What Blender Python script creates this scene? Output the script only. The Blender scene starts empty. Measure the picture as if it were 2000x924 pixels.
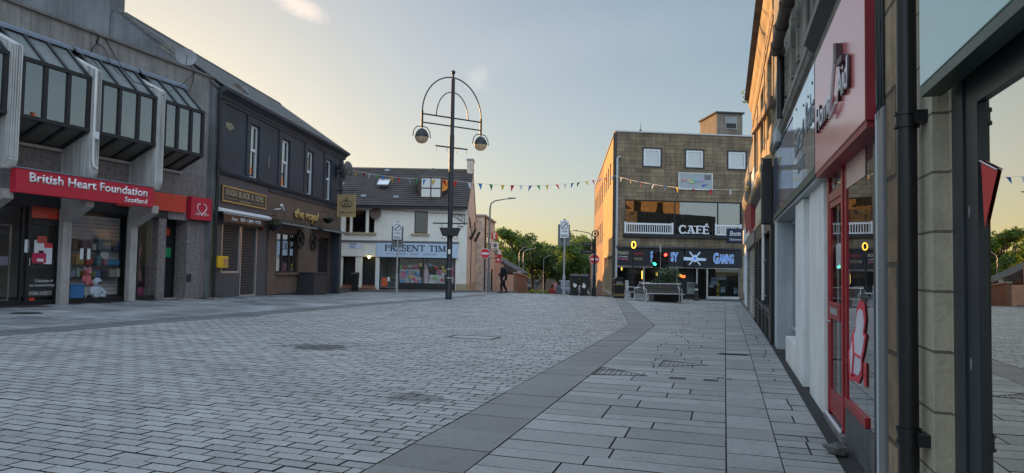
import bpy, bmesh, math, random
import numpy as np
from mathutils import Vector, Matrix

random.seed(11)
rng = np.random.default_rng(11)
S = bpy.context.scene
C = S.collection
PI = math.pi
R = math.radians

# ------------------------------------------------------------------ survey
# the street was surveyed from the photograph: F is the lens in photo pixels,
# ray() the sight line through a photo pixel, used only to measure the plan
F = 1380.0
EYE = np.array((0.0, 0.0, 1.5))
PITCH = math.atan(62.3 / F)
ROLL = R(1.0)
FW = np.array((0, math.cos(PITCH), math.sin(PITCH)))
_up = np.array((0, -math.sin(PITCH), math.cos(PITCH)))
_rt = np.array((1.0, 0, 0))
RT = _rt * math.cos(ROLL) + _up * math.sin(ROLL)
UP = -_rt * math.sin(ROLL) + _up * math.cos(ROLL)


def ray(x, y):
    return FW + RT * (x - 1000) / F - UP * (y - 462) / F


def at(x, y, Y):
    d = ray(x, y)
    q = EYE + d * (Y / d[1])
    return Vector((float(q[0]), float(q[1]), float(q[2])))


# terrain: smooth surface through surveyed spot heights (x, y, z)
_sp = np.array([(0, 0, 0), (3, 6.5, .02), (0, -12, 0), (-14, -6, .25), (5, 13, .07), (6.8, 19.2, .05), (11.3, 34.4, -.17),
                (-15, 14, .27), (-13.1, 20.3, .25), (-11.3, 26.2, .22), (-10, 40.8, -.12), (-13, 47, -.14),
                (-3, 47, -.13), (6.7, 46, -.26), (16, 47, -.28), (-2.8, 31.8, .05), (-.5, 42.4, .02), (3.5, 40, .03),
                (0, 15, .02), (-5, 8, .1), (-6, 22, .1), (6, 36, 0.0), (2, 54, -.35), (4, 70, -1.2), (5, 78, -1.8), (4, 100, -3.2),
                (4, 130, -4.2), (-30, 44, -.2), (-60, 44, -.4), (30, 44, -.4), (60, 40, -.6), (-30, 5, .3), (30, 0, 0),
                (0, -40, 0), (-40, -40, 0), (40, -40, 0), (-20, 80, -1), (-40, 110, -3), (40, 80, -1), (50, 110, -3),
                (0, 200, -5), (-120, 150, -4), (120, 150, -4), (-150, 0, 0), (150, 0, 0), (0, -150, 0)], float)


def _ker(r):
    return np.sqrt(r * r + 16.0)


_A = _ker(np.hypot(_sp[:, None, 0] - _sp[None, :, 0], _sp[:, None, 1] - _sp[None, :, 1]))
_wt = np.linalg.solve(_A + 1e-6 * np.eye(len(_sp)), _sp[:, 2])


def gza(P):
    P = np.asarray(P, float)
    out = np.empty(len(P))
    for i in range(0, len(P), 20000):
        q = P[i:i + 20000]
        out[i:i + 20000] = _ker(np.hypot(q[:, None, 0] - _sp[None, :, 0], q[:, None, 1] - _sp[None, :, 1])) @ _wt
    far = np.hypot(P[:, 0], P[:, 1] - 30)
    k = np.clip((far - 140) / 120, 0, 1)
    return out * (1 - k) - 5 * k


def gz(x, y):
    return float(gza(np.array([[x, y]]))[0])


def gpx(x, y):
    z = 0.0
    for _ in range(6):
        d = ray(x, y)
        q = EYE + d * ((z - 1.5) / d[2])
        z = gz(q[0], q[1])
    return Vector((q[0], q[1], z))


class Fac:
    """a facade line: local x runs left to right along it, y into the building"""

    def __init__(s, P0, theta):
        s.P, s.th = P0, theta
        s.ex = np.array((math.cos(theta), math.sin(theta)))
        s.ey = np.array((-math.sin(theta), math.cos(theta)))

    def px(s, x, y, p=0.0):
        d = ray(x, y)
        o = EYE[:2] - np.array(s.P)
        k = (-p - o @ s.ey) / (d[:2] @ s.ey)
        q = o + d[:2] * k
        return float(q @ s.ex), float(1.5 + d[2] * k)

    def X(s, x, p=0.0, y=525):
        return s.px(x, y, p)[0]

    def w(s, x, y, z=0.0):
        q = np.array(s.P) + s.ex * x + s.ey * y
        return Vector((float(q[0]), float(q[1]), z))


aR, aL = R(16.8), R(4.15)
DU = np.array((math.sin(aR), math.cos(aR)))
DV = np.array((math.cos(aR), -math.sin(aR)))
FB = Fac((-11.31, 26.19), PI / 2 - aR)
FR = Fac((-11.10, 26.30), PI / 2 - aL)
FP = Fac((-3.0, 47.0), 0.0)
FCa = Fac((6.67, 46.0), math.atan2(1.0, 9.23))
FS = Fac(tuple(.95 * DV), 1.5 * PI - aR)


def uv(u, v):
    q = DU * u + DV * v
    return float(q[0]), float(q[1])


# ------------------------------------------------------------------ mesh building
class MB:
    def __init__(s):
        s.v, s.f = [], []

    def add(s, vs, fs):
        n = len(s.v)
        s.v += [tuple(map(float, a)) for a in vs]
        s.f += [tuple(i + n for i in q) for q in fs]
        return s

    def box(s, x0, x1, y0, y1, z0, z1):
        x0, x1 = min(x0, x1), max(x0, x1)
        y0, y1 = min(y0, y1), max(y0, y1)
        z0, z1 = min(z0, z1), max(z0, z1)
        return s.add([(x0, y0, z0), (x1, y0, z0), (x1, y1, z0), (x0, y1, z0), (x0, y0, z1), (x1, y0, z1), (x1, y1, z1), (x0, y1, z1)],
                     [(0, 3, 2, 1), (4, 5, 6, 7), (0, 1, 5, 4), (1, 2, 6, 5), (2, 3, 7, 6), (3, 0, 4, 7)])

    def poly(s, pts):
        return s.add(pts, [tuple(range(len(pts)))])

    def prism(s, prof, ax, a, b):
        def m(p, t):
            return {'x': (t, p[0], p[1]), 'y': (p[0], t, p[1]), 'z': (p[0], p[1], t)}[ax]
        n = len(prof)
        return s.add([m(p, a) for p in prof] + [m(p, b) for p in prof],
                     [tuple(range(n))[::-1], tuple(range(n, 2 * n))] + [(i, (i + 1) % n, n + (i + 1) % n, n + i) for i in range(n)])

    def tube(s, pts, r, n=8, caps=True):
        pts = [Vector(p) for p in pts]
        rs = r if isinstance(r, (list, tuple)) else [r] * len(pts)
        vs, fs = [], []
        prev = None
        for i, p in enumerate(pts):
            t = (pts[min(i + 1, len(pts) - 1)] - pts[max(i - 1, 0)]).normalized()
            if prev is None:
                u = t.orthogonal().normalized()
            else:
                u = (prev - t * prev.dot(t)).normalized()
            prev = u
            w = t.cross(u)
            for k in range(n):
                a = 2 * PI * k / n
                vs.append(p + (u * math.cos(a) + w * math.sin(a)) * rs[i])
        for i in range(len(pts) - 1):
            for k in range(n):
                fs.append((i * n + k, i * n + (k + 1) % n, (i + 1) * n + (k + 1) % n, (i + 1) * n + k))
        if caps:
            fs.append(tuple(range(n))[::-1])
            fs.append(tuple(range((len(pts) - 1) * n, len(pts) * n)))
        return s.add(vs, fs)

    def lathe(s, prof, c=(0, 0, 0), n=16, a0=0.0):
        vs, fs = [], []
        m = len(prof)
        for r, z in prof:
            for k in range(n):
                a = a0 + 2 * PI * k / n
                vs.append((c[0] + r * math.cos(a), c[1] + r * math.sin(a), c[2] + z))
        for i in range(m - 1):
            for k in range(n):
                fs.append((i * n + k, i * n + (k + 1) % n, (i + 1) * n + (k + 1) % n, (i + 1) * n + k))
        fs.append(tuple(range(n))[::-1])
        fs.append(tuple(range((m - 1) * n, m * n)))
        return s.add(vs, fs)

    def ball(s, c, rx, ry=None, rz=None, n=12, m=8):
        ry, rz = ry or rx, rz or rx
        vs, fs = [], []
        for i in range(m + 1):
            th = PI * i / m
            for k in range(n):
                a = 2 * PI * k / n
                vs.append((c[0] + rx * math.sin(th) * math.cos(a), c[1] + ry * math.sin(th) * math.sin(a), c[2] + rz * math.cos(th)))
        for i in range(m):
            for k in range(n):
                fs.append((i * n + k, (i + 1) * n + k, (i + 1) * n + (k + 1) % n, i * n + (k + 1) % n))
        return s.add(vs, fs)

    def wall(s, x0, x1, z0, z1, holes=(), y=0.0, d=.2):
        xs = sorted({x0, x1, *[min(max(h[k], x0), x1) for h in holes for k in (0, 1)]})
        zs = sorted({z0, z1, *[min(max(h[k], z0), z1) for h in holes for k in (2, 3)]})
        for i in range(len(xs) - 1):
            for j in range(len(zs) - 1):
                cx, cz = (xs[i] + xs[i + 1]) / 2, (zs[j] + zs[j + 1]) / 2
                if any(h[0] < cx < h[1] and h[2] < cz < h[3] for h in holes):
                    continue
                s.poly([(xs[i], y, zs[j]), (xs[i + 1], y, zs[j]), (xs[i + 1], y, zs[j + 1]), (xs[i], y, zs[j + 1])])
        for a, b, e, g in holes:
            s.poly([(a, y, e), (a, y, g), (a, y + d, g), (a, y + d, e)])
            s.poly([(b, y, e), (b, y + d, e), (b, y + d, g), (b, y, g)])
            s.poly([(a, y, g), (b, y, g), (b, y + d, g), (a, y + d, g)])
            s.poly([(a, y, e), (a, y + d, e), (b, y + d, e), (b, y, e)])
        return s

    def frame(s, x0, x1, z0, z1, w, y0, y1, wz=None):
        wz = wz or w
        s.box(x0, x0 + w, y0, y1, z0, z1)
        s.box(x1 - w, x1, y0, y1, z0, z1)
        s.box(x0 + w, x1 - w, y0, y1, z0, z0 + wz)
        return s.box(x0 + w, x1 - w, y0, y1, z1 - wz, z1)

    def build(s, name, mat, parent=None, smooth=False, bevel=0.0, loc=None, rotz=None):
        me = bpy.data.meshes.new(name)
        me.from_pydata(s.v, [], s.f)
        bm = bmesh.new()
        bm.from_mesh(me)
        bmesh.ops.recalc_face_normals(bm, faces=bm.faces)
        bm.to_mesh(me)
        bm.free()
        me.materials.append(mat)
        if smooth:
            me.polygons.foreach_set('use_smooth', [True] * len(me.polygons))
            me.set_sharp_from_angle(angle=R(40))
        o = bpy.data.objects.new(name, me)
        C.objects.link(o)
        if parent:
            o.parent = parent
        if loc is not None:
            o.location = loc
        if rotz is not None:
            o.rotation_euler[2] = rotz
        if bevel:
            b = o.modifiers.new('edge', 'BEVEL')
            b.width, b.segments, b.limit_method, b.angle_limit = bevel, 2, 'ANGLE', R(35)
        return o


def tag(o, label=None, cat=None, group=None, kind=None):
    for k, v in (('label', label), ('category', cat), ('group', group), ('kind', kind)):
        if v:
            o[k] = v
    return o


def thing(name, label, cat, loc=(0, 0, 0), rotz=0.0, group=None):
    o = bpy.data.objects.new(name, None)
    o.empty_display_size = .2
    C.objects.link(o)
    o.location = loc
    o.rotation_euler = (0, 0, rotz)
    return tag(o, label, cat, group)


def on(f, name, label, cat, group=None):
    return thing(name, label, cat, (f.P[0], f.P[1], 0), f.th, group)


def copy_tree(o, parent=None):
    c = o.copy()
    C.objects.link(c)
    if parent is not None:
        c.parent = parent
    for ch in list(o.children):
        copy_tree(ch, c)
    return c


# ------------------------------------------------------------------ materials
def _base(name):
    m = bpy.data.materials.new(name)
    m.use_nodes = True
    nt = m.node_tree
    bs = nt.nodes['Principled BSDF']
    return m, nt, bs


def _n(nt, t, **k):
    n = nt.nodes.new(t)
    for a, b in k.items():
        if a[0] == '_':
            n.inputs[a[1:].replace('_', ' ')].default_value = b
        else:
            setattr(n, a, b)
    return n


def _mixc(nt, fac, a, b, bt='MIX'):
    n = nt.nodes.new('ShaderNodeMix')
    n.data_type, n.blend_type = 'RGBA', bt
    for i, v in ((0, fac), (6, a), (7, b)):
        if hasattr(v, 'links'):
            nt.links.new(v, n.inputs[i])
        elif v is not None:
            n.inputs[i].default_value = v if not isinstance(v, tuple) else (*v[:3], 1)
    return n.outputs[2]


def _math(nt, op, a, b=None, clamp=False):
    n = nt.nodes.new('ShaderNodeMath')
    n.operation, n.use_clamp = op, clamp
    for i, v in ((0, a), (1, b)):
        if hasattr(v, 'links'):
            nt.links.new(v, n.inputs[i])
        elif v is not None:
            n.inputs[i].default_value = v
    return n.outputs[0]


def _ramp(nt, fac, p0, p1, c0=(0, 0, 0, 1), c1=(1, 1, 1, 1)):
    n = nt.nodes.new('ShaderNodeValToRGB')
    e = n.color_ramp.elements
    e[0].position, e[1].position = p0, p1
    e[0].color, e[1].color = c0, c1
    nt.links.new(fac, n.inputs[0])
    return n.outputs[0]


def M(name, col, rough=.75, var=.18, vs=2.0, bump=.1, bs=60.0, metal=0.0, streak=0.0, spec=.4, dirt=None, island=0.0, rvar=.15):
    m, nt, b = _base(name)
    tc = nt.nodes.new('ShaderNodeTexCoord').outputs['Object']
    n1 = _n(nt, 'ShaderNodeTexNoise', _Scale=vs, _Detail=5.0, _Roughness=.62)
    nt.links.new(tc, n1.inputs['Vector'])
    f = _ramp(nt, n1.outputs['Fac'], .3, .7)
    lo = tuple(c * (1 - var) for c in col)
    hi = tuple(min(1, c * (1 + var)) for c in col)
    out = _mixc(nt, f, lo, hi)
    if streak:
        mp = _n(nt, 'ShaderNodeMapping')
        mp.inputs['Scale'].default_value = (7, 7, .35)
        nt.links.new(tc, mp.inputs['Vector'])
        n2 = _n(nt, 'ShaderNodeTexNoise', _Scale=1.3, _Detail=4.0)
        nt.links.new(mp.outputs[0], n2.inputs['Vector'])
        f2 = _ramp(nt, n2.outputs['Fac'], .42, .75)
        out = _mixc(nt, _math(nt, 'MULTIPLY', f2, streak), out, dirt or (.05, .045, .04))
    if island:
        g = nt.nodes.new('ShaderNodeNewGeometry')
        k = _math(nt, 'ADD', _math(nt, 'MULTIPLY', g.outputs['Random Per Island'], 2 * island), 1 - island)
        vm = nt.nodes.new('ShaderNodeVectorMath')
        vm.operation = 'SCALE'
        nt.links.new(out, vm.inputs[0])
        nt.links.new(k, vm.inputs['Scale'])
        out = vm.outputs[0]
    nt.links.new(out, b.inputs['Base Color'])
    b.inputs['Metallic'].default_value = metal
    b.inputs['Specular IOR Level'].default_value = spec
    nt.links.new(_math(nt, 'ADD', _math(nt, 'MULTIPLY', n1.outputs['Fac'], rvar), rough - rvar / 2, True), b.inputs['Roughness'])
    if bump:
        n3 = _n(nt, 'ShaderNodeTexNoise', _Scale=bs, _Detail=3.0)
        nt.links.new(tc, n3.inputs['Vector'])
        bp = _n(nt, 'ShaderNodeBump', _Strength=min(1, bump * 2), _Distance=.02)
        nt.links.new(n3.outputs['Fac'], bp.inputs['Height'])
        nt.links.new(bp.outputs[0], b.inputs['Normal'])
    return m


def MBrick(name, c1, c2, mortar, bw, bh, ms=.012, rough=.85, var=.25, vs=1.5, bump=.4, off=.5, streak=0.0, plane='xz', sq=1.0):
    m, nt, b = _base(name)
    tc = nt.nodes.new('ShaderNodeTexCoord').outputs['Object']
    sx = nt.nodes.new('ShaderNodeSeparateXYZ')
    nt.links.new(tc, sx.inputs[0])
    cx = nt.nodes.new('ShaderNodeCombineXYZ')
    nt.links.new(_math(nt, 'ADD', sx.outputs[0], sx.outputs[1]), cx.inputs[0])
    nt.links.new(sx.outputs[2], cx.inputs[1])
    br = _n(nt, 'ShaderNodeTexBrick', offset=off, offset_frequency=2, squash=sq, squash_frequency=3)
    for k, v in (('Scale', 1.0), ('Brick Width', bw), ('Row Height', bh), ('Mortar Size', ms), ('Mortar Smooth', .2), ('Bias', -.1),
                 ('Color1', (*c1, 1)), ('Color2', (*c2, 1)), ('Mortar', (*mortar, 1))):
        br.inputs[k].default_value = v
    nt.links.new(cx.outputs[0], br.inputs['Vector'])
    n1 = _n(nt, 'ShaderNodeTexNoise', _Scale=vs, _Detail=6.0, _Roughness=.65)
    nt.links.new(tc, n1.inputs['Vector'])
    k = _ramp(nt, n1.outputs['Fac'], .3, .7, (1 - var, 1 - var, 1 - var, 1), (1 + var * .6, 1 + var * .6, 1 + var * .6, 1))
    out = _mixc(nt, 1.0, br.outputs['Color'], k, 'MULTIPLY')
    if streak:
        mp = _n(nt, 'ShaderNodeMapping')
        mp.inputs['Scale'].default_value = (5, 5, .3)
        nt.links.new(tc, mp.inputs['Vector'])
        n2 = _n(nt, 'ShaderNodeTexNoise', _Scale=1.2, _Detail=4.0)
        nt.links.new(mp.outputs[0], n2.inputs['Vector'])
        out = _mixc(nt, _math(nt, 'MULTIPLY', _ramp(nt, n2.outputs['Fac'], .45, .75), streak), out, (.03, .028, .025))
    nt.links.new(out, b.inputs['Base Color'])
    b.inputs['Roughness'].default_value = rough
    b.inputs['Specular IOR Level'].default_value = .3
    n3 = _n(nt, 'ShaderNodeTexNoise', _Scale=35.0, _Detail=4.0)
    nt.links.new(tc, n3.inputs['Vector'])
    h = _math(nt, 'SUBTRACT', _math(nt, 'MULTIPLY', n3.outputs['Fac'], .35), br.outputs['Fac'])
    bp = _n(nt, 'ShaderNodeBump', _Strength=bump, _Distance=.02)
    nt.links.new(h, bp.inputs['Height'])
    nt.links.new(bp.outputs[0], b.inputs['Normal'])
    return m


def Glow(name, col, s):
    m, nt, b = _base(name)
    b.inputs['Base Color'].default_value = (*[c * .5 for c in col], 1)
    b.inputs['Emission Color'].default_value = (*col, 1)
    b.inputs['Emission Strength'].default_value = s
    return m


def Glass(name, tint=(.55, .6, .6), mul=1.5, add=.05, wave=.0, rough=0.0, gcol=(1, 1, 1)):
    m = bpy.data.materials.new(name)
    m.use_nodes = True
    nt = m.node_tree
    nt.nodes.clear()
    o = nt.nodes.new('ShaderNodeOutputMaterial')
    tr = _n(nt, 'ShaderNodeBsdfTransparent', _Color=(*tint, 1))
    gl = _n(nt, 'ShaderNodeBsdfGlossy', _Color=(*gcol, 1), _Roughness=rough)
    fr = _n(nt, 'ShaderNodeFresnel', _IOR=1.5)
    bk = nt.nodes.new('ShaderNodeNewGeometry').outputs['Backfacing']        # a sheet of glass has no inside
    nt.links.new(_math(nt, 'SUBTRACT', 1.5, _math(nt, 'MULTIPLY', bk, 1.5 - 1 / 1.5)), fr.inputs['IOR'])
    if wave:
        tc = nt.nodes.new('ShaderNodeTexCoord').outputs['Object']
        nz = _n(nt, 'ShaderNodeTexNoise', _Scale=1.2, _Detail=1.0)
        nt.links.new(tc, nz.inputs['Vector'])
        bp = _n(nt, 'ShaderNodeBump', _Strength=wave, _Distance=.05)
        nt.links.new(nz.outputs['Fac'], bp.inputs['Height'])
        nt.links.new(bp.outputs[0], gl.inputs['Normal'])
    k = _math(nt, 'ADD', _math(nt, 'MULTIPLY', fr.outputs[0], mul), add, True)
    mx = nt.nodes.new('ShaderNodeMixShader')
    nt.links.new(k, mx.inputs[0])
    nt.links.new(tr.outputs[0], mx.inputs[1])
    nt.links.new(gl.outputs[0], mx.inputs[2])
    nt.links.new(mx.outputs[0], o.inputs[0])
    return m


def paint(name, col, rough=.4, var=.06, **k):
    k.setdefault('bump', .02)
    return M(name, col, rough=rough, var=var, **k)


mt = {}
mt['roughcast'] = M('roughcast', (.30, .285, .27), .92, .3, 1.1, .5, 90, streak=.45)
mt['pebble'] = M('pebbledash', (.26, .225, .22), .92, .32, 9, .6, 120, streak=.3)
mt['fin'] = M('weathered white concrete', (.54, .535, .51), .8, .12, 2, .2, 60, streak=.75, dirt=(.16, .15, .14))
mt['column'] = M('cast column', (.40, .375, .36), .85, .15, 3, .2, 80, streak=.3, dirt=(.14, .12, .11))
mt['render_gable'] = M('old cement render', (.17, .175, .185), .9, .3, .8, .4, 50, streak=.35)
mt['slate_paint'] = M('slate grey masonry paint', (.034, .042, .058), .6, .35, 1.3, .25, 30, streak=.18, dirt=(.10, .09, .085))
mt['brown_paint'] = M('brown masonry paint', (.145, .098, .074), .7, .2, 1.6, .25, 40, streak=.3, dirt=(.06, .045, .04))
mt['grey_panel'] = M('grey shopfront panel', (.07, .075, .085), .5, .15, 2, .05)
mt['slates'] = MBrick('roof slates', (.075, .073, .075), (.115, .108, .10), (.03, .03, .03), .3, .2, .012, .75, .35, 1.0, .5)
mt['tiles'] = MBrick('concrete roof tiles', (.075, .062, .058), (.12, .095, .082), (.02, .018, .018), .3, .26, .03, .8, .35, .9, .8, off=0)
mt['cream'] = M('cream painted render', (.80, .76, .68), .85, .06, 1.3, .25, 50, streak=.12, dirt=(.3, .26, .22))
mt['tan'] = M('tan plinth', (.42, .33, .22), .85, .15, 2)
mt['gable_render'] = M('patchy gable harling', (.66, .56, .46), .9, .35, 2.6, .6, 26, streak=.45, dirt=(.25, .18, .13))
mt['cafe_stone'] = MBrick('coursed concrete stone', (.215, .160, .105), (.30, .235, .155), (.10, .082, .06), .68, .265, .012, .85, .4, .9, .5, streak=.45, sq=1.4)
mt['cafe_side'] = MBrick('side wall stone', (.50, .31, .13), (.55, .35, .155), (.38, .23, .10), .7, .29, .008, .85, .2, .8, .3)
mt['cafe_brick'] = MBrick('rear wall brick', (.33, .17, .11), (.38, .21, .13), (.25, .2, .16), .22, .075, .01, .85, .25, 1)
mt['sandstone'] = MBrick('blond sandstone ashlar', (.42, .31, .19), (.48, .36, .22), (.27, .2, .13), .8, .33, .008, .85, .25, 1.5, .4, streak=.2)
mt['grey_stone'] = MBrick('sooty stone ashlar', (.27, .25, .215), (.33, .30, .255), (.14, .13, .115), .9, .4, .01, .9, .3, 2, .6, streak=.4)
mt['brown_stone'] = MBrick('worn brown sandstone', (.24, .165, .10), (.34, .245, .155), (.10, .075, .05), 1.3, .52, .016, .92, .42, 3.5, 1.0, streak=.45)
mt['pier_stone'] = MBrick('buff stone pier', (.40, .35, .26), (.47, .415, .31), (.16, .135, .10), 2.3, .285, .007, .9, .2, 5, .8, off=0)
mt['black'] = paint('black gloss', (.012, .012, .013), .35, .2)
mt['dark'] = paint('dark frame', (.025, .027, .03), .45, .15)
mt['frame_blk'] = paint('charcoal frame', (.018, .02, .023), .4, .15)
mt['white'] = paint('white upvc', (.72, .74, .76), .35, .05)
mt['offwhite'] = M('off white paint', (.78, .77, .74), .6, .1, 2, .08, streak=.3, dirt=(.3, .28, .25))
mt['greypaint'] = M('pale grey paint', (.44, .48, .50), .6, .1, 2, .06, streak=.15)
mt['bluewhite'] = M('pale blue paint', (.50, .60, .68), .55, .07, 2, .05)
mt['red'] = paint('red sign', (.50, .022, .045), .4)
mt['red2'] = paint('orange red panel', (.62, .06, .035), .45)
mt['crimson'] = M('crimson joinery', (.31, .013, .02), .4, .28, 5, .06, 25, streak=.3, dirt=(.10, .012, .014))
mt['satin_red'] = M('satin red sign', (.66, .15, .155), .24, .06, 2, 0, spec=.8, rvar=.05, streak=.12, dirt=(.25, .06, .06))
mt['satin_red'].node_tree.nodes['Principled BSDF'].inputs['IOR'].default_value = 1.55
mt['satin_red'].node_tree.nodes['Principled BSDF'].inputs['Coat Weight'].default_value = .4
mt['satin_red'].node_tree.nodes['Principled BSDF'].inputs['Coat Roughness'].default_value = .12
mt['maroon'] = paint('maroon board', (.27, .02, .03), .5, .15)
mt['steel'] = M('galvanised steel', (.42, .43, .44), .45, .12, 5, .03, metal=.7)
mt['alu'] = M('aluminium', (.6, .61, .62), .35, .06, 5, 0, metal=.85)
mt['sign_grey'] = paint('sign back grey', (.16, .165, .17), .5)
mt['navy'] = paint('navy sign', (.012, .02, .05), .4)
mt['charcoal'] = paint('charcoal fascia', (.022, .024, .03), .5, .2)
mt['gold'] = M('gold lettering', (.55, .36, .12), .4, .1, 5, 0, metal=.35)
mt['cream_letter'] = paint('cream lettering', (.72, .66, .5), .5)
mt['wood'] = M('weathered bench slats', (.055, .048, .042), .75, .3, 6, .2, 40)
mt['leafdk'] = M('dark shrub leaves', (.035, .055, .02), .6, .35, 8, 0, island=.5)
mt['leaf'] = M('summer leaves', (.085, .135, .03), .6, .3, .6, 0, island=.5)
mt['leaf2'] = M('deep green leaves', (.055, .095, .024), .6, .3, .6, 0, island=.5)
for _k, _c in (('leaf', (.20, .30, .04)), ('leaf2', (.12, .20, .03))):
    _nt = mt[_k].node_tree
    _tl = _n(_nt, 'ShaderNodeBsdfTranslucent', _Color=(*_c, 1))
    _mx = _nt.nodes.new('ShaderNodeMixShader')
    _mx.inputs[0].default_value = .42
    _nt.links.new(_nt.nodes['Principled BSDF'].outputs[0], _mx.inputs[1])
    _nt.links.new(_tl.outputs[0], _mx.inputs[2])
    _nt.links.new(_mx.outputs[0], _nt.nodes['Material Output'].inputs[0])
mt['bark'] = M('bark', (.06, .045, .035), .9, .3, 6, .4, 20)
mt['hide'] = M('interior plaster', (.6, .59, .57), .9, .15, 1)
mt['floor_in'] = M('shop floor', (.2, .19, .175), .6, .2, 2)
mt['glass'] = Glass('window glass', (.5, .55, .55), 1.1, .02)
mt['glass_bay'] = Glass('bay window glass', (.42, .47, .5), 1.8, .26, wave=.12)
mt['glass_shop'] = Glass('shop window glass', (.95, .96, .96), .6, .0)
mt['glass_dark'] = Glass('dark reflective glass', (.12, .13, .15), 2.2, .22)
mt['glass_near'] = Glass('warm reflection plate glass', (.62, .54, .40), 1.9, .44, gcol=(1, .95, .84))  # cream reflection put into the glass colour as a warm tint
mt['bitumen'] = M('flat roof felt', (.07, .07, .072), .9, .2, 1)
mt['lead'] = M('lead flashing', (.22, .26, .32), .5, .2, 4, .1, metal=.3)
mt['terracotta'] = M('terracotta', (.25, .10, .06), .85, .2, 6)
mt['rust'] = M('rusted sheet', (.20, .10, .06), .8, .35, 5, .2)
mt['cable'] = paint('black cable', (.01, .01, .011), .5)
mt['rubber'] = paint('rubber', (.012, .012, .012), .8)
mt['skin'] = paint('skin', (.42, .24, .17), .5)
mt['cloth'] = M('dark wool coat', (.012, .012, .015), .9, .2, 10, .1)
mt['trouser'] = M('dark trousers', (.010, .010, .012), .9, .2, 10, .1)
mt['hair'] = M('dark hair', (.02, .016, .013), .8, .2, 20, .2)
mt['yellow'] = paint('yellow box', (.72, .42, .012), .45)
mt['brownup'] = paint('brown window frame', (.08, .04, .028), .5)
mt['blind'] = M('window blind', (.30, .33, .35), .8, .08, 1, 0)


# ------------------------------------------------------------------ lettering
def text(body, parent, mat, f, x, z, h, w=None, y=-.01, ext=.012, bold=.0, shear=0.0, name='lettering', align='l', space=1.0):
    """raised letters on a facade: x, z lower left of the line of text, h cap height, w width"""
    cu = bpy.data.curves.new('t', 'FONT')
    cu.body = body
    cu.size = 1.0
    cu.offset = bold
    cu.shear = shear
    cu.space_character = space
    cu.resolution_u = 3
    ob = bpy.data.objects.new('t', cu)
    C.objects.link(ob)
    dg = bpy.context.evaluated_depsgraph_get()
    me = bpy.data.meshes.new_from_object(ob.evaluated_get(dg))
    bpy.data.objects.remove(ob)
    bpy.data.curves.remove(cu)
    P = np.array([v.co[:2] for v in me.vertices])
    x0, x1 = P[:, 0].min(), P[:, 0].max()
    sc = h / .70
    sx = (w / (x1 - x0)) if w else sc
    bm = bmesh.new()
    bm.from_mesh(me)
    ex = bmesh.ops.extrude_face_region(bm, geom=bm.faces[:])
    top = [g for g in ex['geom'] if isinstance(g, bmesh.types.BMVert)]
    ts = set(top)
    for v in bm.verts:
        px = (v.co.x - x0) * sx
        v.co = Vector((x + px - (0 if align == 'l' else (x1 - x0) * sx / 2), y - (0 if v in ts else ext), z + v.co.y * sc))
    bmesh.ops.recalc_face_normals(bm, faces=bm.faces)
    bm.to_mesh(me)
    bm.free()
    me.materials.clear()
    me.materials.append(mat)
    o = bpy.data.objects.new(name, me)
    C.objects.link(o)
    o.parent = parent
    return o


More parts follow.
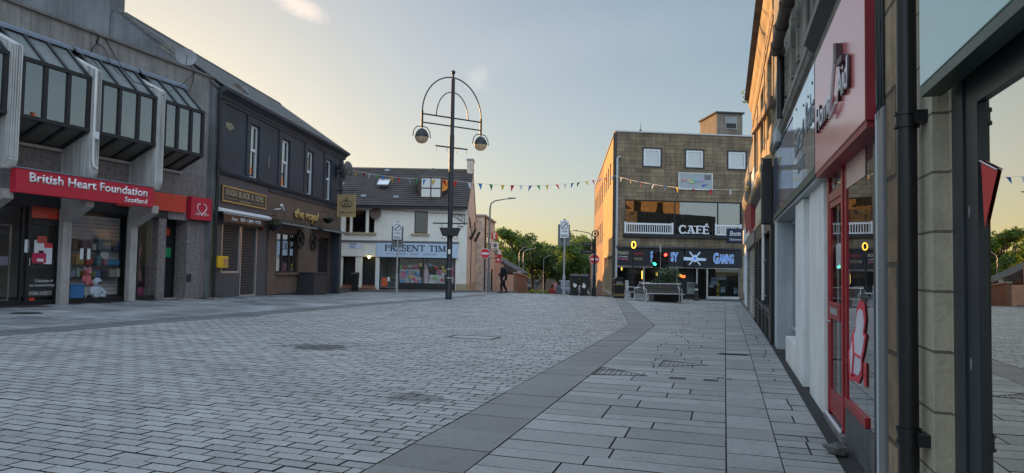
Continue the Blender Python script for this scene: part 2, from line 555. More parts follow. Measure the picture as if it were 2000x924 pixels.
# roman capitals drawn stroke by stroke, for lettering that has serifs
_A = lambda cx, cy, rx, ry, a0, a1, w0, w1, n=14: ('a', cx, cy, rx, ry, a0, a1, w0, w1, n)
GLY = {
    'I': (.32, [('l', .16, 0, .16, 1, 1)], [(.16, 0), (.16, 1)]),
    'P': (.62, [('l', .16, 0, .16, 1, 1), _A(.3, .74, .27, .24, 90, -90, .5, .5), ('l', .16, .97, .32, .97, .5), ('l', .16, .5, .32, .5, .5)], [(.16, 0), (.13, 1)]),
    'R': (.74, [('l', .16, 0, .16, 1, 1), _A(.3, .74, .26, .24, 90, -90, .5, .5), ('l', .16, .97, .32, .97, .5), ('l', .16, .5, .32, .5, .5), ('l', .36, .5, .68, .0, 1)], [(.16, 0), (.13, 1), (.7, 0)]),
    'E': (.62, [('l', .16, 0, .16, 1, 1), ('l', .16, .97, .55, .97, .5), ('l', .16, .52, .46, .52, .5), ('l', .16, .03, .57, .03, .5), ('l', .55, .80, .55, 1, .45), ('l', .57, 0, .57, .2, .45), ('l', .46, .42, .46, .62, .4)], [(.12, 0), (.12, 1)]),
    'F': (.60, [('l', .16, 0, .16, 1, 1), ('l', .16, .97, .55, .97, .5), ('l', .16, .52, .46, .52, .5), ('l', .55, .78, .55, 1, .45), ('l', .46, .42, .46, .62, .4)], [(.16, 0), (.12, 1)]),
    'S': (.56, [_A(.28, .74, .19, .24, 20, 270, .5, 1), _A(.28, .26, .21, .26, 90, -165, 1, .5), ('l', .47, .72, .47, .97, .35), ('l', .08, .03, .08, .28, .35)], []),
    'N': (.84, [('l', .14, 0, .14, 1, .5), ('l', .14, 1, .70, .02, 1), ('l', .70, 0, .70, 1, .5)], [(.14, 0), (.10, 1), (.70, 1)]),
    'T': (.72, [('l', .36, 0, .36, 1, 1), ('l', .05, .97, .67, .97, .5), ('l', .05, .76, .05, 1, .45), ('l', .67, .76, .67, 1, .45)], [(.36, 0)]),
    'M': (.98, [('l', .14, 0, .18, 1, .5), ('l', .18, 1, .48, .02, 1), ('l', .48, .02, .78, 1, .5), ('l', .78, 1, .83, 0, 1)], [(.14, 0), (.15, 1), (.82, 1), (.83, 0)]),
    'C': (.70, [_A(.38, .5, .29, .48, 45, 315, .6, 1), ('l', .60, .70, .60, 1, .5), ('l', .60, 0, .60, .26, .4)], []),
    'A': (.78, [('l', .10, 0, .38, 1, .5), ('l', .38, 1, .66, 0, 1), ('l', .2, .34, .56, .34, .5)], [(.10, 0), (.66, 0), (.37, 1)]),
    'H': (.82, [('l', .16, 0, .16, 1, 1), ('l', .66, 0, .66, 1, 1), ('l', .16, .52, .66, .52, .5)], [(.16, 0), (.16, 1), (.66, 0), (.66, 1)]),
    'U': (.80, [('l', .16, .25, .16, 1, 1), _A(.40, .27, .24, .25, 180, 360, 1, .6), ('l', .64, .25, .64, 1, .6)], [(.16, 1), (.64, 1)]),
    'G': (.76, [_A(.38, .5, .29, .48, 45, 330, .6, 1), ('l', .62, .05, .62, .45, .9), ('l', .60, .70, .60, .98, .5)], [(.62, .46)]),
    'B': (.64, [('l', .16, 0, .16, 1, 1), _A(.3, .75, .22, .23, 90, -90, .5, .8), _A(.3, .27, .26, .25, 90, -90, .5, .8), ('l', .16, .97, .32, .97, .5), ('l', .16, .52, .32, .52, .5), ('l', .16, .03, .32, .03, .5)], [(.12, 0), (.12, 1)]),
    'L': (.58, [('l', .16, 0, .16, 1, 1), ('l', .16, .03, .54, .03, .5), ('l', .54, 0, .54, .25, .5)], [(.16, 1), (.12, 0)]),
    'K': (.74, [('l', .16, 0, .16, 1, 1), ('l', .16, .42, .60, 1, .5), ('l', .30, .58, .66, 0, 1)], [(.16, 0), (.16, 1), (.6, 1), (.67, 0)]),
    'O': (.78, [_A(.38, .5, .29, .49, 0, 360, 1, 1, 24)], []),
    '&': (.76, [_A(.34, .76, .16, .21, 0, 360, .6, .6, 16), _A(.32, .27, .22, .27, 80, 330, .8, .8), ('l', .24, .6, .68, .0, 1)], []),
    'W': (1.0, [('l', .08, 1, .28, 0, 1), ('l', .28, 0, .5, .95, .5), ('l', .5, .95, .70, 0, 1), ('l', .70, 0, .92, 1, .5)], [(.08, 1), (.92, 1)]),
    'Y': (.72, [('l', .36, 0, .36, .48, 1), ('l', .08, 1, .36, .46, 1), ('l', .66, 1, .36, .46, .5)], [(.36, 0), (.08, 1), (.66, 1)]),
    'D': (.76, [('l', .16, 0, .16, 1, 1), _A(.24, .5, .42, .475, 90, -90, .5, .9)], [(.14, 0), (.14, 1)]),
    'J': (.5, [('l', .3, .2, .3, 1, 1), _A(.18, .2, .12, .2, 0, -150, 1, .5)], [(.3, 1)]),
    '-': (.5, [('l', .1, .45, .4, .45, .5)], []), ' ': (.42, [], []),
}


def serif(body, parent, mat, x, z, h, w, y=-.01, ext=.012, stem=.13, sw=.26, slab=.05, name='lettering', acute=None):
    mb = MB()
    adv = sum(GLY[c][0] for c in body)
    sx = w / adv
    cx = 0.0
    cnt = [0]

    def bar(x0, z0, x1, z1, w0, w1):
        dx, dz = (x1 - x0) * sx, (z1 - z0) * h
        L = math.hypot(dx, dz) or 1
        nx, nz = -dz / L, dx / L
        p = [(x0 * sx + nx * w0 / 2, z0 * h + nz * w0 / 2), (x0 * sx - nx * w0 / 2, z0 * h - nz * w0 / 2),
             (x1 * sx - nx * w1 / 2, z1 * h - nz * w1 / 2), (x1 * sx + nx * w1 / 2, z1 * h + nz * w1 / 2)]
        cnt[0] += 1
        mb.prism([(x + cx * sx + a, z + b) for a, b in p], 'y', y, y - ext - .0004 * (cnt[0] % 23))
    for i, c in enumerate(body):
        a, st, se = GLY[c]
        for s in st:
            if s[0] == 'l':
                ww = stem * h * s[5]
                bar(s[1], s[2], s[3], s[4], ww, ww)
            else:
                _, ox, oz, rx, rz, a0, a1, w0, w1, n = s
                for k in range(n):
                    t0, t1 = k / n, (k + 1.06) / n
                    q0, q1 = R(a0 + (a1 - a0) * t0), R(a0 + (a1 - a0) * t1)
                    m0 = stem * h * (w0 + (w1 - w0) * math.sin(PI * t0))
                    m1 = stem * h * (w0 + (w1 - w0) * math.sin(PI * min(t1, 1)))
                    bar(ox + rx * math.cos(q0), oz + rz * math.sin(q0), ox + rx * math.cos(q1), oz + rz * math.sin(q1), m0, m1)
        for qx, qz in se:
            bar(qx - sw / 2, qz + (slab / 2 if qz < .5 else -slab / 2), qx + sw / 2, qz + (slab / 2 if qz < .5 else -slab / 2), slab * h, slab * h)
        if acute == i:
            bar(.28, 1.08, .46, 1.28, stem * h * .6, stem * h * .9)
        cx += a
    return mb.build(name, mat, parent)
# ------------------------------------------------------------------ camera, sun, sky
cd = bpy.data.cameras.new('camera')
cd.sensor_width, cd.lens = 36.0, 36.0 * F / 2000
cd.clip_start, cd.clip_end = .05, 3000
cam = bpy.data.objects.new('camera', cd)
C.objects.link(cam)
mw = Matrix.Identity(4)
for i, a in enumerate((RT, UP, -FW)):
    for j in range(3):
        mw[j][i] = a[j]
mw[0][3], mw[1][3], mw[2][3] = EYE
cam.matrix_world = mw
S.camera = cam

SUN_AZ, SUN_EL = R(31.0), R(7.2)          # to the left of straight ahead, low
SUN = Vector((-math.sin(SUN_AZ) * math.cos(SUN_EL), math.cos(SUN_AZ) * math.cos(SUN_EL), math.sin(SUN_EL)))
sl = bpy.data.lights.new('sun', 'SUN')
sl.energy, sl.angle, sl.color = 4.8, R(.5), (1.0, .52, .17)
so = bpy.data.objects.new('sun', sl)
C.objects.link(so)
so.rotation_euler = SUN.to_track_quat('Z', 'Y').to_euler()

wd = bpy.data.worlds.new('World')
S.world = wd
wd.use_nodes = True
nt = wd.node_tree
bg = nt.nodes['Background']
sky = nt.nodes.new('ShaderNodeTexSky')
sky.sky_type = 'NISHITA'
sky.sun_disc = False
sky.sun_elevation = SUN_EL
sky.sun_rotation = -SUN_AZ
sky.altitude = 150
sky.air_density, sky.dust_density, sky.ozone_density = 1.0, 1.1, 1.1
tcw = nt.nodes.new('ShaderNodeTexCoord').outputs['Generated']


def cloud(px, py, rx, ry, tilt, sc, seed):
    """a torn wisp of cloud fixed at one place of the sky"""
    c = Vector(ray(px, py)).normalized()
    e1 = c.cross(Vector((0, 0, 1))).normalized()
    e2 = e1.cross(c).normalized()
    a, b = e1 * math.cos(tilt) + e2 * math.sin(tilt), e2 * math.cos(tilt) - e1 * math.sin(tilt)
    ns = _n(nt, 'ShaderNodeTexNoise', _Scale=sc, _Detail=6.0, _Roughness=.6, _Distortion=.6)
    mp = _n(nt, 'ShaderNodeMapping')
    mp.inputs['Location'].default_value = (seed, seed, 0)
    nt.links.new(tcw, mp.inputs[0])
    nt.links.new(mp.outputs[0], ns.inputs['Vector'])

    def dot(v):
        d = nt.nodes.new('ShaderNodeVectorMath')
        d.operation = 'DOT_PRODUCT'
        nt.links.new(tcw, d.inputs[0])
        d.inputs[1].default_value = v
        return d.outputs['Value']
    x = _math(nt, 'POWER', _math(nt, 'ABSOLUTE', _math(nt, 'DIVIDE', dot(a), rx)), 2.0)
    y = _math(nt, 'POWER', _math(nt, 'ABSOLUTE', _math(nt, 'DIVIDE', dot(b), ry)), 2.0)
    r = _math(nt, 'SUBTRACT', 1.0, _math(nt, 'SQRT', _math(nt, 'ADD', x, y)))
    front = _math(nt, 'GREATER_THAN', dot(c), .5)
    m = _math(nt, 'MULTIPLY', _ramp(nt, _math(nt, 'ADD', r, _math(nt, 'MULTIPLY', _math(nt, 'SUBTRACT', ns.outputs['Fac'], .5), 1.6)), .05, .75), front)
    return m


c1 = cloud(578, 8, .050, .016, -.35, 22, 3.1)
c2 = cloud(932, 152, .022, .022, 1.2, 30, 7.7)
c3 = cloud(1250, 60, .30, .05, .1, 6, 1.3)
sky_c = sky.outputs[0]
cl = _math(nt, 'MAXIMUM', _math(nt, 'MULTIPLY', c1, .75), _math(nt, 'MULTIPLY', c2, .30))
cl = _math(nt, 'MAXIMUM', cl, _math(nt, 'MULTIPLY', c3, .10))
gm_ = nt.nodes.new('ShaderNodeGamma')
gm_.inputs[1].default_value = .45
nt.links.new(sky_c, gm_.inputs[0])
hsv = nt.nodes.new('ShaderNodeHueSaturation')
hsv.inputs['Saturation'].default_value = 1.45
hsv.inputs['Value'].default_value = 1.2
nt.links.new(gm_.outputs[0], hsv.inputs['Color'])
# unseen brightening added overhead to light the ground, well above the sky in view
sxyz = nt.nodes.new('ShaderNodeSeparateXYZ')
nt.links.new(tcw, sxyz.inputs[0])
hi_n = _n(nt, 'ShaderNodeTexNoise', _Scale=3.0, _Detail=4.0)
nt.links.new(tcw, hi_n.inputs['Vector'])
sky_fill = _math(nt, 'MULTIPLY', _ramp(nt, sxyz.outputs[2], .42, .80), _math(nt, 'ADD', _math(nt, 'MULTIPLY', hi_n.outputs['Fac'], .8), .6))
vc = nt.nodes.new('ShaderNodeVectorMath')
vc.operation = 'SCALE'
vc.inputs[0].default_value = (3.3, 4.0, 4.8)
# and more added in the unseen sky behind the eye, to light the walls
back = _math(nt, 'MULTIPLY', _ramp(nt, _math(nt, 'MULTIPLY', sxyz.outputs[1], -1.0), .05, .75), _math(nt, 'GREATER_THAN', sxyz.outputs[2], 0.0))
sky_fill = _math(nt, 'ADD', _math(nt, 'MULTIPLY', sky_fill, .85), _math(nt, 'MULTIPLY', back, .75))
nt.links.new(sky_fill, vc.inputs['Scale'])
lit = nt.nodes.new('ShaderNodeVectorMath')
lit.operation = 'MULTIPLY'
tn = nt.nodes.new('ShaderNodeVectorMath')
tn.operation = 'MULTIPLY'
nt.links.new(hsv.outputs[0], tn.inputs[0])
tn.inputs[1].default_value = (.93, .985, 1.065)
nt.links.new(tn.outputs[0], lit.inputs[0])
lit.inputs[1].default_value = (1.75, 1.5, 1.3)
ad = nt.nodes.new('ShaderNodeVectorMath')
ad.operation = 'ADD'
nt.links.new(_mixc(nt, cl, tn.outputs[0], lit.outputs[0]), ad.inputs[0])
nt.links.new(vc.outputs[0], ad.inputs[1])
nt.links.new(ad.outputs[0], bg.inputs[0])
bg.inputs[1].default_value = .15

S.view_settings.view_transform = 'Standard'
S.view_settings.look = 'None'
S.view_settings.exposure = 0.75
S.view_settings.gamma = 1.0
S.render.engine = 'CYCLES'
S.cycles.max_bounces = 8
S.cycles.transparent_max_bounces = 12
S.cycles.caustics_reflective = False
S.cycles.caustics_refractive = False
S.cycles.sample_clamp_indirect = 6.0
S.cycles.use_denoising = True

# ------------------------------------------------------------------ ground and paving
def axis(lo, hi, step, far):
    a = list(np.arange(lo, hi + step / 2, step))
    d, x = step, hi
    while x < far:
        d *= 1.35
        x += d
        a.append(x)
    d, x = step, lo
    while x > -far:
        d *= 1.35
        x -= d
        a.insert(0, x)
    return np.array(a)


gx, gy = axis(-26, 22, 1.0, 900), axis(-10, 112, 1.0, 1000)
GX, GY = np.meshgrid(gx, gy)
P = np.stack([GX.ravel(), GY.ravel()], 1)
V = np.column_stack([P, gza(P) - .002])
nx, ny = len(gx), len(gy)
idx = np.arange(nx * ny).reshape(ny, nx)
Q = np.stack([idx[:-1, :-1], idx[:-1, 1:], idx[1:, 1:], idx[1:, :-1]], -1).reshape(-1, 4)
me = bpy.data.meshes.new('ground')
me.from_pydata(V.tolist(), [], Q.tolist())
me.materials.append(M('asphalt ground', (.032, .031, .030), .95, .3, .6, .3, 60))
me.polygons.foreach_set('use_smooth', [True] * len(me.polygons))
go = bpy.data.objects.new('ground', me)
C.objects.link(go)
tag(go, kind='structure')


def slabs(name, quads, mat, lift=.012, th=.02, jit=.0012):
    """quads: list of four (u, v) corners in street axes; each is a separate block"""
    q = np.array(quads, float)
    n = len(q)
    xy = q[..., 0:1] * DU + q[..., 1:2] * DV
    z = gza(xy.reshape(-1, 2)).reshape(n, 4) + lift
    z += rng.normal(0, jit, (n, 1)) + rng.normal(0, jit * .5, (n, 4))
    top = np.concatenate([xy, z[..., None]], -1)
    bot = top.copy()
    bot[..., 2] -= th
    v = np.concatenate([top, bot], 1).reshape(-1, 3)
    b = (np.arange(n) * 8)[:, None, None]
    f = np.array([(0, 1, 2, 3), (0, 4, 5, 1), (1, 5, 6, 2), (2, 6, 7, 3), (3, 7, 4, 0)])[None] + b
    me = bpy.data.meshes.new(name)
    me.from_pydata(v.tolist(), [], f.reshape(-1, 4).tolist())
    bm = bmesh.new()
    bm.from_mesh(me)
    bmesh.ops.recalc_face_normals(bm, faces=bm.faces)
    up = [fc for fc in bm.faces if abs(fc.normal.z) > .7 and fc.normal.z < 0]
    if up:
        bmesh.ops.reverse_faces(bm, faces=up)
    bm.to_mesh(me)
    bm.free()
    me.materials.append(mat)
    me.materials.append(mat_joint)
    nz = np.empty(len(me.polygons) * 3)
    me.polygons.foreach_get('normal', nz)
    me.polygons.foreach_set('material_index', (nz.reshape(-1, 3)[:, 2] < .5).astype(int))
    o = bpy.data.objects.new(name, me)
    C.objects.link(o)
    tag(o, kind='structure')
    return o


mat_joint = M('dirt filled joint', (.022, .021, .020), .95, .3, 3, 0)


def stone_mat(name, col, rough, isl, speck=.35, stains=(), var=.16, tintvar=.03):
    m = M(name, col, rough, var, .55, 0, island=isl, spec=.45, rvar=.22)
    nt = m.node_tree
    b = nt.nodes['Principled BSDF']
    tc = nt.nodes.new('ShaderNodeTexCoord').outputs['Object']
    src = b.inputs['Base Color'].links[0].from_socket
    sp = _n(nt, 'ShaderNodeTexNoise', _Scale=55.0, _Detail=3.0, _Roughness=.8)
    nt.links.new(tc, sp.inputs['Vector'])
    k = _ramp(nt, sp.outputs['Fac'], .3, .7, (1 - speck, 1 - speck, 1 - speck, 1), (1 + speck * .7, 1 + speck * .7, 1 + speck * .7, 1))
    out = _mixc(nt, 1.0, src, k, 'MULTIPLY')
    vo = _n(nt, 'ShaderNodeTexNoise', _Scale=4.0, _Detail=6.0, _Roughness=.75)
    nt.links.new(tc, vo.inputs['Vector'])
    out = _mixc(nt, _math(nt, 'MULTIPLY', _ramp(nt, vo.outputs['Fac'], .55, .72), .5), out, (.07, .065, .06))
    # chewing gum spots
    gm = _n(nt, 'ShaderNodeTexVoronoi', _Scale=2.3, _Randomness=1.0)
    nt.links.new(tc, gm.inputs['Vector'])
    gs = _ramp(nt, gm.outputs['Distance'], .050, .066, (1, 1, 1, 1), (0, 0, 0, 1))
    out = _mixc(nt, _math(nt, 'MULTIPLY', gs, .6), out, (.06, .06, .06))
    sx = nt.nodes.new('ShaderNodeSeparateXYZ')
    nt.links.new(tc, sx.inputs[0])
    for (cx, cy, rx, ry, st) in stains:
        n2 = _n(nt, 'ShaderNodeTexNoise', _Scale=3.2, _Detail=5.0, _Roughness=.7)
        nt.links.new(tc, n2.inputs['Vector'])
        a = _math(nt, 'POWER', _math(nt, 'ABSOLUTE', _math(nt, 'DIVIDE', _math(nt, 'SUBTRACT', sx.outputs[0], cx), rx)), 2.0)
        c = _math(nt, 'POWER', _math(nt, 'ABSOLUTE', _math(nt, 'DIVIDE', _math(nt, 'SUBTRACT', sx.outputs[1], cy), ry)), 2.0)
        r = _math(nt, 'SUBTRACT', 1.55, _math(nt, 'SQRT', _math(nt, 'ADD', a, c)))
        r = _math(nt, 'ADD', r, _math(nt, 'MULTIPLY', _math(nt, 'SUBTRACT', n2.outputs['Fac'], .5), 3.4))
        out = _mixc(nt, _math(nt, 'MULTIPLY', _ramp(nt, r, .4, .7), min(1, st * 1.15)), out, (.03, .028, .025))
    nt.links.new(out, b.inputs['Base Color'])
    bp = _n(nt, 'ShaderNodeBump', _Strength=.35, _Distance=.01)
    nt.links.new(sp.outputs['Fac'], bp.inputs['Height'])
    nt.links.new(bp.outputs[0], b.inputs['Normal'])
    return m


# stained spots measured from the photograph
_s1, _s2 = gpx(625, 679), gpx(810, 778)
_s3 = gpx(470, 618)
mat_sett = stone_mat('granite setts', (.30, .297, .292), .48, .15, .35,
                     [(_s1.x, _s1.y, .55, .45, .75), (_s2.x, _s2.y, .30, .25, .55), (_s3.x, _s3.y, .5, .6, .4)])
mat_slab = stone_mat('grey flagstones', (.285, .279, .270), .55, .17, .34)
mat_band = stone_mat('dark granite band', (.185, .176, .168), .6, .10, .3)
mat_left = stone_mat('smooth grey flags', (.26, .265, .275), .38, .14, .2, [], .45)

BV0, BV1, BK = -2.45, -1.775, 19.15            # right hand band, its width and its bend


def bin_(u):
    return BV0 if u < BK else BV0 - (u - BK) * (3.15 / 18.8)


def bout(u):
    return BV1 if u < BK else BV1 - (u - BK) * (3.42 / 18.8)


def okp(u, v):
    x, y = uv(u, v)
    if y > 43.6 or y < -11:
        return False
    return True


G = .0080
quads = []
u = -9.0
row = 0
while u < 48:
    d = .148
    u0, u1 = u + G, u + d - G
    v = -12.0 - (.15 if row % 2 else .0) - float(rng.normal(0, .006))
    while True:
        w = float(np.clip(rng.normal(.30, .005), .28, .32))
        e0, e1 = bin_(u0), bin_(u1)
        end = min(e0, e1)
        a, b = max(v, -12.0) + G, v + w - G
        if b > a + .05:
            if a > end - .04:
                break
            if b > end - .07:
                if okp(u, a):
                    quads.append([(u0, a), (u1, a), (u1, e1 - .008), (u0, e0 - .008)])
                break
            if okp(u, a):
                quads.append([(u0, a), (u1, a), (u1, b), (u0, b)])
        v += w
    u += d
    row += 1
slabs('plaza_setts', quads, mat_sett)

quads = []
u = -9.0
while u < 42:
    d = float(rng.uniform(.5, .66))
    if okp(u, -2):
        quads.append([(u + .004, bin_(u) + .006), (u + d - .004, bin_(u + d) + .006), (u + d - .004, bout(u + d) - .006), (u + .004, bout(u) - .006)])
    u += d
slabs('paving_band', quads, mat_band)

quads = []
u = -9.0
while u < 43:
    d = float(rng.choice([.2, .25, .3, .3, .36, .42]))
    v = bout(u)
    first = True
    while v < .01:
        w = float(rng.uniform(.55, 1.15))
        if .01 - (v + w) < .3:
            w = .016 - v
        if okp(u, v):
            quads.append([(u + .008, (bout(u) if first else v) + .008), (u + d - .008, (bout(u + d) if first else v) + .008),
                          (u + d - .008, v + w - .008), (u + .008, v + w - .008)])
        first = False
        v += w
    u += d
u = -9.0
while u < 43:
    d = float(rng.uniform(.42, .62))
    if okp(u, 0):
        quads.append([(u + .007, .021), (u + d - .007, .021), (u + d - .007, .425), (u + .007, .425)])
    u += d
u = -9.0
while u < 43:
    d = float(rng.choice([.2, .25, .3, .36]))
    v = .427
    while v < .84:
        w = float(rng.uniform(.2, .44))
        if .87 - (v + w) < .15:
            w = .87 - v
        if okp(u, v):
            quads.append([(u + .008, v + .008), (u + d - .008, v + .008), (u + d - .008, v + w - .008), (u + .008, v + w - .008)])
        v += w
    u += d
slabs('right_pavement', quads, mat_slab)

quads = []
u = -9.0
while u < 46:
    d = float(rng.uniform(.5, .66))
    if okp(u, -12.4):
        quads.append([(u + .004, -12.8), (u + d - .004, -12.8), (u + d - .004, -12.014), (u + .004, -12.014)])
    u += d
slabs('left_band', quads, stone_mat('left dark band', (.115, .112, .112), .55, .10, .3))
quads = []
u = -9.0
while u < 44:
    d = float(rng.choice([.3, .4, .45, .5]))
    v = -12.812
    while v > -21:
        w = float(rng.uniform(.6, 1.2))
        x, y = uv(u, v - w)
        inb = v - w < -18.3 and u < 23
        if okp(u, v) and not inb:
            quads.append([(u + .004, v - w + .004), (u + d - .004, v - w + .004), (u + d - .004, v - .004), (u + .004, v - .004)])
        v -= w
    u += d
slabs('left_pavement', quads, mat_left)

# road across the far end with its kerb, and the pavement in front of the gift shop
def strip(name, pts_a, pts_b, lift, mat, n=40, th=None):
    mb = MB()
    A = [Vector(p) for p in pts_a]
    B = [Vector(p) for p in pts_b]
    for i in range(n):
        t0, t1 = i / n, (i + 1) / n
        c = [A[0].lerp(A[1], t0), A[0].lerp(A[1], t1), B[0].lerp(B[1], t1), B[0].lerp(B[1], t0)]
        m = 6
        for j in range(m):
            q = [c[0].lerp(c[3], j / m), c[1].lerp(c[2], j / m), c[1].lerp(c[2], (j + 1) / m), c[0].lerp(c[3], (j + 1) / m)]
            mb.poly([(p.x, p.y, gz(p.x, p.y) + lift) for p in q])
    o = mb.build(name, mat, smooth=True)
    return tag(o, kind='structure')


mat_tar = M('road tarmac', (.06, .058, .058), .85, .2, .8, .3, 80)
strip('cross_road', [(-60, 43.75), (28, 43.75)], [(-60, 46.2), (28, 45.2)], .006, mat_tar, 60)
strip('far_road', [(.6, 46.3), (3.2, 112)], [(5.2, 46.3), (9.5, 112)], .006, mat_tar, 60)


def kerb(name, a, b, w=.14, h=.0, n=40):
    mb = MB()
    a, b = Vector(a), Vector(b)
    t = (b - a).normalized()
    nrm = Vector((-t.y, t.x)) * w
    for i in range(n):
        p, q = a.lerp(b, (i + .01) / n), a.lerp(b, (i + .99) / n)
        zp, zq = gz(p.x, p.y), gz(q.x, q.y)
        lo, hi = -.1, .02 + h
        mb.add([(p.x, p.y, zp + lo), (q.x, q.y, zq + lo), (q.x + nrm.x, q.y + nrm.y, zq + lo), (p.x + nrm.x, p.y + nrm.y, zp + lo),
                (p.x, p.y, zp + hi), (q.x, q.y, zq + hi), (q.x + nrm.x, q.y + nrm.y, zq + hi), (p.x + nrm.x, p.y + nrm.y, zp + hi)],
               [(0, 3, 2, 1), (4, 5, 6, 7), (0, 1, 5, 4), (1, 2, 6, 5), (2, 3, 7, 6), (3, 0, 4, 7)])
    return tag(mb.build(name, mat_band), kind='structure')


kerb('plaza_kerb', (-9.6, 43.6), (16, 43.6), .14, .0, 44)
kerb('far_kerb', (-26, 46.25), (.4, 46.25), .14, .10, 44)

# ------------------------------------------------------------------ covers set in the paving
def plate(name, label, cat, corners, mat, ribs=0, lift=.016, group=None, rim=.03):
    """corners in (u, v); an iron frame with a recessed tray"""
    n = len(corners)
    cu = sum(c[0] for c in corners) / n
    cv = sum(c[1] for c in corners) / n
    x, y = uv(cu, cv)
    z0 = gz(x, y)
    o = thing(name, label, cat, (x, y, z0), 0, group)

    def W(u, v, dz):
        a, b = uv(u, v)
        return (a - x, b - y, gz(a, b) - z0 + dz)
    mb = MB()
    for i in range(n):
        a, b = corners[i], corners[(i + 1) % n]
        ia = (a[0] + (cu - a[0]) * .14, a[1] + (cv - a[1]) * .14)
        ib = (b[0] + (cu - b[0]) * .14, b[1] + (cv - b[1]) * .14)
        mb.poly([W(*a, lift), W(*b, lift), W(*ib, lift), W(*ia, lift)])
        mb.poly([W(*ia, lift), W(*ib, lift), W(*ib, lift - .006), W(*ia, lift - .006)])
        mb.poly([W(*a, lift), W(*b, lift), W(*b, lift - .03), W(*a, lift - .03)])
    mb.build('frame', mat_iron, o)
    inn = [(c[0] + (cu - c[0]) * .14, c[1] + (cv - c[1]) * .14) for c in corners]
    mb = MB().poly([W(*c, lift - .004) for c in inn])
    if ribs:
        for i in range(ribs):
            t = (i + .5) / ribs
            if n == 4:
                p = [Vector(inn[0]).lerp(Vector(inn[1]), t), Vector(inn[3]).lerp(Vector(inn[2]), t)]
            else:
                p = [Vector(inn[0]).lerp(Vector(inn[2]), t), Vector(inn[1]).lerp(Vector(inn[2]), t)]
            p = [W(q.x, q.y, lift - .001) for q in p]
            mb.tube(p, .008, 4)
    mb.build('tray', mat, o)
    return o


mat_iron = M('cast iron', (.035, .032, .03), .55, .3, 12, .2, metal=.4)
mat_tray = M('worn iron tread', (.16, .15, .14), .5, .35, 9, .8, 45, metal=.3)
plate('drain_cover', 'worn triangular iron cover beside the dark paving band', 'manhole cover', [(9.74, -1.76), (10.62, -1.76), (9.95, -1.0)], mat_tray, 9, group='iron covers in the right pavement')
plate('drain_cover', 'worn triangular iron cover in the middle of the flagstones', 'manhole cover', [(10.93, -.97), (11.78, -.95), (11.35, -.24)], mat_tray, 9, group='iron covers in the right pavement')
plate('drain_grate', 'long narrow black slotted drain across the kerb line of slabs', 'drain', [(12.86, -.12), (13.06, -.12), (13.06, .41), (12.86, .41)], mat_iron, 6, group='iron covers in the right pavement')
plate('valve_cover', 'small rusty cover left of two in the flagstones', 'cover', [(9.80, -.72), (9.98, -.72), (9.98, -.5), (9.80, -.5)], mat_tray, 3, group='small valve covers')
plate('valve_cover', 'small rusty cover nearer the wall of two in the flagstones', 'cover', [(9.80, -.27), (9.96, -.27), (9.96, -.08), (9.80, -.08)], mat_tray, 3, group='small valve covers')
plate('valve_cover', 'thin rectangular frame straddling the long slab joint', 'cover', [(10.04, -.10), (10.16, -.10), (10.16, .09), (10.04, .09)], mat_slab, 0, group='small valve covers')
_c = gpx(928, 660)
_cu, _cv = _c.x * DU[0] + _c.y * DU[1], _c.x * DV[0] + _c.y * DV[1]
plate('access_cover', 'paved inspection cover with dark frame in the middle of the plaza setts', 'cover', [(_cu - .3, _cv - .55), (_cu + .3, _cv - .55), (_cu + .3, _cv + .5), (_cu - .3, _cv + .5)], mat_sett, 0, .018)
_c = gpx(52, 613)
_cu, _cv = _c.x * DU[0] + _c.y * DU[1], _c.x * DV[0] + _c.y * DV[1]
plate('access_cover', 'dark round iron cover in the left pavement by the charity shop', 'cover', [(_cu + .34 * math.cos(a * PI / 6), _cv + .34 * math.sin(a * PI / 6)) for a in range(12)], mat_iron, 0)
_c = gpx(480, 590)
_cu, _cv = _c.x * DU[0] + _c.y * DU[1], _c.x * DV[0] + _c.y * DV[1]
plate('access_cover', 'dark iron cover in the left pavement by the butcher shutter', 'cover', [(_cu - .3, _cv - .3), (_cu + .3, _cv - .3), (_cu + .3, _cv + .3), (_cu - .3, _cv + .3)], mat_iron, 0)
# ================================================================== charity shop, left
def closed_shell(x0, x1, y0, y1, z0, z1, mat, parent, name='rear_wall', top=True):
    mb = MB()
    mb.poly([(x0, y1, z0), (x1, y1, z0), (x1, y1, z1), (x0, y1, z1)])
    mb.poly([(x0, y0, z0), (x0, y1, z0), (x0, y1, z1), (x0, y0, z1)])
    mb.poly([(x1, y0, z0), (x1, y1, z0), (x1, y1, z1), (x1, y0, z1)])
    if top:
        mb.poly([(x0, y0, z1), (x1, y0, z1), (x1, y1, z1), (x0, y1, z1)])
    return mb.build(name, mat, parent)


def room(x0, x1, y0, y1, z0, z1, parent, mat=None, name='shop_interior'):
    """floor, ceiling and back of the room behind a shop window"""
    mb = MB()
    mb.poly([(x0, y0, z0), (x1, y0, z0), (x1, y1, z0), (x0, y1, z0)])
    mb.poly([(x0, y0, z1), (x1, y0, z1), (x1, y1, z1), (x0, y1, z1)])
    mb.poly([(x0, y1, z0), (x1, y1, z0), (x1, y1, z1), (x0, y1, z1)])
    mb.poly([(x0, y0, z0), (x0, y1, z0), (x0, y1, z1), (x0, y0, z1)])
    mb.poly([(x1, y0, z0), (x1, y1, z0), (x1, y1, z1), (x1, y0, z1)])
    return mb.build(name, mat or mt['hide'], parent)


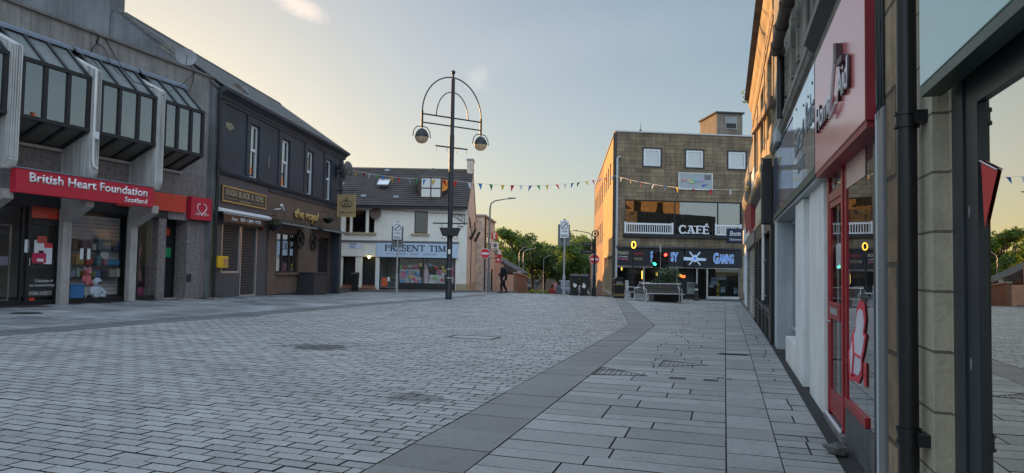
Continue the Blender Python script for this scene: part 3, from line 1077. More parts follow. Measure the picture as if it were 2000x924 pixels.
bh = on(FB, 'charity_shop', 'grey roughcast two storey shop with white concrete fins and projecting bay windows', 'shop building')
XL = -13.5                                           # runs on out of the picture to the left
XE = 0.12
OUT = 1.05                                           # how far bays and fins stand out
fx = [FB.X(21, OUT, 89), FB.X(46, OUT, 89), FB.X(182, OUT, 136), FB.X(198, OUT, 136), FB.X(309, OUT, 182), FB.X(323, OUT, 182), FB.X(401, OUT, 229)]
pitch = fx[2] - fx[0]
fins = [(fx[0] - pitch, fx[1] - pitch), (fx[0], fx[0] + .33), (fx[2], fx[2] + .30), (fx[4], fx[4] + .30)]
mb = MB().wall(XL, XE, 3.0, 8.40, [(fins[0][1], fx[6] + .02, 4.72, 7.75)], 0, .3)
mb.poly([(XE, 0, 0), (XE, .4, 0), (XE, .4, 8.4), (XE, 0, 8.4)])
mb.build('upper_wall', mt['roughcast'], bh)
MB().box(XL, XE + .03, -.07, .45, 8.40, 8.47).build('coping', M('coping', (.16, .15, .14), .9, .3, 4, .2), bh)
MB().box(XL, -.25, -.012, -.002, 3.9, 4.70).build('spandrel_panel', mt['pebble'], bh)
MB().poly([(XL, .44, 8.3), (XE, .44, 8.3), (XE, 9, 8.3), (XL, 9, 8.3)]).build('flat_roof', mt['bitumen'], bh)
closed_shell(XL, XE, .4, 9, 0, 8.3, mt['roughcast'], bh, top=False)
for a, b in fins:
    mb = MB()
    n = 5
    prof = [(0, 7.55), (-OUT, 7.02), (-OUT, 5.0), (-OUT - .02, 4.05), (-OUT + .06, 3.82), (0, 3.55)]
    mb.prism(prof, 'x', a, b)
    for k in range(n):                                # flutes stand 2 cm proud
        w = (b - a) / n
        mb.box(a + w * (k + .18), a + w * (k + .82), -OUT - .035, -OUT - .01, 4.1, 7.0)
    mb.build('concrete_fin', mt['fin'], bh, bevel=.012)


def bay(x0, x1, nm):
    z1, z2, z3, z4 = 7.72, 6.72, 5.22, 4.72
    o = OUT - .06
    pf = [(0, z1), (-o, z2), (-o, z3), (0, z4)]
    fr = MB()
    for k in range(4):
        x = x0 + (x1 - x0) * k / 3
        w = .05
        a, b = (x - w, x + w) if 0 < k < 3 else ((x, x + 2 * w) if k == 0 else (x - 2 * w, x))
        for (p, q) in zip(pf[:-1], pf[1:]):
            dy, dz = q[0] - p[0], q[1] - p[1]
            L = math.hypot(dy, dz)
            ny, nz = -dz / L * .05, dy / L * .05
            s = -1 if ny > 0 else 1
            fr.prism([p, q, (q[0] + ny * s, q[1] + nz * s - (0 if nz * s < .2 else 0)), (p[0] + ny * s, p[1] + nz * s)], 'x', a, b)
    for z in (z2, z3):
        fr.box(x0 + .002, x1 - .002, -o - .062, -o + .03, z - .05, z + .05)
    fo = fr.build('bay_window', mt['frame_blk'], bh)
    g = MB()
    g.poly([(x0, -.02, z1 - .02), (x1, -.02, z1 - .02), (x1, -o, z2), (x0, -o, z2)])
    g.build('roof_glazing', M('wired roof glass', (.13, .15, .145), .45, .25, 1.5, .05, streak=.4), fo)
    for k in range(3):
        xa, xb = x0 + (x1 - x0) * k / 3, x0 + (x1 - x0) * (k + 1) / 3
        t = [rng.normal(0, .003) for _ in range(2)]
        MB().poly([(xa, -o, z3), (xb, -o + t[0], z3), (xb, -o + t[0] + t[1], z2), (xa, -o + t[1], z2)]).build('pane', mt['glass_bay'], fo)
    MB().poly([(x0, -o, z3), (x1, -o, z3), (x1, 0, z4), (x0, 0, z4)]).build('apron_panel', M('olive panel', (.115, .115, .10), .6, .2, 1.2, .03, streak=.2), fo)
    e = MB()
    for x in (x0, x1):
        e.prism(pf, 'x', x - .015, x + .015)
    e.build('end_panel', mt['frame_blk'], fo)
    MB().prism([(-.01, z1 + .10), (-.18, z1 - .02), (-.18, z1 - .10), (-.01, z1 + .04)], 'x', x0 - .1, x1 + .1).build('flashing', mt['lead'], fo)
    MB().box(x0 - .05, x1 + .05, -.12, 0, z4 - .10, z4 - .02).build('sill', mt['column'], fo)
    # ceiling, blinds and clutter in the room behind
    for k in range(3):
        xa = x0 + (x1 - x0) * (k + rng.uniform(.08, .5)) / 3
        MB().box(xa, xa + rng.uniform(.25, .55), -.5, -.46, rng.uniform(5.3, 5.9), rng.uniform(6.2, 6.65)).build('curtain', M('curtain', tuple(rng.uniform(.15, .5) * np.array((1, .97, .92))), .9, .2, 6), fo)
    return fo


for i in range(3):
    bay(fins[i][1] + .012, fins[i + 1][0] - .012, i)
bay(fins[3][1] + .012, fx[6], 3)
MB().box(XL + .1, XE - .1, 3.5, 3.55, 4.3, 8.2).build('room_partition', mt['hide'], bh)
MB().box(XL + .1, XE - .1, .02, 8.9, 4.30, 4.36).build('upper_floor', mt['floor_in'], bh)

# ground floor
GP = -.12                                            # the glass line stands behind the columns
gz0 = .24
xw0, xw1 = FB.X(132, GP), FB.X(246, GP)
xd0, xd1 = FB.X(48, GP), FB.X(113, GP)
xe0, xe1 = FB.X(266, GP), FB.X(305, GP)
xp0, xp1 = FB.X(307, 0), FB.X(322, 0)
xr1 = FB.X(363, 0)
c1x, c2x = FB.px(120, 594, .05)[0], FB.px(252, 587, .05)[0]
for c in (c1x, c2x, c1x - (c2x - c1x)):
    prof = [(.02, .1), (-.16, .1), (-.16, 2.62), (-OUT + .1, 3.06), (-OUT + .1, 3.3), (.02, 3.3)]
    MB().prism(prof, 'x', c - .14, c + .14).build('shopfront_column', mt['column'], bh, bevel=.01)
mb = MB().box(xp0, xp1, 0, .5, .1, 3.3).box(xr1, XE, 0, .5, .1, 3.3)
mb.build('pier', mt['pebble'], bh)
vent = FB.px(369, 543, .01)
MB().box(vent[0] - .12, vent[0] + .12, -.012, .01, vent[1] - .14, vent[1] + .14).build('air_vent', mt['dark'], bh)
room(XL, XE - .05, .1, 4.2, gz0, 3.35, bh)
MB().box(XL, -1.95, -.02, .1, 3.0, 3.32).box(XL, -1.95, .06, .2, gz0 - .1, gz0 + .09).build('shopfront_rail', mt['frame_blk'], bh)
# dark recessed side door
MB().box(xp1, xr1, .55, .6, .1, 3.2).build('side_door', mt['frame_blk'], bh)
dd = [o for o in bh.children if o.name.startswith('side_door')][0]
q = FB.px(328, 493, -.5)
MB().box(q[0] - .17, q[0] + .17, .53, .545, q[1] - .17, q[1] + .17).build('notice', paint('green notice', (.02, .28, .10), .5), dd)
q = FB.px(328, 453, -.5)
MB().box(q[0] - .12, q[0] + .12, .53, .545, q[1] - .12, q[1] + .12).build('notice', mt['red2'], dd)


def shopwin(x0, x1, name='display_window', y=.12, z0=gz0 + .09, z1=3.0):
    f = MB().frame(x0, x1, z0, z1, .06, y - .04, y + .04).build(name, mt['frame_blk'], bh)
    MB().poly([(x0, y, z0), (x1, y, z0), (x1, y, z1), (x0, y, z1)]).build('pane', mt['glass_shop'], f)
    return f


w1 = shopwin(xw0, xw1)
w2 = shopwin(xe0, xe1)
w0 = shopwin(XL, xd0 - .1)
# a paper notice with a dark middle stuck on two panes
def notice(x, z, w, h, parent, y, col=(.70, .74, .76), inner=None):
    o = MB().box(x - w / 2, x + w / 2, y - .004, y, z - h / 2, z + h / 2).build('notice', paint('paper', col, .6), parent)
    if inner:
        MB().box(x - w * .17, x + w * .17, y - .007, y - .0045, z - h / 2, z + h / 2).build('print', paint('print', inner, .6), o)
    return o


q = FB.px(164, 496, GP)
notice(q[0], q[1], .36, .33, w1, .075, inner=(.02, .02, .02))
# door
dr = MB().frame(xd0, xd1, gz0 + .02, 2.60, .11, .06, .14).box(xd0 + .11, xd1 - .11, .07, .13, 1.05, 1.32).build('door', mt['frame_blk'], bh, bevel=.006)
MB().poly([(xd0, .10, .3), (xd1, .10, .3), (xd1, .10, 2.6), (xd0, .10, 2.6)]).build('pane', mt['glass_shop'], dr)
MB().box((xd0 + xd1) / 2 - .14, (xd0 + xd1) / 2 + .14, .055, .068, 1.17, 1.23).build('letter_slot', mt['black'], dr)
MB().tube([(xd0 + .06, .055, 1.35), (xd0 + .06, .02, 1.35), (xd0 + .06, .02, 1.55), (xd0 + .06, .055, 1.55)], .012, 6).build('handle', mt['steel'], dr)
for (a, b, w, h, col, inn) in ((61, 481, .42, .36, (.68, .72, .75), (.02, .02, .02)), (78, 481, .30, .24, (.7, .72, .74), None), (93, 484, .26, .26, (.6, .05, .05), None),
                               (81, 468, .30, .2, (.45, .08, .06), None), (92, 500, .26, .46, (.66, .69, .72), None), (75, 504, .42, .28, (.5, .03, .09), None), (77, 508, .2, .08, (.7, .7, .72), None)):
    q = FB.px(a, b, GP + .04)
    notice(q[0], q[1], w, h, dr, .07 - .002 * len(dr.children), col, inn)
tr = MB().frame(xd0, xd1, 2.60, 3.12, .08, .06, .14).build('transom', mt['frame_blk'], bh)
MB().box(xd0 + .08, xd1 - .08, .09, .10, 2.68, 3.04).build('transom_panel', mt['red2'], tr)
pw = paint('faded white letters', (.55, .20, .16), .5)
text('Welcome to BHF', tr, pw, FB, xd0 + .12, 2.86, .12, xd1 - xd0 - .2, .085, .004)
text('Bathgate', tr, pw, FB, xd0 + .12, 2.71, .12, .48, .085, .004)
lw = paint('white vinyl', (.62, .64, .64), .5)
text('Collection of', dr, lw, FB, xd0 + .30, .88, .085, .55, .085, .004)
text('your unwanted things', dr, lw, FB, xd0 + .10, .76, .08, .80, .085, .004)
text('01506 650512', dr, lw, FB, xd0 + .10, .52, .11, .72, .085, .004)
MB().box(xd0 + .14, xd0 + .3, .08, .09, .31, .45).build('notice', mt['red2'], dr)

# sign boards
sg = on(FB, 'shop_sign', 'long red sign board with white lettering over the charity shop front', 'sign')
sp = OUT + .10
a, b = FB.px(33, 328, sp), FB.px(33, 373, sp)
c, d = FB.px(301, 366, sp), FB.px(301, 407, sp)
zt, zb = (a[1] + c[1]) / 2, (b[1] + d[1]) / 2
MB().box(a[0], c[0], -sp, -OUT + .12, zb, zt).build('board', mt['red'], sg, bevel=.01)
MB().box(a[0] - .02, c[0] + .02, -sp - .02, -OUT + .10, zt + .003, zt + .03).build('cap', mt['lead'], sg)
wl = paint('white letters', (.78, .80, .82), .4)
t0, t1 = FB.px(57, 355, sp), FB.px(287, 395, sp)
text('British Heart Foundation', sg, wl, FB, t0[0], zb + .31, .235, t1[0] - t0[0], -sp - .002, .012, .018)
t0 = FB.px(243, 400, sp)
text('Scotland', sg, wl, FB, t0[0], zb + .08, .145, t1[0] - t0[0], -sp - .002, .012, .015)
s2 = on(FB, 'fascia_panel', 'plain orange red fascia panel right of the long charity sign', 'sign')
a, b = FB.px(364, 386, .12), FB.px(364, 416, .12)
MB().box(-4.2, a[0], -.12, .02, b[1], a[1] + .05).build('panel', mt['red2'], s2)
s3 = on(FB, 'projecting_sign', 'square red projecting sign with a white heart outline on the corner', 'sign')
a, b, c = FB.px(368, 389, .1), FB.px(407, 432, .1), FB.px(407, 389, .1)
x0, x1, z0, z1 = a[0], b[0], b[1], c[1]
MB().box(x0, x1, -.24, -.03, z0, z1).build('board', mt['red'], s3, bevel=.01)
hz, hx, hs = (z0 + z1) / 2 - .03, (x0 + x1) / 2, (z1 - z0) * .029
pts = []
for k in range(8, 57):
    t = 2 * PI * k / 64
    pts.append((hx + hs * .62 * 16 * math.sin(t) ** 3, -.25, hz + .03 + hs * .62 * (13 * math.cos(t) - 5 * math.cos(2 * t) - 2 * math.cos(3 * t) - math.cos(4 * t))))
hm = MB().tube(pts, .016, 6)
zz = pts[0][2]
for sgn in (-1, 1):
    e = pts[0] if (pts[0][0] - hx) * sgn > 0 else pts[-1]
    hm.tube([(hx + sgn * .03, -.25, hz - .20), (hx + sgn * .09, -.25, hz - .10), (hx + sgn * .16, -.25, hz - .22), (hx + sgn * .22, -.25, hz - .1), (hx + sgn * .26, -.25, hz - .2), (hx + sgn * .34, -.25, hz - .17)], .012, 5)
hm.build('heart_mark', wl, s3)

# goods in the windows
def on_b(x, y, z, name, label, cat, group=None):
    p = FB.w(x, y, z)
    return thing(name, label, cat, p, FB.th, group)


fz = gz0 + .1
def soft_toy(x, y, z, s, col, col2, name, label, cat):
    o = on_b(x, y, z, name, label, cat)
    m1, m2 = M(name + ' plush', col, .95, .2, 12, .3, 60), M(name + ' plush b', col2, .95, .2, 12, .3, 60)
    MB().ball((0, 0, .17 * s), .15 * s, .13 * s, .18 * s).build('body', m1, o, True)
    MB().ball((0, -.02, .42 * s), .13 * s, .12 * s, .12 * s).build('head', m1, o, True)
    MB().ball((-.09 * s, 0, .53 * s), .05 * s).build('ear', m2, o, True)
    MB().ball((.09 * s, 0, .53 * s), .05 * s).build('ear', m2, o, True)
    for sx in (-1, 1):
        MB().tube([(sx * .12 * s, 0, .26 * s), (sx * .2 * s, -.06 * s, .16 * s), (sx * .2 * s, -.12 * s, .10 * s)], [.05 * s, .045 * s, .04 * s], 8).build('arm', m1, o, True)
        MB().tube([(sx * .08 * s, -.02, .06 * s), (sx * .13 * s, -.18 * s, .05 * s)], [.06 * s, .055 * s], 8).build('leg', m1, o, True)
    MB().ball((0, -.13 * s, .40 * s), .05 * s, .04 * s, .04 * s).build('muzzle', m2, o, True)
    return o


wx = lambda px, y=560: FB.X(px, GP - .5, y)
st = on_b(wx(180), .75, fz, 'display_stool', 'small pale wooden stool under the toys in the charity window', 'stool')
MB().box(-.25, .25, -.16, .16, .38, .42).build('seat', mt['terracotta'], st)
for sx in (-1, 1):
    for sy in (-1, 1):
        MB().tube([(sx * .2, sy * .12, .38), (sx * .23, sy * .14, 0)], .02, 6).build('leg', mt['cream'], st)
soft_toy(wx(174), .72, fz + .42, .95, (.80, .22, .24), (.85, .5, .45), 'soft_toy', 'pink and red soft toy seated on the window stool', 'soft toy')
soft_toy(wx(186), .60, fz + .0, 1.2, (.62, .70, .80), (.06, .06, .08), 'soft_toy', 'grey blue soft toy in front of the window stool', 'soft toy')
bx = on_b(wx(143), .6, fz, 'storage_tub', 'bright blue storage tub in the corner of the charity window', 'tub')
MB().box(-.24, .24, -.15, .15, 0, .42).build('tub', paint('blue plastic', (.05, .22, .55), .35), bx, bevel=.02)
MB().box(-.26, .26, -.17, .17, .425, .46).build('lid', paint('blue lid', (.12, .35, .65), .35), bx, bevel=.01)
sh = on_b(wx(212), 1.5, fz, 'shelf_unit', 'slatted white shelf wall behind the charity window', 'shelves')
m = MB()
for k in range(20):
    m.box(-1.1, 1.2, 0, .02, .05 + k * .13, .05 + k * .13 + .115)
m.build('slat_wall', M('slatwall', (.82, .83, .84), .6, .1, 2, 0), sh)
m = MB()
for z in (.62, 1.02, 1.5):
    m.box(-.9, 1.1, -.32, -.01, z, z + .02)
m.build('shelf', mt['frame_blk'], sh)
for k, (dx, z, w, h, col, nm, lab) in enumerate((
        (-.55, 1.04, .30, .34, (.45, .30, .10), 'gift_box', 'tan gift box on the upper charity shelf'),
        (-.2, 1.04, .26, .22, (.5, .10, .08), 'gift_box', 'red gift box on the upper charity shelf'),
        (.72, 1.04, .5, .16, (.05, .30, .55), 'gift_box', 'bright blue flat box on the upper charity shelf'),
        (.15, 1.04, .14, .3, (.16, .30, .34), 'gift_box', 'narrow teal box on the upper charity shelf'),
        (.35, 1.52, .5, .4, (.14, .22, .27), 'gift_box', 'pale teal box on the top charity shelf'),
        (-.35, 1.52, .3, .3, (.20, .10, .12), 'gift_box', 'plum box on the top charity shelf'),
        (.1, .64, .26, .2, (.10, .20, .4), 'gift_box', 'small blue box on the lower charity shelf'),
        (.75, .64, .3, .24, (.42, .38, .34), 'gift_box', 'cream box on the lower charity shelf'))):
    x = wx(212) + dx
    o = on_b(x, 1.32, fz + z - .0, nm, lab, 'box', 'goods on the charity shop shelves')
    MB().box(-w / 2, w / 2, -.1, .1, 0.0, h * .8).build('box', paint('card', col, .6), o, bevel=.006)
    MB().box(-w / 2 - .006, w / 2 + .006, -.106, .106, h * .8 + .002, h).build('lid', paint('card lid', tuple(min(1, c * 1.35) for c in col), .6), o, bevel=.006)
for k, (nm, col, dx, z, w, h) in enumerate((('lilac', (.45, .35, .55), -.8, .64, .16, .22), ('mint', (.35, .55, .42), -.6, .64, .12, .3), ('orange', (.7, .3, .05), -.35, .64, .14, .18),
                                             ('black', (.03, .03, .03), .4, .64, .22, .26), ('ivory', (.7, .66, .55), .95, .64, .12, .28), ('rose', (.65, .25, .32), .45, 1.04, .12, .2),
                                             ('brown', (.22, .12, .06), -.75, 1.52, .2, .34), ('silver', (.5, .5, .52), -.05, 1.52, .16, .22), ('navy', (.03, .06, .2), .85, 1.52, .2, .3), ('lime', (.4, .55, .08), .0, .64, .1, .16))):
    o = on_b(wx(212) + dx, 1.30, fz + z, 'gift_box', nm + ' coloured carton among the goods on the charity shelves', 'box', 'goods on the charity shop shelves')
    MB().box(-w / 2, w / 2, -.08, .08, 0.0, h * .75).build('box', paint('card ' + nm, col, .6, .3, vs=14), o, bevel=.006)
    MB().box(-w / 2 - .005, w / 2 + .005, -.085, .085, h * .75 + .002, h).build('lid', paint('lid ' + nm, tuple(min(1, c * .7 + .08) for c in col), .6), o, bevel=.006)
pl = on_b(wx(232), 1.28, fz + 1.22, 'display_plate', 'round white display plate on the charity shelf', 'plate')
MB().lathe([(.0, 0), (.17, .02), (.17, .03), (.12, .05), (.06, .035), (0, .035)], n=20).build('plate', mt['offwhite'], pl, True)
pl.children[0].rotation_euler = (R(80), 0, 0)
pl.children[0].location = (0, 0, .17)


def garment(x, y, z, hgt, col, label):
    o = on_b(x, y, z, 'dress_form', label, 'mannequin', 'dressed mannequins in shop windows')
    MB().lathe([(.02, 0), (.16, .0), (.16, .02), (.02, .03), (.018, hgt * .4), (0, hgt * .4)], n=12).build('stand', mt['steel'], o)
    MB().lathe([(.20, hgt * .25), (.24, hgt * .27), (.14, hgt * .62), (.19, hgt * .82), (.16, hgt * .92), (.05, hgt * .95), (.045, hgt), (0, hgt)], n=14).build('dress', M('dress', col, .9, .45, 9, .2, 30), o, True)
    return o


garment(wx(272, 520), .8, fz, 1.95, (.24, .13, .13), 'mannequin in a long patterned plum dress in the charity window')
hb = on_b(wx(276), .65, fz, 'handbag', 'magenta handbag on the floor of the narrow charity window', 'bag')
MB().box(-.24, .24, -.09, .09, 0, .30).build('body', paint('magenta leather', (.35, .04, .16), .5), hb, bevel=.05)
MB().tube([(-.14, 0, .29), (-.12, 0, .42), (0, 0, .48), (.12, 0, .42), (.14, 0, .29)], .014, 6).build('handle', paint('magenta handle', (.3, .03, .14), .5), hb)
rk = on_b(wx(10, 520), 1.0, fz, 'display_rack', 'tall silver display rack in the left hand charity window', 'display stand')
MB().frame(-.42, .42, 0, 2.15, .04, -.02, .02).build('frame', mt['alu'], rk)
MB().box(-.36, .36, -.01, .01, 1.0, 1.25).build('placard', paint('lilac card', (.5, .45, .6), .5), rk)

# dish, cables on the wall
def dish(f, px, py, p, dia, name_label, az=.5, tilt=.25, mat=None, stem=.3):
    x, z = f.px(px, py, p)
    w = f.w(x, -p, z)
    o = thing('satellite_dish', name_label, 'satellite dish', w, f.th + az)
    m = MB()
    prof = [(0, .0), (dia * .25, .012), (dia * .42, .045), (dia * .5, .075), (dia * .49, .085), (dia * .4, .055), (dia * .25, .024), (0, .012)]
    m.lathe(prof, n=24)
    d = m.build('dish', mat or M('grey dish', (.20, .205, .21), .55, .1, 3, 0), o, True)
    d.rotation_euler = (R(90) - tilt, 0, 0)
    MB().tube([(0, .02, 0), (0, .18, -.05), (0, .22, -stem)], .025, 8).build('mount', mt['sign_grey'], o)
    MB().tube([(0, -.02, -dia * .45), (0, -dia * .5, -dia * .2), (0, -dia * .55, -dia * .05)], .014, 6).ball((0, -dia * .56, -dia * .02), .04).build('feed_arm', mt['sign_grey'], o)
    return o


dish(FB, 363, 113, -.25, .72, 'grey satellite dish standing on the roughcast parapet', -.75, .3, stem=.55)
cb = on(FB, 'wall_cable', 'loose black cables drooping down the roughcast wall to the bay windows', 'cable')
for pts in (((193, 70, .02), (191, 82, .03), (180, 95, .03), (178, 110, .03), (195, 135, 1.1)),
            ((193, 70, .02), (188, 82, .03), (205, 95, .05), (212, 118, .2), (232, 145, .95)),
            ((205, 74, .02), (222, 105, .05), (240, 135, .8), (262, 160, 1.05), (300, 172, 1.08)),
            ((380, 140, .02), (372, 150, .1), (352, 168, .6), (318, 186, 1.1)),
            ((380, 140, .02), (376, 160, .1), (370, 180, .5), (352, 172, .9))):
    p3 = []
    for a, b, p in pts:
        x, z = FB.px(a, b, p)
        p3.append((x, -p, z))
    sm = []
    for i in range(len(p3) - 1):
        for t in range(4):
            sm.append(tuple(Vector(p3[i]).lerp(Vector(p3[i + 1]), t / 4)))
    sm.append(p3[-1])
    MB().tube(sm, .013, 5).build('cable', mt['cable'], cb, True)
dp = on(FB, 'drainpipe', 'white downpipe with a bent end on the middle concrete fin', 'drainpipe')
a = FB.px(190, 290, OUT + .06)
x = fins[2][0] + .04
MB().tube([(x, -OUT - .08, 7.0), (x, -OUT - .08, 4.4), (x + .05, -OUT - .08, 4.2), (x + .18, -OUT - .06, 4.15)], .035, 8).build('pipe', mt['offwhite'], dp, True)
MB().box(x - .02, x + .14, -OUT - .12, -OUT - .035, 5.0, 5.2).build('junction_box', mt['white'], dp)

# ================================================================== dark grey pub with the butcher's shop
RX1 = 15.0
pb = on(FR, 'public_house', 'dark grey two storey corner pub with four tall white sash windows and slate roof', 'pub building')
wins = []
for (l, r, t, bt) in ((483, 500, 241, 346), (545.5, 561, 269, 364), (595.8, 608, 292, 380), (634, 644, 306, 391)):
    x0, x1 = FR.X(l, -.1, 300), FR.X(r, -.1, 300)
    wins.append((x0, x1, 5.07, 7.28))
bw = (FR.X(433, 0, 480), FR.X(469, 0, 480), 1.13, 2.98)
bd = (FR.X(470.5, 0, 480), FR.X(502, 0, 480), .05, 2.98)
pw_ = (FR.X(535, -.1), FR.X(579, -.1), 1.12, 2.98)
pd = (FR.X(620, 0), FR.X(643, 0), -.3, 3.0)
mb = MB().wall(0, RX1, 5.0, 7.75, wins, 0, .16)
mb.build('upper_wall', mt['slate_paint'], pb)
SPL = FR.X(522, 0, 480)
MB().wall(0, SPL, -.4, 5.0, [bw, bd], 0, .14).build('butcher_front', mt['grey_panel'], pb)
MB().wall(SPL, RX1, -.4, 4.7, [pw_, pd], 0, .22).build('lower_wall', mt['brown_paint'], pb)
mb = MB().box(SPL, RX1 + .02, -.045, 0, 4.7, 5.0)
mb.build('frieze', mt['slate_paint'], pb)
# string course, raised window surrounds, panels, corner strip, cornice
mb = MB().prism([(0, 4.86), (-.10, 4.9), (-.16, 5.0), (-.16, 5.06), (0, 5.1)], 'x', -.02, RX1 + .12)
mb.build('string_course', mt['slate_paint'], pb)
mb = MB()
for x0, x1, z0, z1 in wins:
    mb.box(x0 - .34, x0 - .02, -.05, 0, 5.1, z1 + .32).box(x1 + .02, x1 + .34, -.05, 0, 5.1, z1 + .32).box(x0 - .02, x1 + .02, -.05, 0, z1 + .03, z1 + .32)
mb.box(0, .42, -.07, 0, 5.1, 7.7).box(RX1 - .4, RX1 + .002, -.07, 0, 5.1, 7.7)
mb.box(.42, RX1 - .4, -.05, 0, 7.62, 7.75)
mb.build('window_surround', mt['slate_paint'], pb, bevel=.012)
MB().prism([(.0, 7.72), (-.08, 7.74), (-.10, 7.86), (-.26, 7.98), (-.34, 8.0), (-.36, 8.12), (.1, 8.16)], 'x', -.05, RX1 + .30).build('cornice', mt['slate_paint'], pb)
MB().prism([(.0, 7.735), (.0, 8.1), (.3, 8.1), (.3, 7.735)], 'x', RX1 - .01, RX1 + .14).build('cornice_return', mt['slate_paint'], pb)
q0, q1 = FR.px(440, 236, .0), FR.px(456, 257, .0)
pts = [(q0[0] + (q1[0] - q0[0]) * (.5 + .5 * math.cos(t) * (1 + .22 * math.sin(3 * t + 1))), q1[1] + (q0[1] - q1[1]) * (.5 + .5 * math.sin(t) * (1 + .15 * math.cos(5 * t)))) for t in np.linspace(0, 2 * PI, 18)[:-1]]
MB().prism(pts, 'y', -.010, .0).build('bare_patch', M('bare stone', (.30, .25, .18), .95, .4, 9, .6, 30), pb)
q = FR.px(524, 335, 0)
MB().prism([(q[0], 5.75), (q[0] + .06, 5.72), (q[0] + .10, 6.3), (q[0] + .04, 6.32)], 'y', -.006, 0).build('bare_patch', M('flaked paint', (.3, .3, .3), .95, .4, 9), pb)
for x0, x1, z0, z1 in wins:
    y = .12
    f = MB().frame(x0, x1, z0, z1, .085, y - .05, y + .05).box(x0 + .085, x1 - .085, y - .045, y + .045, 6.20, 6.32).build('sash_window', mt['white'], pb)
    MB().poly([(x0, y, z0), (x1, y, z0), (x1, y, 6.26), (x0, y, 6.26)]).build('pane', mt['glass_dark'], f)
    MB().poly([(x0, y - .02, 6.26), (x1, y - .02, 6.26), (x1, y - .02, z1), (x0, y - .02, z1)]).build('pane', mt['glass_dark'], f)
    MB().box(x0 - .08, x1 + .08, -.10, .06, z0 - .09, z0 - .003).build('sill', mt['slate_paint'], f)
# gable roof
EV, RDG, BACK = 8.1, 11.0, 4.0
mb = MB()
for y0, y1, z0, z1 in ((-.30, BACK, EV - .02, RDG), (2 * BACK + .3, BACK, EV - .02, RDG)):
    mb.add([(.0, y0, z0), (RX1 + .2, y0, z0), (RX1 + .2, y1, z1), (.0, y1, z1), (.0, y0, z0 + .07), (RX1 + .2, y0, z0 + .07), (RX1 + .2, y1, z1 + .07), (.0, y1, z1 + .07)],
           [(0, 1, 2, 3), (4, 5, 6, 7), (0, 1, 5, 4), (1, 2, 6, 5), (2, 3, 7, 6), (3, 0, 4, 7)])
mb.build('roof', mt['slates'], pb)
MB().prism([(BACK - .16, RDG - .02), (BACK, RDG + .14), (BACK + .16, RDG - .02)], 'x', .3, RX1 + .2).build('ridge_tiles', mt['bitumen'], pb)
gab = [(0.01, 0), (.01, EV), (BACK, RDG), (2 * BACK, EV), (2 * BACK, 0)]
MB().prism(gab, 'x', -.25, -.003).build('gable_wall', mt['render_gable'], pb)
MB().prism(gab, 'x', RX1 - .003, RX1 - .25).build('far_gable_wall', mt['slate_paint'], pb)
mb = MB()
for k in range(15):                                   # coping stones up the near verge, some shaken loose
    t0, t1 = k / 15 + .004, (k + 1) / 15 - .004
    dz = rng.normal(.0, .014)
    a, b = Vector((0, -.05, EV - .06)).lerp(Vector((0, BACK, RDG)), t0), Vector((0, -.05, EV - .06)).lerp(Vector((0, BACK, RDG)), t1)
    mb.add([(-.30, a.y, a.z + dz), (.06, a.y, a.z + dz), (.06, b.y, b.z + dz), (-.30, b.y, b.z + dz), (-.30, a.y, a.z + .11 + dz), (.06, a.y, a.z + .11 + dz), (.06, b.y, b.z + .11 + dz), (-.30, b.y, b.z + .11 + dz)],
           [(0, 3, 2, 1), (4, 5, 6, 7), (0, 1, 5, 4), (1, 2, 6, 5), (2, 3, 7, 6), (3, 0, 4, 7)])
mb.build('verge_coping', M('verge stones', (.13, .125, .12), .95, .3, 5, .4), pb)
arch = [(2.15 + .62 * math.cos(t), 8.40 + .55 * math.sin(t)) for t in np.linspace(0, PI, 14)]
MB().prism(arch, 'x', -.285, -.252).build('blocked_arch', M('dark cement', (.09, .088, .09), .95, .15, 3), pb)
MB().prism([(1.6, 9.15), (2.3, 9.62), (2.0, 9.72), (1.5, 9.35)], 'x', -.275, -.252).build('bare_patch', M('old mortar', (.22, .20, .17), .95, .5, 7), pb)
# chimney on the near gable
ch = MB().box(-.32, .55, BACK + .22, BACK + 10.4, 6.0, RDG + 5.0).build('chimney', mt['render_gable'], pb)
MB().box(-.4, .63, BACK + .14, BACK + 10.48, RDG + 5.003, RDG + 5.14).build('chimney_cap', mt['column'], ch)
mb = MB()
for k in range(4):
    mb.lathe([(.11, 0), (.13, .05), (.10, .1), (.12, .45), (.09, .45), (.08, .1)], (0.04, BACK + .7 + .7 * k, RDG + 5.14), 12)
mb.build('chimney_pots', mt['terracotta'], ch)
closed_shell(.05, RX1 - .3, .3, 2 * BACK - .02, -.3, 8.0, mt['slate_paint'], pb, top=False)
room(.1, SPL, .14, 2.5, 0.1, 4.8, pb, mt['hide'], 'butcher_interior')
room(SPL + .05, RX1 - .3, .24, 4.0, 0.0, 4.6, pb, mt['floor_in'], 'bar_interior')
MB().box(.1, RX1 - .3, 3.0, 3.05, 4.95, 7.9).box(.1, RX1 - .3, .2, 3.0, 4.82, 4.88).build('upper_room', mt['hide'], pb)

# roof ventilator
vp = FR.px(464, 165, -.9)
vt = MB()
vt.box(-.30, .30, -.28, .28, -.75, .0).build
o = MB().box(vp[0] - .2, vp[0] + .2, .65, 1.05, EV + .3, 8.75).build('roof_vent', mt['lead'], pb)
pts = [(.85 - .30 * math.cos(t), 8.75 + .30 * math.sin(t)) for t in np.linspace(0, PI, 12)]
MB().prism(pts, 'x', vp[0] - .32, vp[0] + .1).build('cowl', M('dull brown cowl', (.13, .105, .09), .8, .3, 5), o)
MB().prism([(.85 - .32 * math.cos(t), 8.75 + .32 * math.sin(t)) for t in np.linspace(0, PI, 12)], 'x', vp[0] + .105, vp[0] + .28).build('cowl_hood', mt['lead'], o)

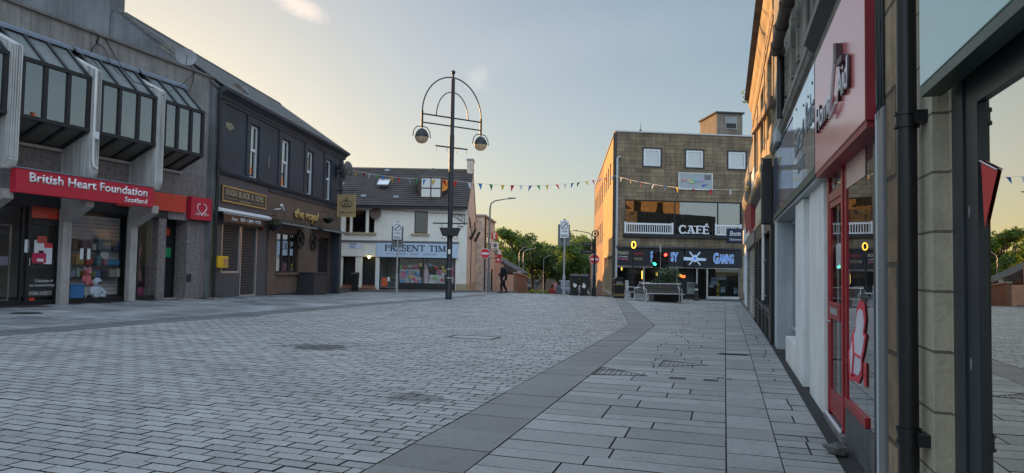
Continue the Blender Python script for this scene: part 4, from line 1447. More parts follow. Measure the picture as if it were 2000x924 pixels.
# shutters
def shutter(h, name):
    x0, x1, z0, z1 = h
    m = MB()
    n = int((z1 - z0) / .105)
    for k in range(n):
        za = z0 + (z1 - z0) * k / n
        zb = z0 + (z1 - z0) * (k + 1) / n
        m.prism([(.10, za), (.075, za + .02), (.075, zb - .03), (.10, zb)], 'x', x0 + .05, x1 - .05)
    o = m.build(name, M('shutter slats', (.045, .045, .048), .45, .12, 3, 0, metal=.3), pb)
    MB().box(x0, x0 + .06, .0, .12, z0, z1).box(x1 - .06, x1, 0, .12, z0, z1).box(x0, x1, .01, .11, z0 - .02, z0 + .07).build('guide_rail', mt['alu'], o)
    return o


shutter(bw, 'window_shutter')
shutter((bd[0], bd[1], .16, bd[3]), 'door_shutter')
MB().box(bw[0], bd[1], -.02, .10, 2.985, 3.2).build('shutter_box', M('brown trim', (.16, .12, .09), .6, .1), pb)

# butcher's sign, awning
bs = on(FR, 'shop_sign', 'dark butcher sign with gold border above the rolled awning', 'sign')
a, b, c, d = FR.px(435, 361, .06), FR.px(434, 393, .06), FR.px(520, 382, .06), FR.px(518, 409, .06)
x0, x1, z0, z1 = a[0], c[0], (b[1] + d[1]) / 2, (a[1] + c[1]) / 2
MB().box(x0, x1, -.06, 0, z0, z1).build('board', M('umber board', (.05, .042, .036), .55, .12, 3), bs)
MB().frame(x0, x1, z0, z1, .05, -.075, -.055).build('border', mt['gold'], bs)
lt = paint('pale gilt', (.42, .34, .22), .5)
serif('HUGH BLACK & SONS', bs, lt, x0 + .22, z1 - .34, .23, x1 - x0 - .5, -.062, .01, .16, .3, .07)
text('Quality Butchers', bs, lt, FR, (x0 + x1) / 2, z0 + .10, .09, 1.1, -.062, .006, 0, .3, align='c')
MB().box(x0 + .2, x0 + 1.25, -.07, -.06, z0 + .155, z0 + .17).box(x1 - 1.25, x1 - .2, -.07, -.06, z0 + .155, z0 + .17).build('rule', lt, bs)
aw = on(FR, 'awning', 'rolled black awning with a white cassette and lettered valance over the shutters', 'awning')
a, b = FR.px(433, 404, .3), FR.px(531, 421, .3)
x0, x1, z = a[0], b[0], a[1] - .07
MB().prism([(-.02, z + .05), (-.16, z + .06), (-.30, z - .02), (-.30, z - .09), (-.02, z - .09)], 'x', x0, x1).build('cassette', mt['white'], aw, bevel=.01)
MB().prism([(-.29, z - .092), (-.33, z - .16), (-.335, z - .47), (-.325, z - .47), (-.32, z - .17), (-.05, z - .095)], 'x', x0 + .12, x1 - .25).build('valance', mt['black'], aw)
MB().tube([(x0 + .1, -.34, z - .15), (x1 - .25, -.34, z - .15)], .022, 8).build('front_bar', mt['steel'], aw)
text('Finest', aw, wl, FR, x0 + .75, z - .38, .12, .5, -.337, .004, .005, .3)
text('BEEF • LAMB • PORK', aw, wl, FR, x0 + 1.5, z - .38, .14, 1.9, -.337, .004, .01)
yb = on(FR, 'utility_box', 'bright yellow metal box on the wall beside the butcher shutter', 'box')
a, b = FR.px(423, 500, .12), FR.px(442, 523, .12)
MB().box(a[0], b[0], -.20, 0, b[1], a[1]).build('case', mt['yellow'], yb, bevel=.02)
MB().box((a[0] + b[0]) / 2, b[0] - .06, -.21, -.2, b[1] + .08, a[1] - .08).build('notice', paint('worn label', (.45, .25, .1), .6, .5, vs=20), yb)
al = on(FR, 'alarm_box', 'small white and red alarm box beside the shuttered door', 'alarm')
a = FR.px(513, 443, .06)
MB().box(a[0] - .13, a[0] + .13, -.09, 0, a[1] - .02, a[1] + .18).build('case', mt['white'], al, bevel=.02)
MB().box(a[0] - .12, a[0] + .12, -.08, 0, a[1] - .16, a[1] - .023).build('lens', mt['crimson'], al, bevel=.02)
# pilaster of pub catching the light, plinth
MB().box(SPL - .02, SPL + .3, -.05, .0, -.3, 3.4).build('pilaster', mt['brown_paint'], pb)
MB().box(SPL + .31, pd[0] - .45, -.03, 0, -.4, .16).build('plinth', mt['slate_paint'], pb)

# pub window and door
x0, x1, z0, z1 = pw_
y = .16
f = MB().frame(x0, x1, z0, z1, .07, y - .05, y + .05)
for k in (1, 2):
    x = x0 + (x1 - x0) * k / 3.0
    f.box(x - .05, x + .05, y - .045, y + .045, z0, z1)
f = f.build('window', mt['frame_blk'], pb)
for k in range(3):
    xa, xb = x0 + (x1 - x0) * k / 3, x0 + (x1 - x0) * (k + 1) / 3
    MB().poly([(xa, y, z0), (xb, y, z0), (xb, y, z1), (xa, y, z1)]).build('pane', mt['glass_dark'], f)
MB().box(x0 - .1, x1 + .1, -.1, .1, z0 - .1, z0 - .004).build('sill', mt['brown_paint'], f)
q = FR.X(594 / 1 - 25, -.1)
x0, x1, z0, z1 = pd
y = .18
f = MB().frame(x0, x1, -.2, z1, .09, y - .05, y + .05).box(x0 + .09, x1 - .09, y - .04, y + .04, .85, .95)
for k in (1, 2, 3):
    x = x0 + (x1 - x0) * k / 4
    f.box(x - .04, x + .04, y - .045, y + .045, -.15, z1)
f = f.build('door', mt['frame_blk'], pb)
MB().poly([(x0, y, .9), (x1, y, .9), (x1, y, z1), (x0, y, z1)]).build('pane', mt['glass_dark'], f)
MB().box(x0 + .05, x1 - .05, y - .01, y + .02, -.2, .9).build('kick_panel', mt['brown_paint'], f)
# porch posts and black canopies
pc = FR.X(650, .5), FR.X(622, .55)
MB().box(FR.X(644, .0) , FR.X(648.5, 0), -.5, 0.0, -.3, 3.3).build('porch_post', mt['slate_paint'], pb)


def canopy(l, r, py0, py1, label):
    o = on(FR, 'awning', label, 'awning', 'folded black awnings over the pub front')
    a, b = FR.px(l, py0, .5), FR.px(r, py1, .5)
    z = (a[1] + b[1]) / 2
    MB().prism([(-.02, z + .22), (-.14, z + .22), (-.16, z + .08), (-.02, z + .08)], 'x', a[0], b[0]).build('cassette', mt['black'], o, bevel=.01)
    m = MB().prism([(-.14, z + .15), (-.66, z + .0), (-.66, z - .04), (-.14, z + .1)], 'x', a[0] + .1, b[0] - .1)
    m.build('fabric', mt['charcoal'], o)
    MB().box(a[0] + .08, b[0] - .08, -.72, -.665, z - .06, z + .02).build('front_bar', mt['sign_grey'], o)
    return o


canopy(541, 613, 432, 448, 'folded black awning over the amber lit pub window')
canopy(624, 678, 447, 457, 'folded black awning over the pub corner door')
ps = on(FR, 'pub_lettering', 'raised gold lower case lettering on the brown pub wall', 'sign')
a, b = FR.px(576, 425, .1), FR.px(622, 431, .1)
serif_ = text('the royal', ps, mt['gold'], FR, a[0] + .02, FR.px(599, 425, .1)[1] - .10, .44, b[0] - a[0], -.05, .05, .028)
hs_ = on(FR, 'hanging_sign', 'square tan pub sign with a crown hanging from a bracket at the corner', 'sign')
s0, s1 = at(660, 380, 39.9), at(694, 424, 39.9)
p = Vector(((s0.x + s1.x) / 2, 39.9, 0))
hs_.location, hs_.rotation_euler = (p.x, p.y, 0), (0, 0, R(3))
hw = (s1.x - s0.x) / 2
MB().box(-hw, hw, -.04, .04, s1.z, s0.z).build('board', M('tan board', (.33, .235, .12), .6, .15, 2), hs_, bevel=.01)
MB().frame(-hw, hw, s1.z, s0.z, .03, -.05, -.039).build('edging', mt['gold'], hs_)
ink = paint('dark ink', (.05, .035, .02), .6)
cz = s1.z + (s0.z - s1.z) * .45
cm = MB()
cm.box(-.24, .24, -.05, -.041, cz - .02, cz + .04)
for sx in (-1, 1):
    cm.tube([(sx * .25, -.045, cz), (sx * .33, -.045, cz + .2), (sx * .2, -.045, cz + .32), (0, -.045, cz + .38)], .02, 5)
    cm.tube([(sx * .10, -.045, cz), (sx * .12, -.045, cz + .15), (0, -.045, cz + .36)], .018, 5)
for k in (-.14, 0, .14):
    cm.tube([(k, -.045, cz + .05), (k, -.045, cz + .17)], .025, 5)
cm.tube([(0, -.045, cz + .36), (0, -.045, cz + .52)], .018, 5).tube([(-.06, -.045, cz + .46), (.06, -.045, cz + .46)], .018, 5)
cm.build('crown_mark', ink, hs_)
text('the royal', hs_, ink, FR, 0, s1.z + .2, .13, .74, -.041, .004, .01, align='c')
zt = s0.z + .26
rw = FR.w(RX1, -.02, 0) - Vector((p.x, p.y, 0))
MB().tube([(-1.15, .35, zt), (.55, 0, zt)], .025, 6).tube([(-.3, .1, zt), (-.3, 0, s0.z)], .012, 5).tube([(.3, .05, zt), (.3, 0, s0.z)], .012, 5).build('bracket', mt['black'], hs_)

# cart wheels on the wall
def wheel(px, py, r, label):
    x, z = FR.px(px, py, .1)
    o = thing('cart_wheel', label, 'wheel', FR.w(x, -.02, z), FR.th, 'black spoked wheels on the pub wall')
    m = MB()
    pts = [(r * math.cos(t), -.06, r * math.sin(t)) for t in np.linspace(0, 2 * PI, 25)]
    m.tube(pts, .045, 6, False)
    m.build('rim', mt['black'], o, True)
    m = MB()
    for k in range(10):
        t = 2 * PI * k / 10
        m.tube([(.06 * math.cos(t), -.06, .06 * math.sin(t)), (r * math.cos(t), -.06, r * math.sin(t))], .016, 5)
    m.build('spokes', mt['black'], o)
    m = MB().prism([(.09 * math.cos(t), .09 * math.sin(t)) for t in np.linspace(0, 2 * PI, 13)[:-1]], 'y', -.14, 0)
    m.build('hub', mt['black'], o)


wheel(588.5, 468, .41, 'black spoked cart wheel beside the amber pub window')
wheel(614, 473, .41, 'black spoked cart wheel beside the pub door')

# lanterns, cameras, hanging baskets on the front
def cctv(px, py, label, mat):
    x, z = FR.px(px, py, .25)
    o = thing('security_camera', label, 'camera', FR.w(x, 0, z), FR.th)
    MB().tube([(-.25, 0, -.08), (-.2, -.14, -.06), (-.02, -.22, -.02)], .03, 6).build('arm', mat, o)
    b = MB().prism([(-.06, -.05), (.06, -.05), (.06, .05), (-.06, .05)], 'x', -.20, .24).build('body', mat, o, bevel=.015)
    b.location, b.rotation_euler = (.04, -.26, .05), (0, R(30), R(10))


cctv(550, 407, 'white security camera above the pub window awning', mt['offwhite'])


def basket(px, py, f, p, label, leafy, r=.3):
    x, z = f.px(px, py, p)
    o = thing('hanging_basket', label, 'hanging basket', f.w(x, -p, z), f.th, 'hanging baskets on the pub')
    MB().lathe([(.02, -r * .8), (r * .6, -r * .6), (r * .95, -r * .15), (r, 0), (r * .9, 0), (r * .5, -.1)], n=14).build('basket', mt['black'], o, True)
    MB().tube([(0, 0, r * 1.3), (0, p - .02, r * 1.3)], .015, 5).tube([(0, 0, r * 1.3), (r, 0, 0)], .006, 4).tube([(0, 0, r * 1.3), (-r, 0, 0)], .006, 4).build('bracket', mt['black'], o)
    m = MB()
    for k in range(70 if leafy else 26):
        a, b_ = rng.uniform(0, 2 * PI), rng.uniform(0, 1) ** .5
        c = Vector((r * b_ * math.cos(a), r * b_ * math.sin(a), rng.uniform(0, .22 if leafy else .08)))
        d = Vector(rng.normal(0, 1, 3)).normalized() * .055
        e = d.orthogonal().normalized() * .04
        m.poly([c - d, c + e, c + d, c - e])
    m.build('leaves', mt['leafdk'], o)


basket(536, 440, FR, .45, 'dried out hanging basket between the awnings', True, .33)
basket(641, 428, FR, .4, 'black hanging basket with trailing plants left of the hanging sign', False, .30)
dish(FR, 666, 333, .3, 1.0, 'large grey satellite dish on the corner of the dark pub', .75, .2, stem=.1)
dish(FR, 678, 330, -.35, .95, 'second grey satellite dish on the side wall of the pub', .9, .2, stem=.1)
fl = on(FR, 'floodlight', 'small white floodlight below the dishes on the pub corner', 'floodlight')
fl.location = FR.w(RX1, .2, 6.1)
MB().prism([(0, .0), (.42, .22), (.42, .3), (0, .18)], 'y', -.18, .18).build('housing', mt['white'], fl)
MB().tube([(0, 0, .1), (0, 0, -.35), (-.0, 0, -.4)], .03, 6).build('bracket', mt['black'], fl)
bl = on(FR, 'post_box', 'small black box fixed to the corner pillar of the pub', 'box')
a = FR.px(653, 535, .1)
MB().box(a[0] - .16, a[0] + .22, -.25, 0, a[1] - .35, a[1] + .3).build('case', mt['black'], bl, bevel=.03)
MB().box(a[0] - .19, a[0] + .25, -.28, .0, a[1] + .303, a[1] + .34).build('lid', mt['black'], bl, bevel=.01)
mn = on(FR, 'menu_board', 'tan framed menu board on the corner of the pub', 'board')
a, b = FR.px(652, 491, .03), FR.px(659, 525, .03)
MB().box(a[0], b[0], -.05, 0, b[1], a[1]).build('board', M('tan menu', (.42, .25, .11), .6, .3, 12), mn)
MB().frame(a[0], b[0], b[1], a[1], .035, -.065, -.051).build('frame', mt['brownup'], mn)
pk = on(FR, 'planter_box', 'tall square dark timber planter against the pub wall', 'planter')
a, b = FR.px(591, 578, .3), FR.px(616, 578, .3)
zt = FR.px(605, 532, .5)[1]
zb = gz(*FR.w((a[0] + b[0]) / 2, -.4)[:2])
mp_ = M('dark stained timber', (.035, .035, .038), .6, .2, 5, .1)
m = MB()
for k in range(7):
    za = zb + .05 + (zt - zb - .12) * k / 7
    m.box(a[0], b[0], -.85, -.04, za + .006, za + (zt - zb - .12) / 7 - .006)
m.build('boards', mp_, pk)
MB().box(a[0] - .04, b[0] + .04, -.9, -.01, zt - .065, zt).build('rim', mp_, pk, bevel=.01)
MB().box(a[0] + .02, b[0] - .02, -.83, -.06, zb - .05, zt - .07).build('liner', mt['black'], pk)
dpp = on(FR, 'drainpipe', 'black downpipe in the gap between the pub and the charity shop', 'drainpipe')
MB().tube([(-.12, -.12, 7.9), (-.12, -.12, .1)], .06, 8).build('pipe', mt['black'], dpp, True)
m = MB()
for z in (1.2, 3.2, 5.2, 7.2):
    m.tube([(-.12, -.12, z), (-.12, -.12, z + .12)], .075, 8)
m.build('collars', mt['black'], dpp)
MB().box(-.22, .0, .0, .25, .1, 3.0).build('patched_strip', M('mossy stone', (.14, .12, .085), .95, .5, 4, .5), pb)
# ================================================================== gift shop with the tiled roof
gs = on(FP, 'gift_shop', 'cream rendered two storey shop with a brown tiled roof, dormer and harled gable', 'shop building')
PX0, PX1 = -12.5, 0.0
PD = 11.0
up = []
for (l, r, t, b) in ((676, 683, 410, 454), (689, 714, 410, 454), (721, 731, 410, 454), (810, 835, 412, 458)):
    x0, z1 = FP.px(l, t)
    x1, z0 = FP.px(r, b)
    up.append((x0, x1, 3.72, 5.2))
sx0, sx1 = FP.X(741, 0), FP.X(889.5, 0)
d1 = (FP.X(669, 0), FP.X(694, 0), -.1, 2.1)
d2 = (FP.X(707, 0), FP.X(733, 0), -.1, 2.1)
MB().wall(PX0, PX1, -.5, 5.56, up + [d1, d2, (sx0, sx1, -.1, 2.1)], 0, .18).build('front_wall', mt['cream'], gs)
RZ = 8.6
RY = PD / 2
gab = [(.006, -.5), (.006, 5.5), (RY, RZ), (PD, 5.5), (PD, -.5)]
MB().prism(gab, 'x', PX1 - .002, PX1 - .3).build('gable_wall', mt['gable_render'], gs)
MB().prism(gab, 'x', PX0, PX0 + .3).build('far_gable_wall', mt['cream'], gs)
closed_shell(PX0 + .3, PX1 - .3, .3, PD, -.5, 5.5, mt['cream'], gs, top=False)
room(PX0 + .4, sx0 - .1, .3, 3, 0, 5.4, gs, mt['floor_in'], 'stair_interior')
room(sx0 - .05, sx1 + .1, .3, 3.5, 0.05, 2.6, gs, mt['hide'])
mb = MB()
for y0, y1, z0, z1 in ((-.25, RY, 5.42, RZ), (PD + .25, RY, 5.42, RZ)):
    mb.add([(PX0 - .1, y0, z0), (PX1 + .04, y0, z0), (PX1 + .04, y1, z1), (PX0 - .1, y1, z1), (PX0 - .1, y0, z0 + .10), (PX1 + .04, y0, z0 + .10), (PX1 + .04, y1, z1 + .10), (PX0 - .1, y1, z1 + .10)],
           [(0, 1, 2, 3), (4, 5, 6, 7), (0, 1, 5, 4), (1, 2, 6, 5), (2, 3, 7, 6), (3, 0, 4, 7)])
mb.build('roof_deck', mt['bitumen'], gs)
# roof tiles: each course is a thin stepped strip with rolled profile
mb = MB()
L = math.hypot(RY + .25, RZ - 5.42)
ty, tz = (RY + .25) / L, (RZ - 5.42) / L
NC = 19
for k in range(NC):
    a, b = L * k / NC, L * (k + 1.12) / NC
    nx_ = int((PX1 - PX0) / .15)
    row0, row1 = [], []
    for i in range(nx_ + 1):
        x = PX0 - .05 + (PX1 + .06 - PX0) * i / nx_
        h = .135 + (.028 if i % 2 else 0)
        row0.append((x, -.25 + ty * a - tz * h, 5.42 + tz * a + ty * h))
        row1.append((x, -.25 + ty * b - tz * (h - .035), 5.42 + tz * b + ty * (h - .035)))
    n = len(mb.v)
    mb.v += row0 + row1
    w = nx_ + 1
    mb.f += [(n + i, n + i + 1, n + w + i + 1, n + w + i) for i in range(nx_)]
    m0 = [(p[0], p[1] + .03, p[2] - .045) for p in row0]
    n2 = len(mb.v)
    mb.v += m0
    mb.f += [(n2 + i, n2 + i + 1, n + i + 1, n + i) for i in range(nx_)]
mb.build('roof_tiles', M('brown roof tiles', (.062, .05, .046), .85, .3, 1.4, .15, 30, streak=.15), gs)
MB().tube([(PX0, RY, RZ + .12), (PX1 + .05, RY, RZ + .12)], .13, 8).build('ridge_tiles', M('ridge', (.12, .09, .08), .8, .2, 3), gs)
MB().prism([(-.36, 5.34), (-.26, 5.34), (-.24, 5.46), (-.36, 5.46)], 'x', PX0 - .1, PX1 + .06).build('gutter', mt['dark'], gs)
# chimney flush with the gable
c0 = FP.X(913, -RY, 330)
ch = MB().box(c0, .03, RY - .55, RY + .75, RZ - .9, 9.45).build('chimney', mt['gable_render'], gs)
MB().box(c0 - .05, .08, RY - .6, RY + .8, 9.453, 9.55).build('chimney_cap', mt['column'], ch)
# sash and panes of the upper windows
for i, (x0, x1, z0, z1) in enumerate(up):
    y = .10
    f = MB().frame(x0, x1, z0, z1, .05, y - .04, y + .04).build('window', mt['brownup'], gs)
    MB().poly([(x0, y, z0), (x1, y, z0), (x1, y, z1), (x0, y, z1)]).build('pane', mt['glass'], f)
xs = up[0][0], up[2][1]
MB().box(xs[0] - .1, xs[1] + .15, -.10, .02, 3.58, 3.715).box(up[3][0] - .2, up[3][1] + .15, -.1, .02, 3.58, 3.715).build('window_sill', mt['tan'], gs)
MB().box(xs[0] - .1, xs[1] + .12, -.03, 0, 5.2, 5.36).build('lintel_band', mt['cream'], gs)
# skylight
k0, k1 = at(737, 364, 49.1), at(757, 348, 50.4)
sk = thing('roof_window', 'pale roof window set in the brown tiles left of the dormer', 'skylight', (k0.x, k0.y - .02, k0.z), 0)
sk.parent = None
sl_ = math.atan2(RZ - 5.42, RY + .25)
m = MB().frame(0, .78, -.05, .95, .06, -.05, .06).build('frame', mt['alu'], sk)
m.rotation_euler = (sl_ - PI / 2, 0, 0)
m.location = (0, -.12, .10)
m2 = MB().poly([(0.03, -.02, 0), (.75, -.02, 0), (.75, -.02, .9), (.03, -.02, .9)]).build('pane', Glass('roof glass', (.3, .35, .4), 1.2, .45), sk)
m2.rotation_euler = (sl_ - PI / 2, 0, 0)
m2.location = (0, -.12, .10)
mb = MB()
for (px, py) in ((711, 384), (774, 386), (757, 334)):
    p = at(px, py, 48.0 if py > 360 else 51.2)
    lx, ly, lz = p.x + 3.0, p.y - 47, p.z
    mb.prism([(ly - .25, lz - .02), (ly - .1, lz + .12), (ly + .15, lz + .14), (ly + .1, lz + .02)], 'x', lx - .17, lx + .17)
mb.build('tile_vents', mt['lead'], gs)
# dormer: canted front, hipped tiled roof
da, db = FP.X(809, -.9, 365), FP.X(874, -.9, 365)
dz0, dz1, dap = 6.15, 7.55, 8.42
dx = (da + db) / 2
cant = .42
pl = [(da, 1.75), (da + cant, .95), (db - cant, .95), (db, 1.75), (db, 3.6), (da, 3.6)]
dm = MB().prism(pl, 'z', dz0 - .25, dz0 + .12).build('dormer', M('hung tile cheeks', (.10, .065, .055), .8, .2, 4), gs)
m = MB()
for i in range(5):
    q = pl[i] if i < 4 else pl[3]
    if i < 4:
        m.box(q[0] - .06, q[0] + .06, q[1] - .06, q[1] + .06, dz0 + .12, dz1)
mid = (dx, .95)
m.box(dx - .04, dx + .04, .92, 1.0, dz0 + .12, dz1)
m.box(da + cant, db - cant, .91, .99, 6.82, 6.90)
m.build('window_frame', mt['brownup'], dm)
for (p, q) in zip(pl[:3], pl[1:4]):
    MB().poly([(p[0], p[1], dz0 + .1), (q[0], q[1], dz0 + .1), (q[0], q[1], dz1), (p[0], p[1], dz1)]).build('pane', mt['glass_dark'], dm)
MB().box(da + .2, db - .2, 1.8, 3.5, dz0, dz1).build('dormer_room', M('dim room', (.10, .09, .08), .9), dm)
ov = .14
ev = [(da - ov, 1.75 - .0), (da + cant - .1, .95 - ov), (db - cant + .1, .95 - ov), (db + ov, 1.75), (db + ov, 3.7), (da - ov, 3.7)]
ap = (dx, 2.1, dap)
ab = (dx, 5.0, dap)
m = MB()
e3 = [(x, y, dz1) for x, y in ev]
m.poly([e3[1], e3[2], ap]).poly([e3[0], e3[1], ap]).poly([e3[2], e3[3], ap]).poly([e3[3], e3[4], ab, ap]).poly([e3[5], e3[0], ap, ab])
m.poly(e3[::-1])
m.build('dormer_roof', mt['tiles'], dm)
MB().tube([(da - .3, .95, dz0 - .22), (da + .1, .72, dz0 - .35), (db - .1, .72, dz0 - .35), (db + .3, .95, dz0 - .22)], .06, 6).build('lead_apron', mt['lead'], dm)
dish(FP, 735, 417, .12, .82, 'brown satellite dish on the cream wall beside the window', -.35, .15, mat=M('brown dish', (.13, .085, .07), .6, .1), stem=.05)
# ground floor left: panel over two doorways
MB().box(FP.X(661, 0), FP.X(734, 0), -.07, -.002, 2.12, 3.05).build('fascia', mt['cream'], gs, bevel=.01)
MB().box(FP.X(655, 0), FP.X(895, 0), -.16, 0, 3.10, 3.2).build('fascia_cap', mt['sign_grey'], gs)
for d_ in (d1, d2):
    o = MB().box(d_[0], d_[1], .45, .5, .25, 2.1).build('door', mt['dark'], gs)
    MB().box(d_[0], d_[1], -.25 if d_ is d1 else -.3, .5, -.4, .06).build('step', mt['terracotta'], o)
    MB().box(d_[0], d_[1], -.02, .5, .0635, .22).build('step', mt['terracotta'], o)
MB().box(PX0 + 4.2, sx0 - .15, -.05, -.001, -.5, .08).build('plinth', mt['tan'], gs)
MB().box(sx1 + .05, PX1 + .01, -.05, -.001, -.5, .42).build('plinth', mt['tan'], gs)
MB().box(-.001, .05, -.05, PD, -.5, .42).build('plinth', mt['tan'], gs)
MB().box(sx0 - .2, sx0 - .03, -.05, -.001, -.3, 2.1).build('pilaster', mt['white'], gs)
nm = on(FP, 'street_sign', 'small white street name plate with blue letters over the doorways', 'sign')
a, b = FP.px(681, 474), FP.px(709, 486)
MB().box(a[0], b[0], -.09, -.072, b[1], a[1]).build('plate', paint('blue white plate', (.66, .70, .76), .4), nm)
bi = paint('blue ink', (.08, .12, .4), .5)
text('GEORGE', nm, bi, FP, a[0] + .06, b[1] + .24, .12, .5, -.091, .003, .01)
text('STREET', nm, bi, FP, a[0] + .06, b[1] + .07, .12, .42, -.091, .003, .01)
lp = on(FP, 'door_lamp', 'small lit yellow lamp over the right hand doorway', 'lamp')
a = FP.px(721, 502, .1)
MB().ball((a[0], -.12, a[1]), .09).build('globe', Glow('lamp glow', (1.0, .75, .25), 6), lp, True)
MB().box(a[0] - .1, a[0] + .1, -.16, 0, a[1] + .09, a[1] + .14).build('bracket', mt['dark'], lp)
fsn = on(FP, 'shop_sign', 'long pale blue sign board with dark serif capitals over the gift shop', 'sign')
x0, x1 = FP.X(735, .12, 488), FP.X(894, .12, 488)
z0, z1 = 2.11, 3.05
MB().box(x0, x1, -.14, -.002, z0, z1).build('board', M('pale blue board', (.50, .60, .74), .5, .04, 1, 0), fsn, bevel=.01)
a, b = FP.px(751, 483, .14), FP.px(882, 483, .14)
ink2 = paint('navy ink', (.02, .026, .05), .5)
serif('PRESENT TIME', fsn, ink2, a[0], 2.52, .40, b[0] - a[0], -.141, .01, .21, .28, .07)
text('GIFTS  -  CARDS  -  JEWELLERY', fsn, paint('grey ink', (.12, .16, .22), .5), FP, (a[0] + b[0]) / 2, 2.265, .12, 2.6, -.141, .005, 0, align='c')
MB().box(a[0] + .1, a[0] + .65, -.147, -.141, 2.32, 2.335).box(b[0] - .75, b[0] - .1, -.147, -.141, 2.32, 2.335).build('rule', ink2, fsn)
for px in (737, 784, 840, 888):
    x = FP.X(px, .14)
# shop front: door with red box, window
xd = FP.X(778, 0)
f = MB().frame(sx0, xd, -.1, 2.1, .07, .04, .12).box(sx0, xd, .05, .11, .55, .62).build('shop_door', mt['frame_blk'], gs)
MB().poly([(sx0, .08, -.1), (xd, .08, -.1), (xd, .08, 2.1), (sx0, .08, 2.1)]).build('pane', mt['glass_shop'], f)
q = FP.px(751, 551, -.03)
MB().box(q[0] - .19, q[0] + .19, .015, .035, q[1] - .3, q[1] + .28).build('notice', paint('orange poster', (.62, .12, .04), .5), f)
q = FP.px(759, 545, -.03)
MB().box(q[0] - .09, q[0] + .09, .015, .035, q[1] - .14, q[1] + .14).build('notice', mt['white'], f)
f = MB().frame(xd, sx1, .02, 2.1, .07, .04, .12).box(xd + .07, sx1 - .07, .03, .13, -.1, .42)
xm = FP.X(826, 0)
f.box(xm - .04, xm + .04, .045, .115, .42, 2.1)
f = f.build('display_window', mt['frame_blk'], gs)
MB().poly([(xd, .08, .4), (xm, .08, .4), (xm, .08, 2.1), (xd, .08, 2.1)]).build('pane', mt['glass_shop'], f)
MB().poly([(xm, .08, .4), (sx1, .08, .4), (sx1, .08, 2.1), (xm, .08, 2.1)]).build('pane', mt['glass_shop'], f)
MB().box(xd + .05, sx1 - .05, .15, 1.0, .36, .42).build('window_shelf', mt['offwhite'], f)


def on_p(px, y, z, name, label, cat, group=None):
    return thing(name, label, cat, (-3 + FP.X(px, -y), 47 + y, z), 0, group)


# cards and gifts in the window
def card_panel(px0, px1, z0, z1, y, label, colour, parts):
    x0, x1 = FP.X(px0, -y), FP.X(px1, -y)
    o = thing('gift_board', label, 'display board', (-3 + (x0 + x1) / 2, 47 + y, z0), 0, 'boards of gifts in the gift shop window')
    w = (x1 - x0) / 2
    MB().box(-w, w, 0, .03, 0, z1 - z0).build('board', paint('display card', colour, .6), o)
    for (u0, u1, v0, v1, c) in parts:
        m = MB()
        xa, xb, za, zb = -w + 2 * w * u0, -w + 2 * w * u1, (z1 - z0) * v0, (z1 - z0) * v1
        n = 12
        pts = [((xa + xb) / 2 + (xb - xa) / 2 * math.copysign(abs(math.cos(t)) ** .7, math.cos(t)), (za + zb) / 2 + (zb - za) / 2 * math.copysign(abs(math.sin(t)) ** .7, math.sin(t))) for t in np.linspace(0, 2 * PI, n + 1)[:-1]]
        m.prism(pts, 'y', -.05, -.003)
        m.build('gift', paint('gift', c, .6, .3, vs=12), o)
    return o


PKc, BLc, YLc, RDc, WHc, GNc = (.55, .16, .25), (.12, .28, .5), (.6, .45, .05), (.55, .04, .05), (.6, .6, .58), (.2, .5, .08)
card_panel(779, 797, .44, 1.35, .3, 'left grey gift board with a pink outfit', (.42, .42, .42), [(.25, .8, .3, .8, PKc), (.1, .8, .04, .2, BLc), (.8, .97, .5, .95, BLc), (.35, .7, .82, .95, WHc)])
card_panel(798, 820, .44, 1.32, .34, 'middle gift board with blue and yellow items', (.44, .44, .45), [(.2, .7, .6, .9, (.3, .28, .3)), (.6, .95, .5, .75, BLc), (.05, .4, .3, .55, YLc), (.1, .3, .05, .3, BLc)])
card_panel(803, 824, .42, .8, .22, 'low row of red and blue parcels at the window foot', (.40, .38, .4), [(.15, .4, .45, .98, RDc), (.3, .65, .08, .6, PKc), (.68, .95, .1, .5, BLc), (.05, .2, .05, .4, WHc)])
card_panel(839, 868, .42, .98, .3, 'right low gift board with green and red trinkets', (.45, .46, .44), [(.05, .3, .6, .98, WHc), (.28, .5, .5, .85, GNc), (.4, .75, .1, .5, (.35, .38, .35)), (.78, .95, .2, .6, RDc)])
card_panel(853, 872, 1.0, 1.34, .45, 'right upper gift board with a pink doll and yellow star', (.42, .37, .36), [(.15, .45, .1, .9, (.6, .1, .3)), (.6, .95, .4, .98, YLc), (.5, .85, .0, .3, WHc)])
card_panel(795, 818, 1.38, 1.62, .5, 'top row of pink and white parcels on the upper shelf', (.2, .18, .19), [(.02, .25, .0, .8, (.4, .4, .36)), (.3, .45, .0, .98, (.45, .44, .4)), (.52, .95, .0, .95, PKc)])
card_panel(880, 888, .4, 1.6, .35, 'narrow pink gift board at the right end of the window', (.45, .25, .28), [(.2, .8, .1, .35, WHc), (.2, .8, .5, .9, PKc)])
o = on_p(832, .5, .42, 'dress_form', 'tall pale pink dress on a stand in the middle of the gift window', 'mannequin')
MB().lathe([(.0, 0), (.22, 0), (.26, .35), (.20, .75), (.13, 1.0), (.15, 1.2), (.05, 1.26), (0, 1.27)], n=12).build('dress', M('pale pink dress', (.52, .40, .42), .8, .25, 9), o, True)
o = on_p(832, .5, .42, 'dress_form', 'x', 'x')
bpy.data.objects.remove(o)
bun = on(FP, 'window_bunting', 'short string of coloured paper flags inside the gift shop window', 'bunting')
pts, fl_ = [], []
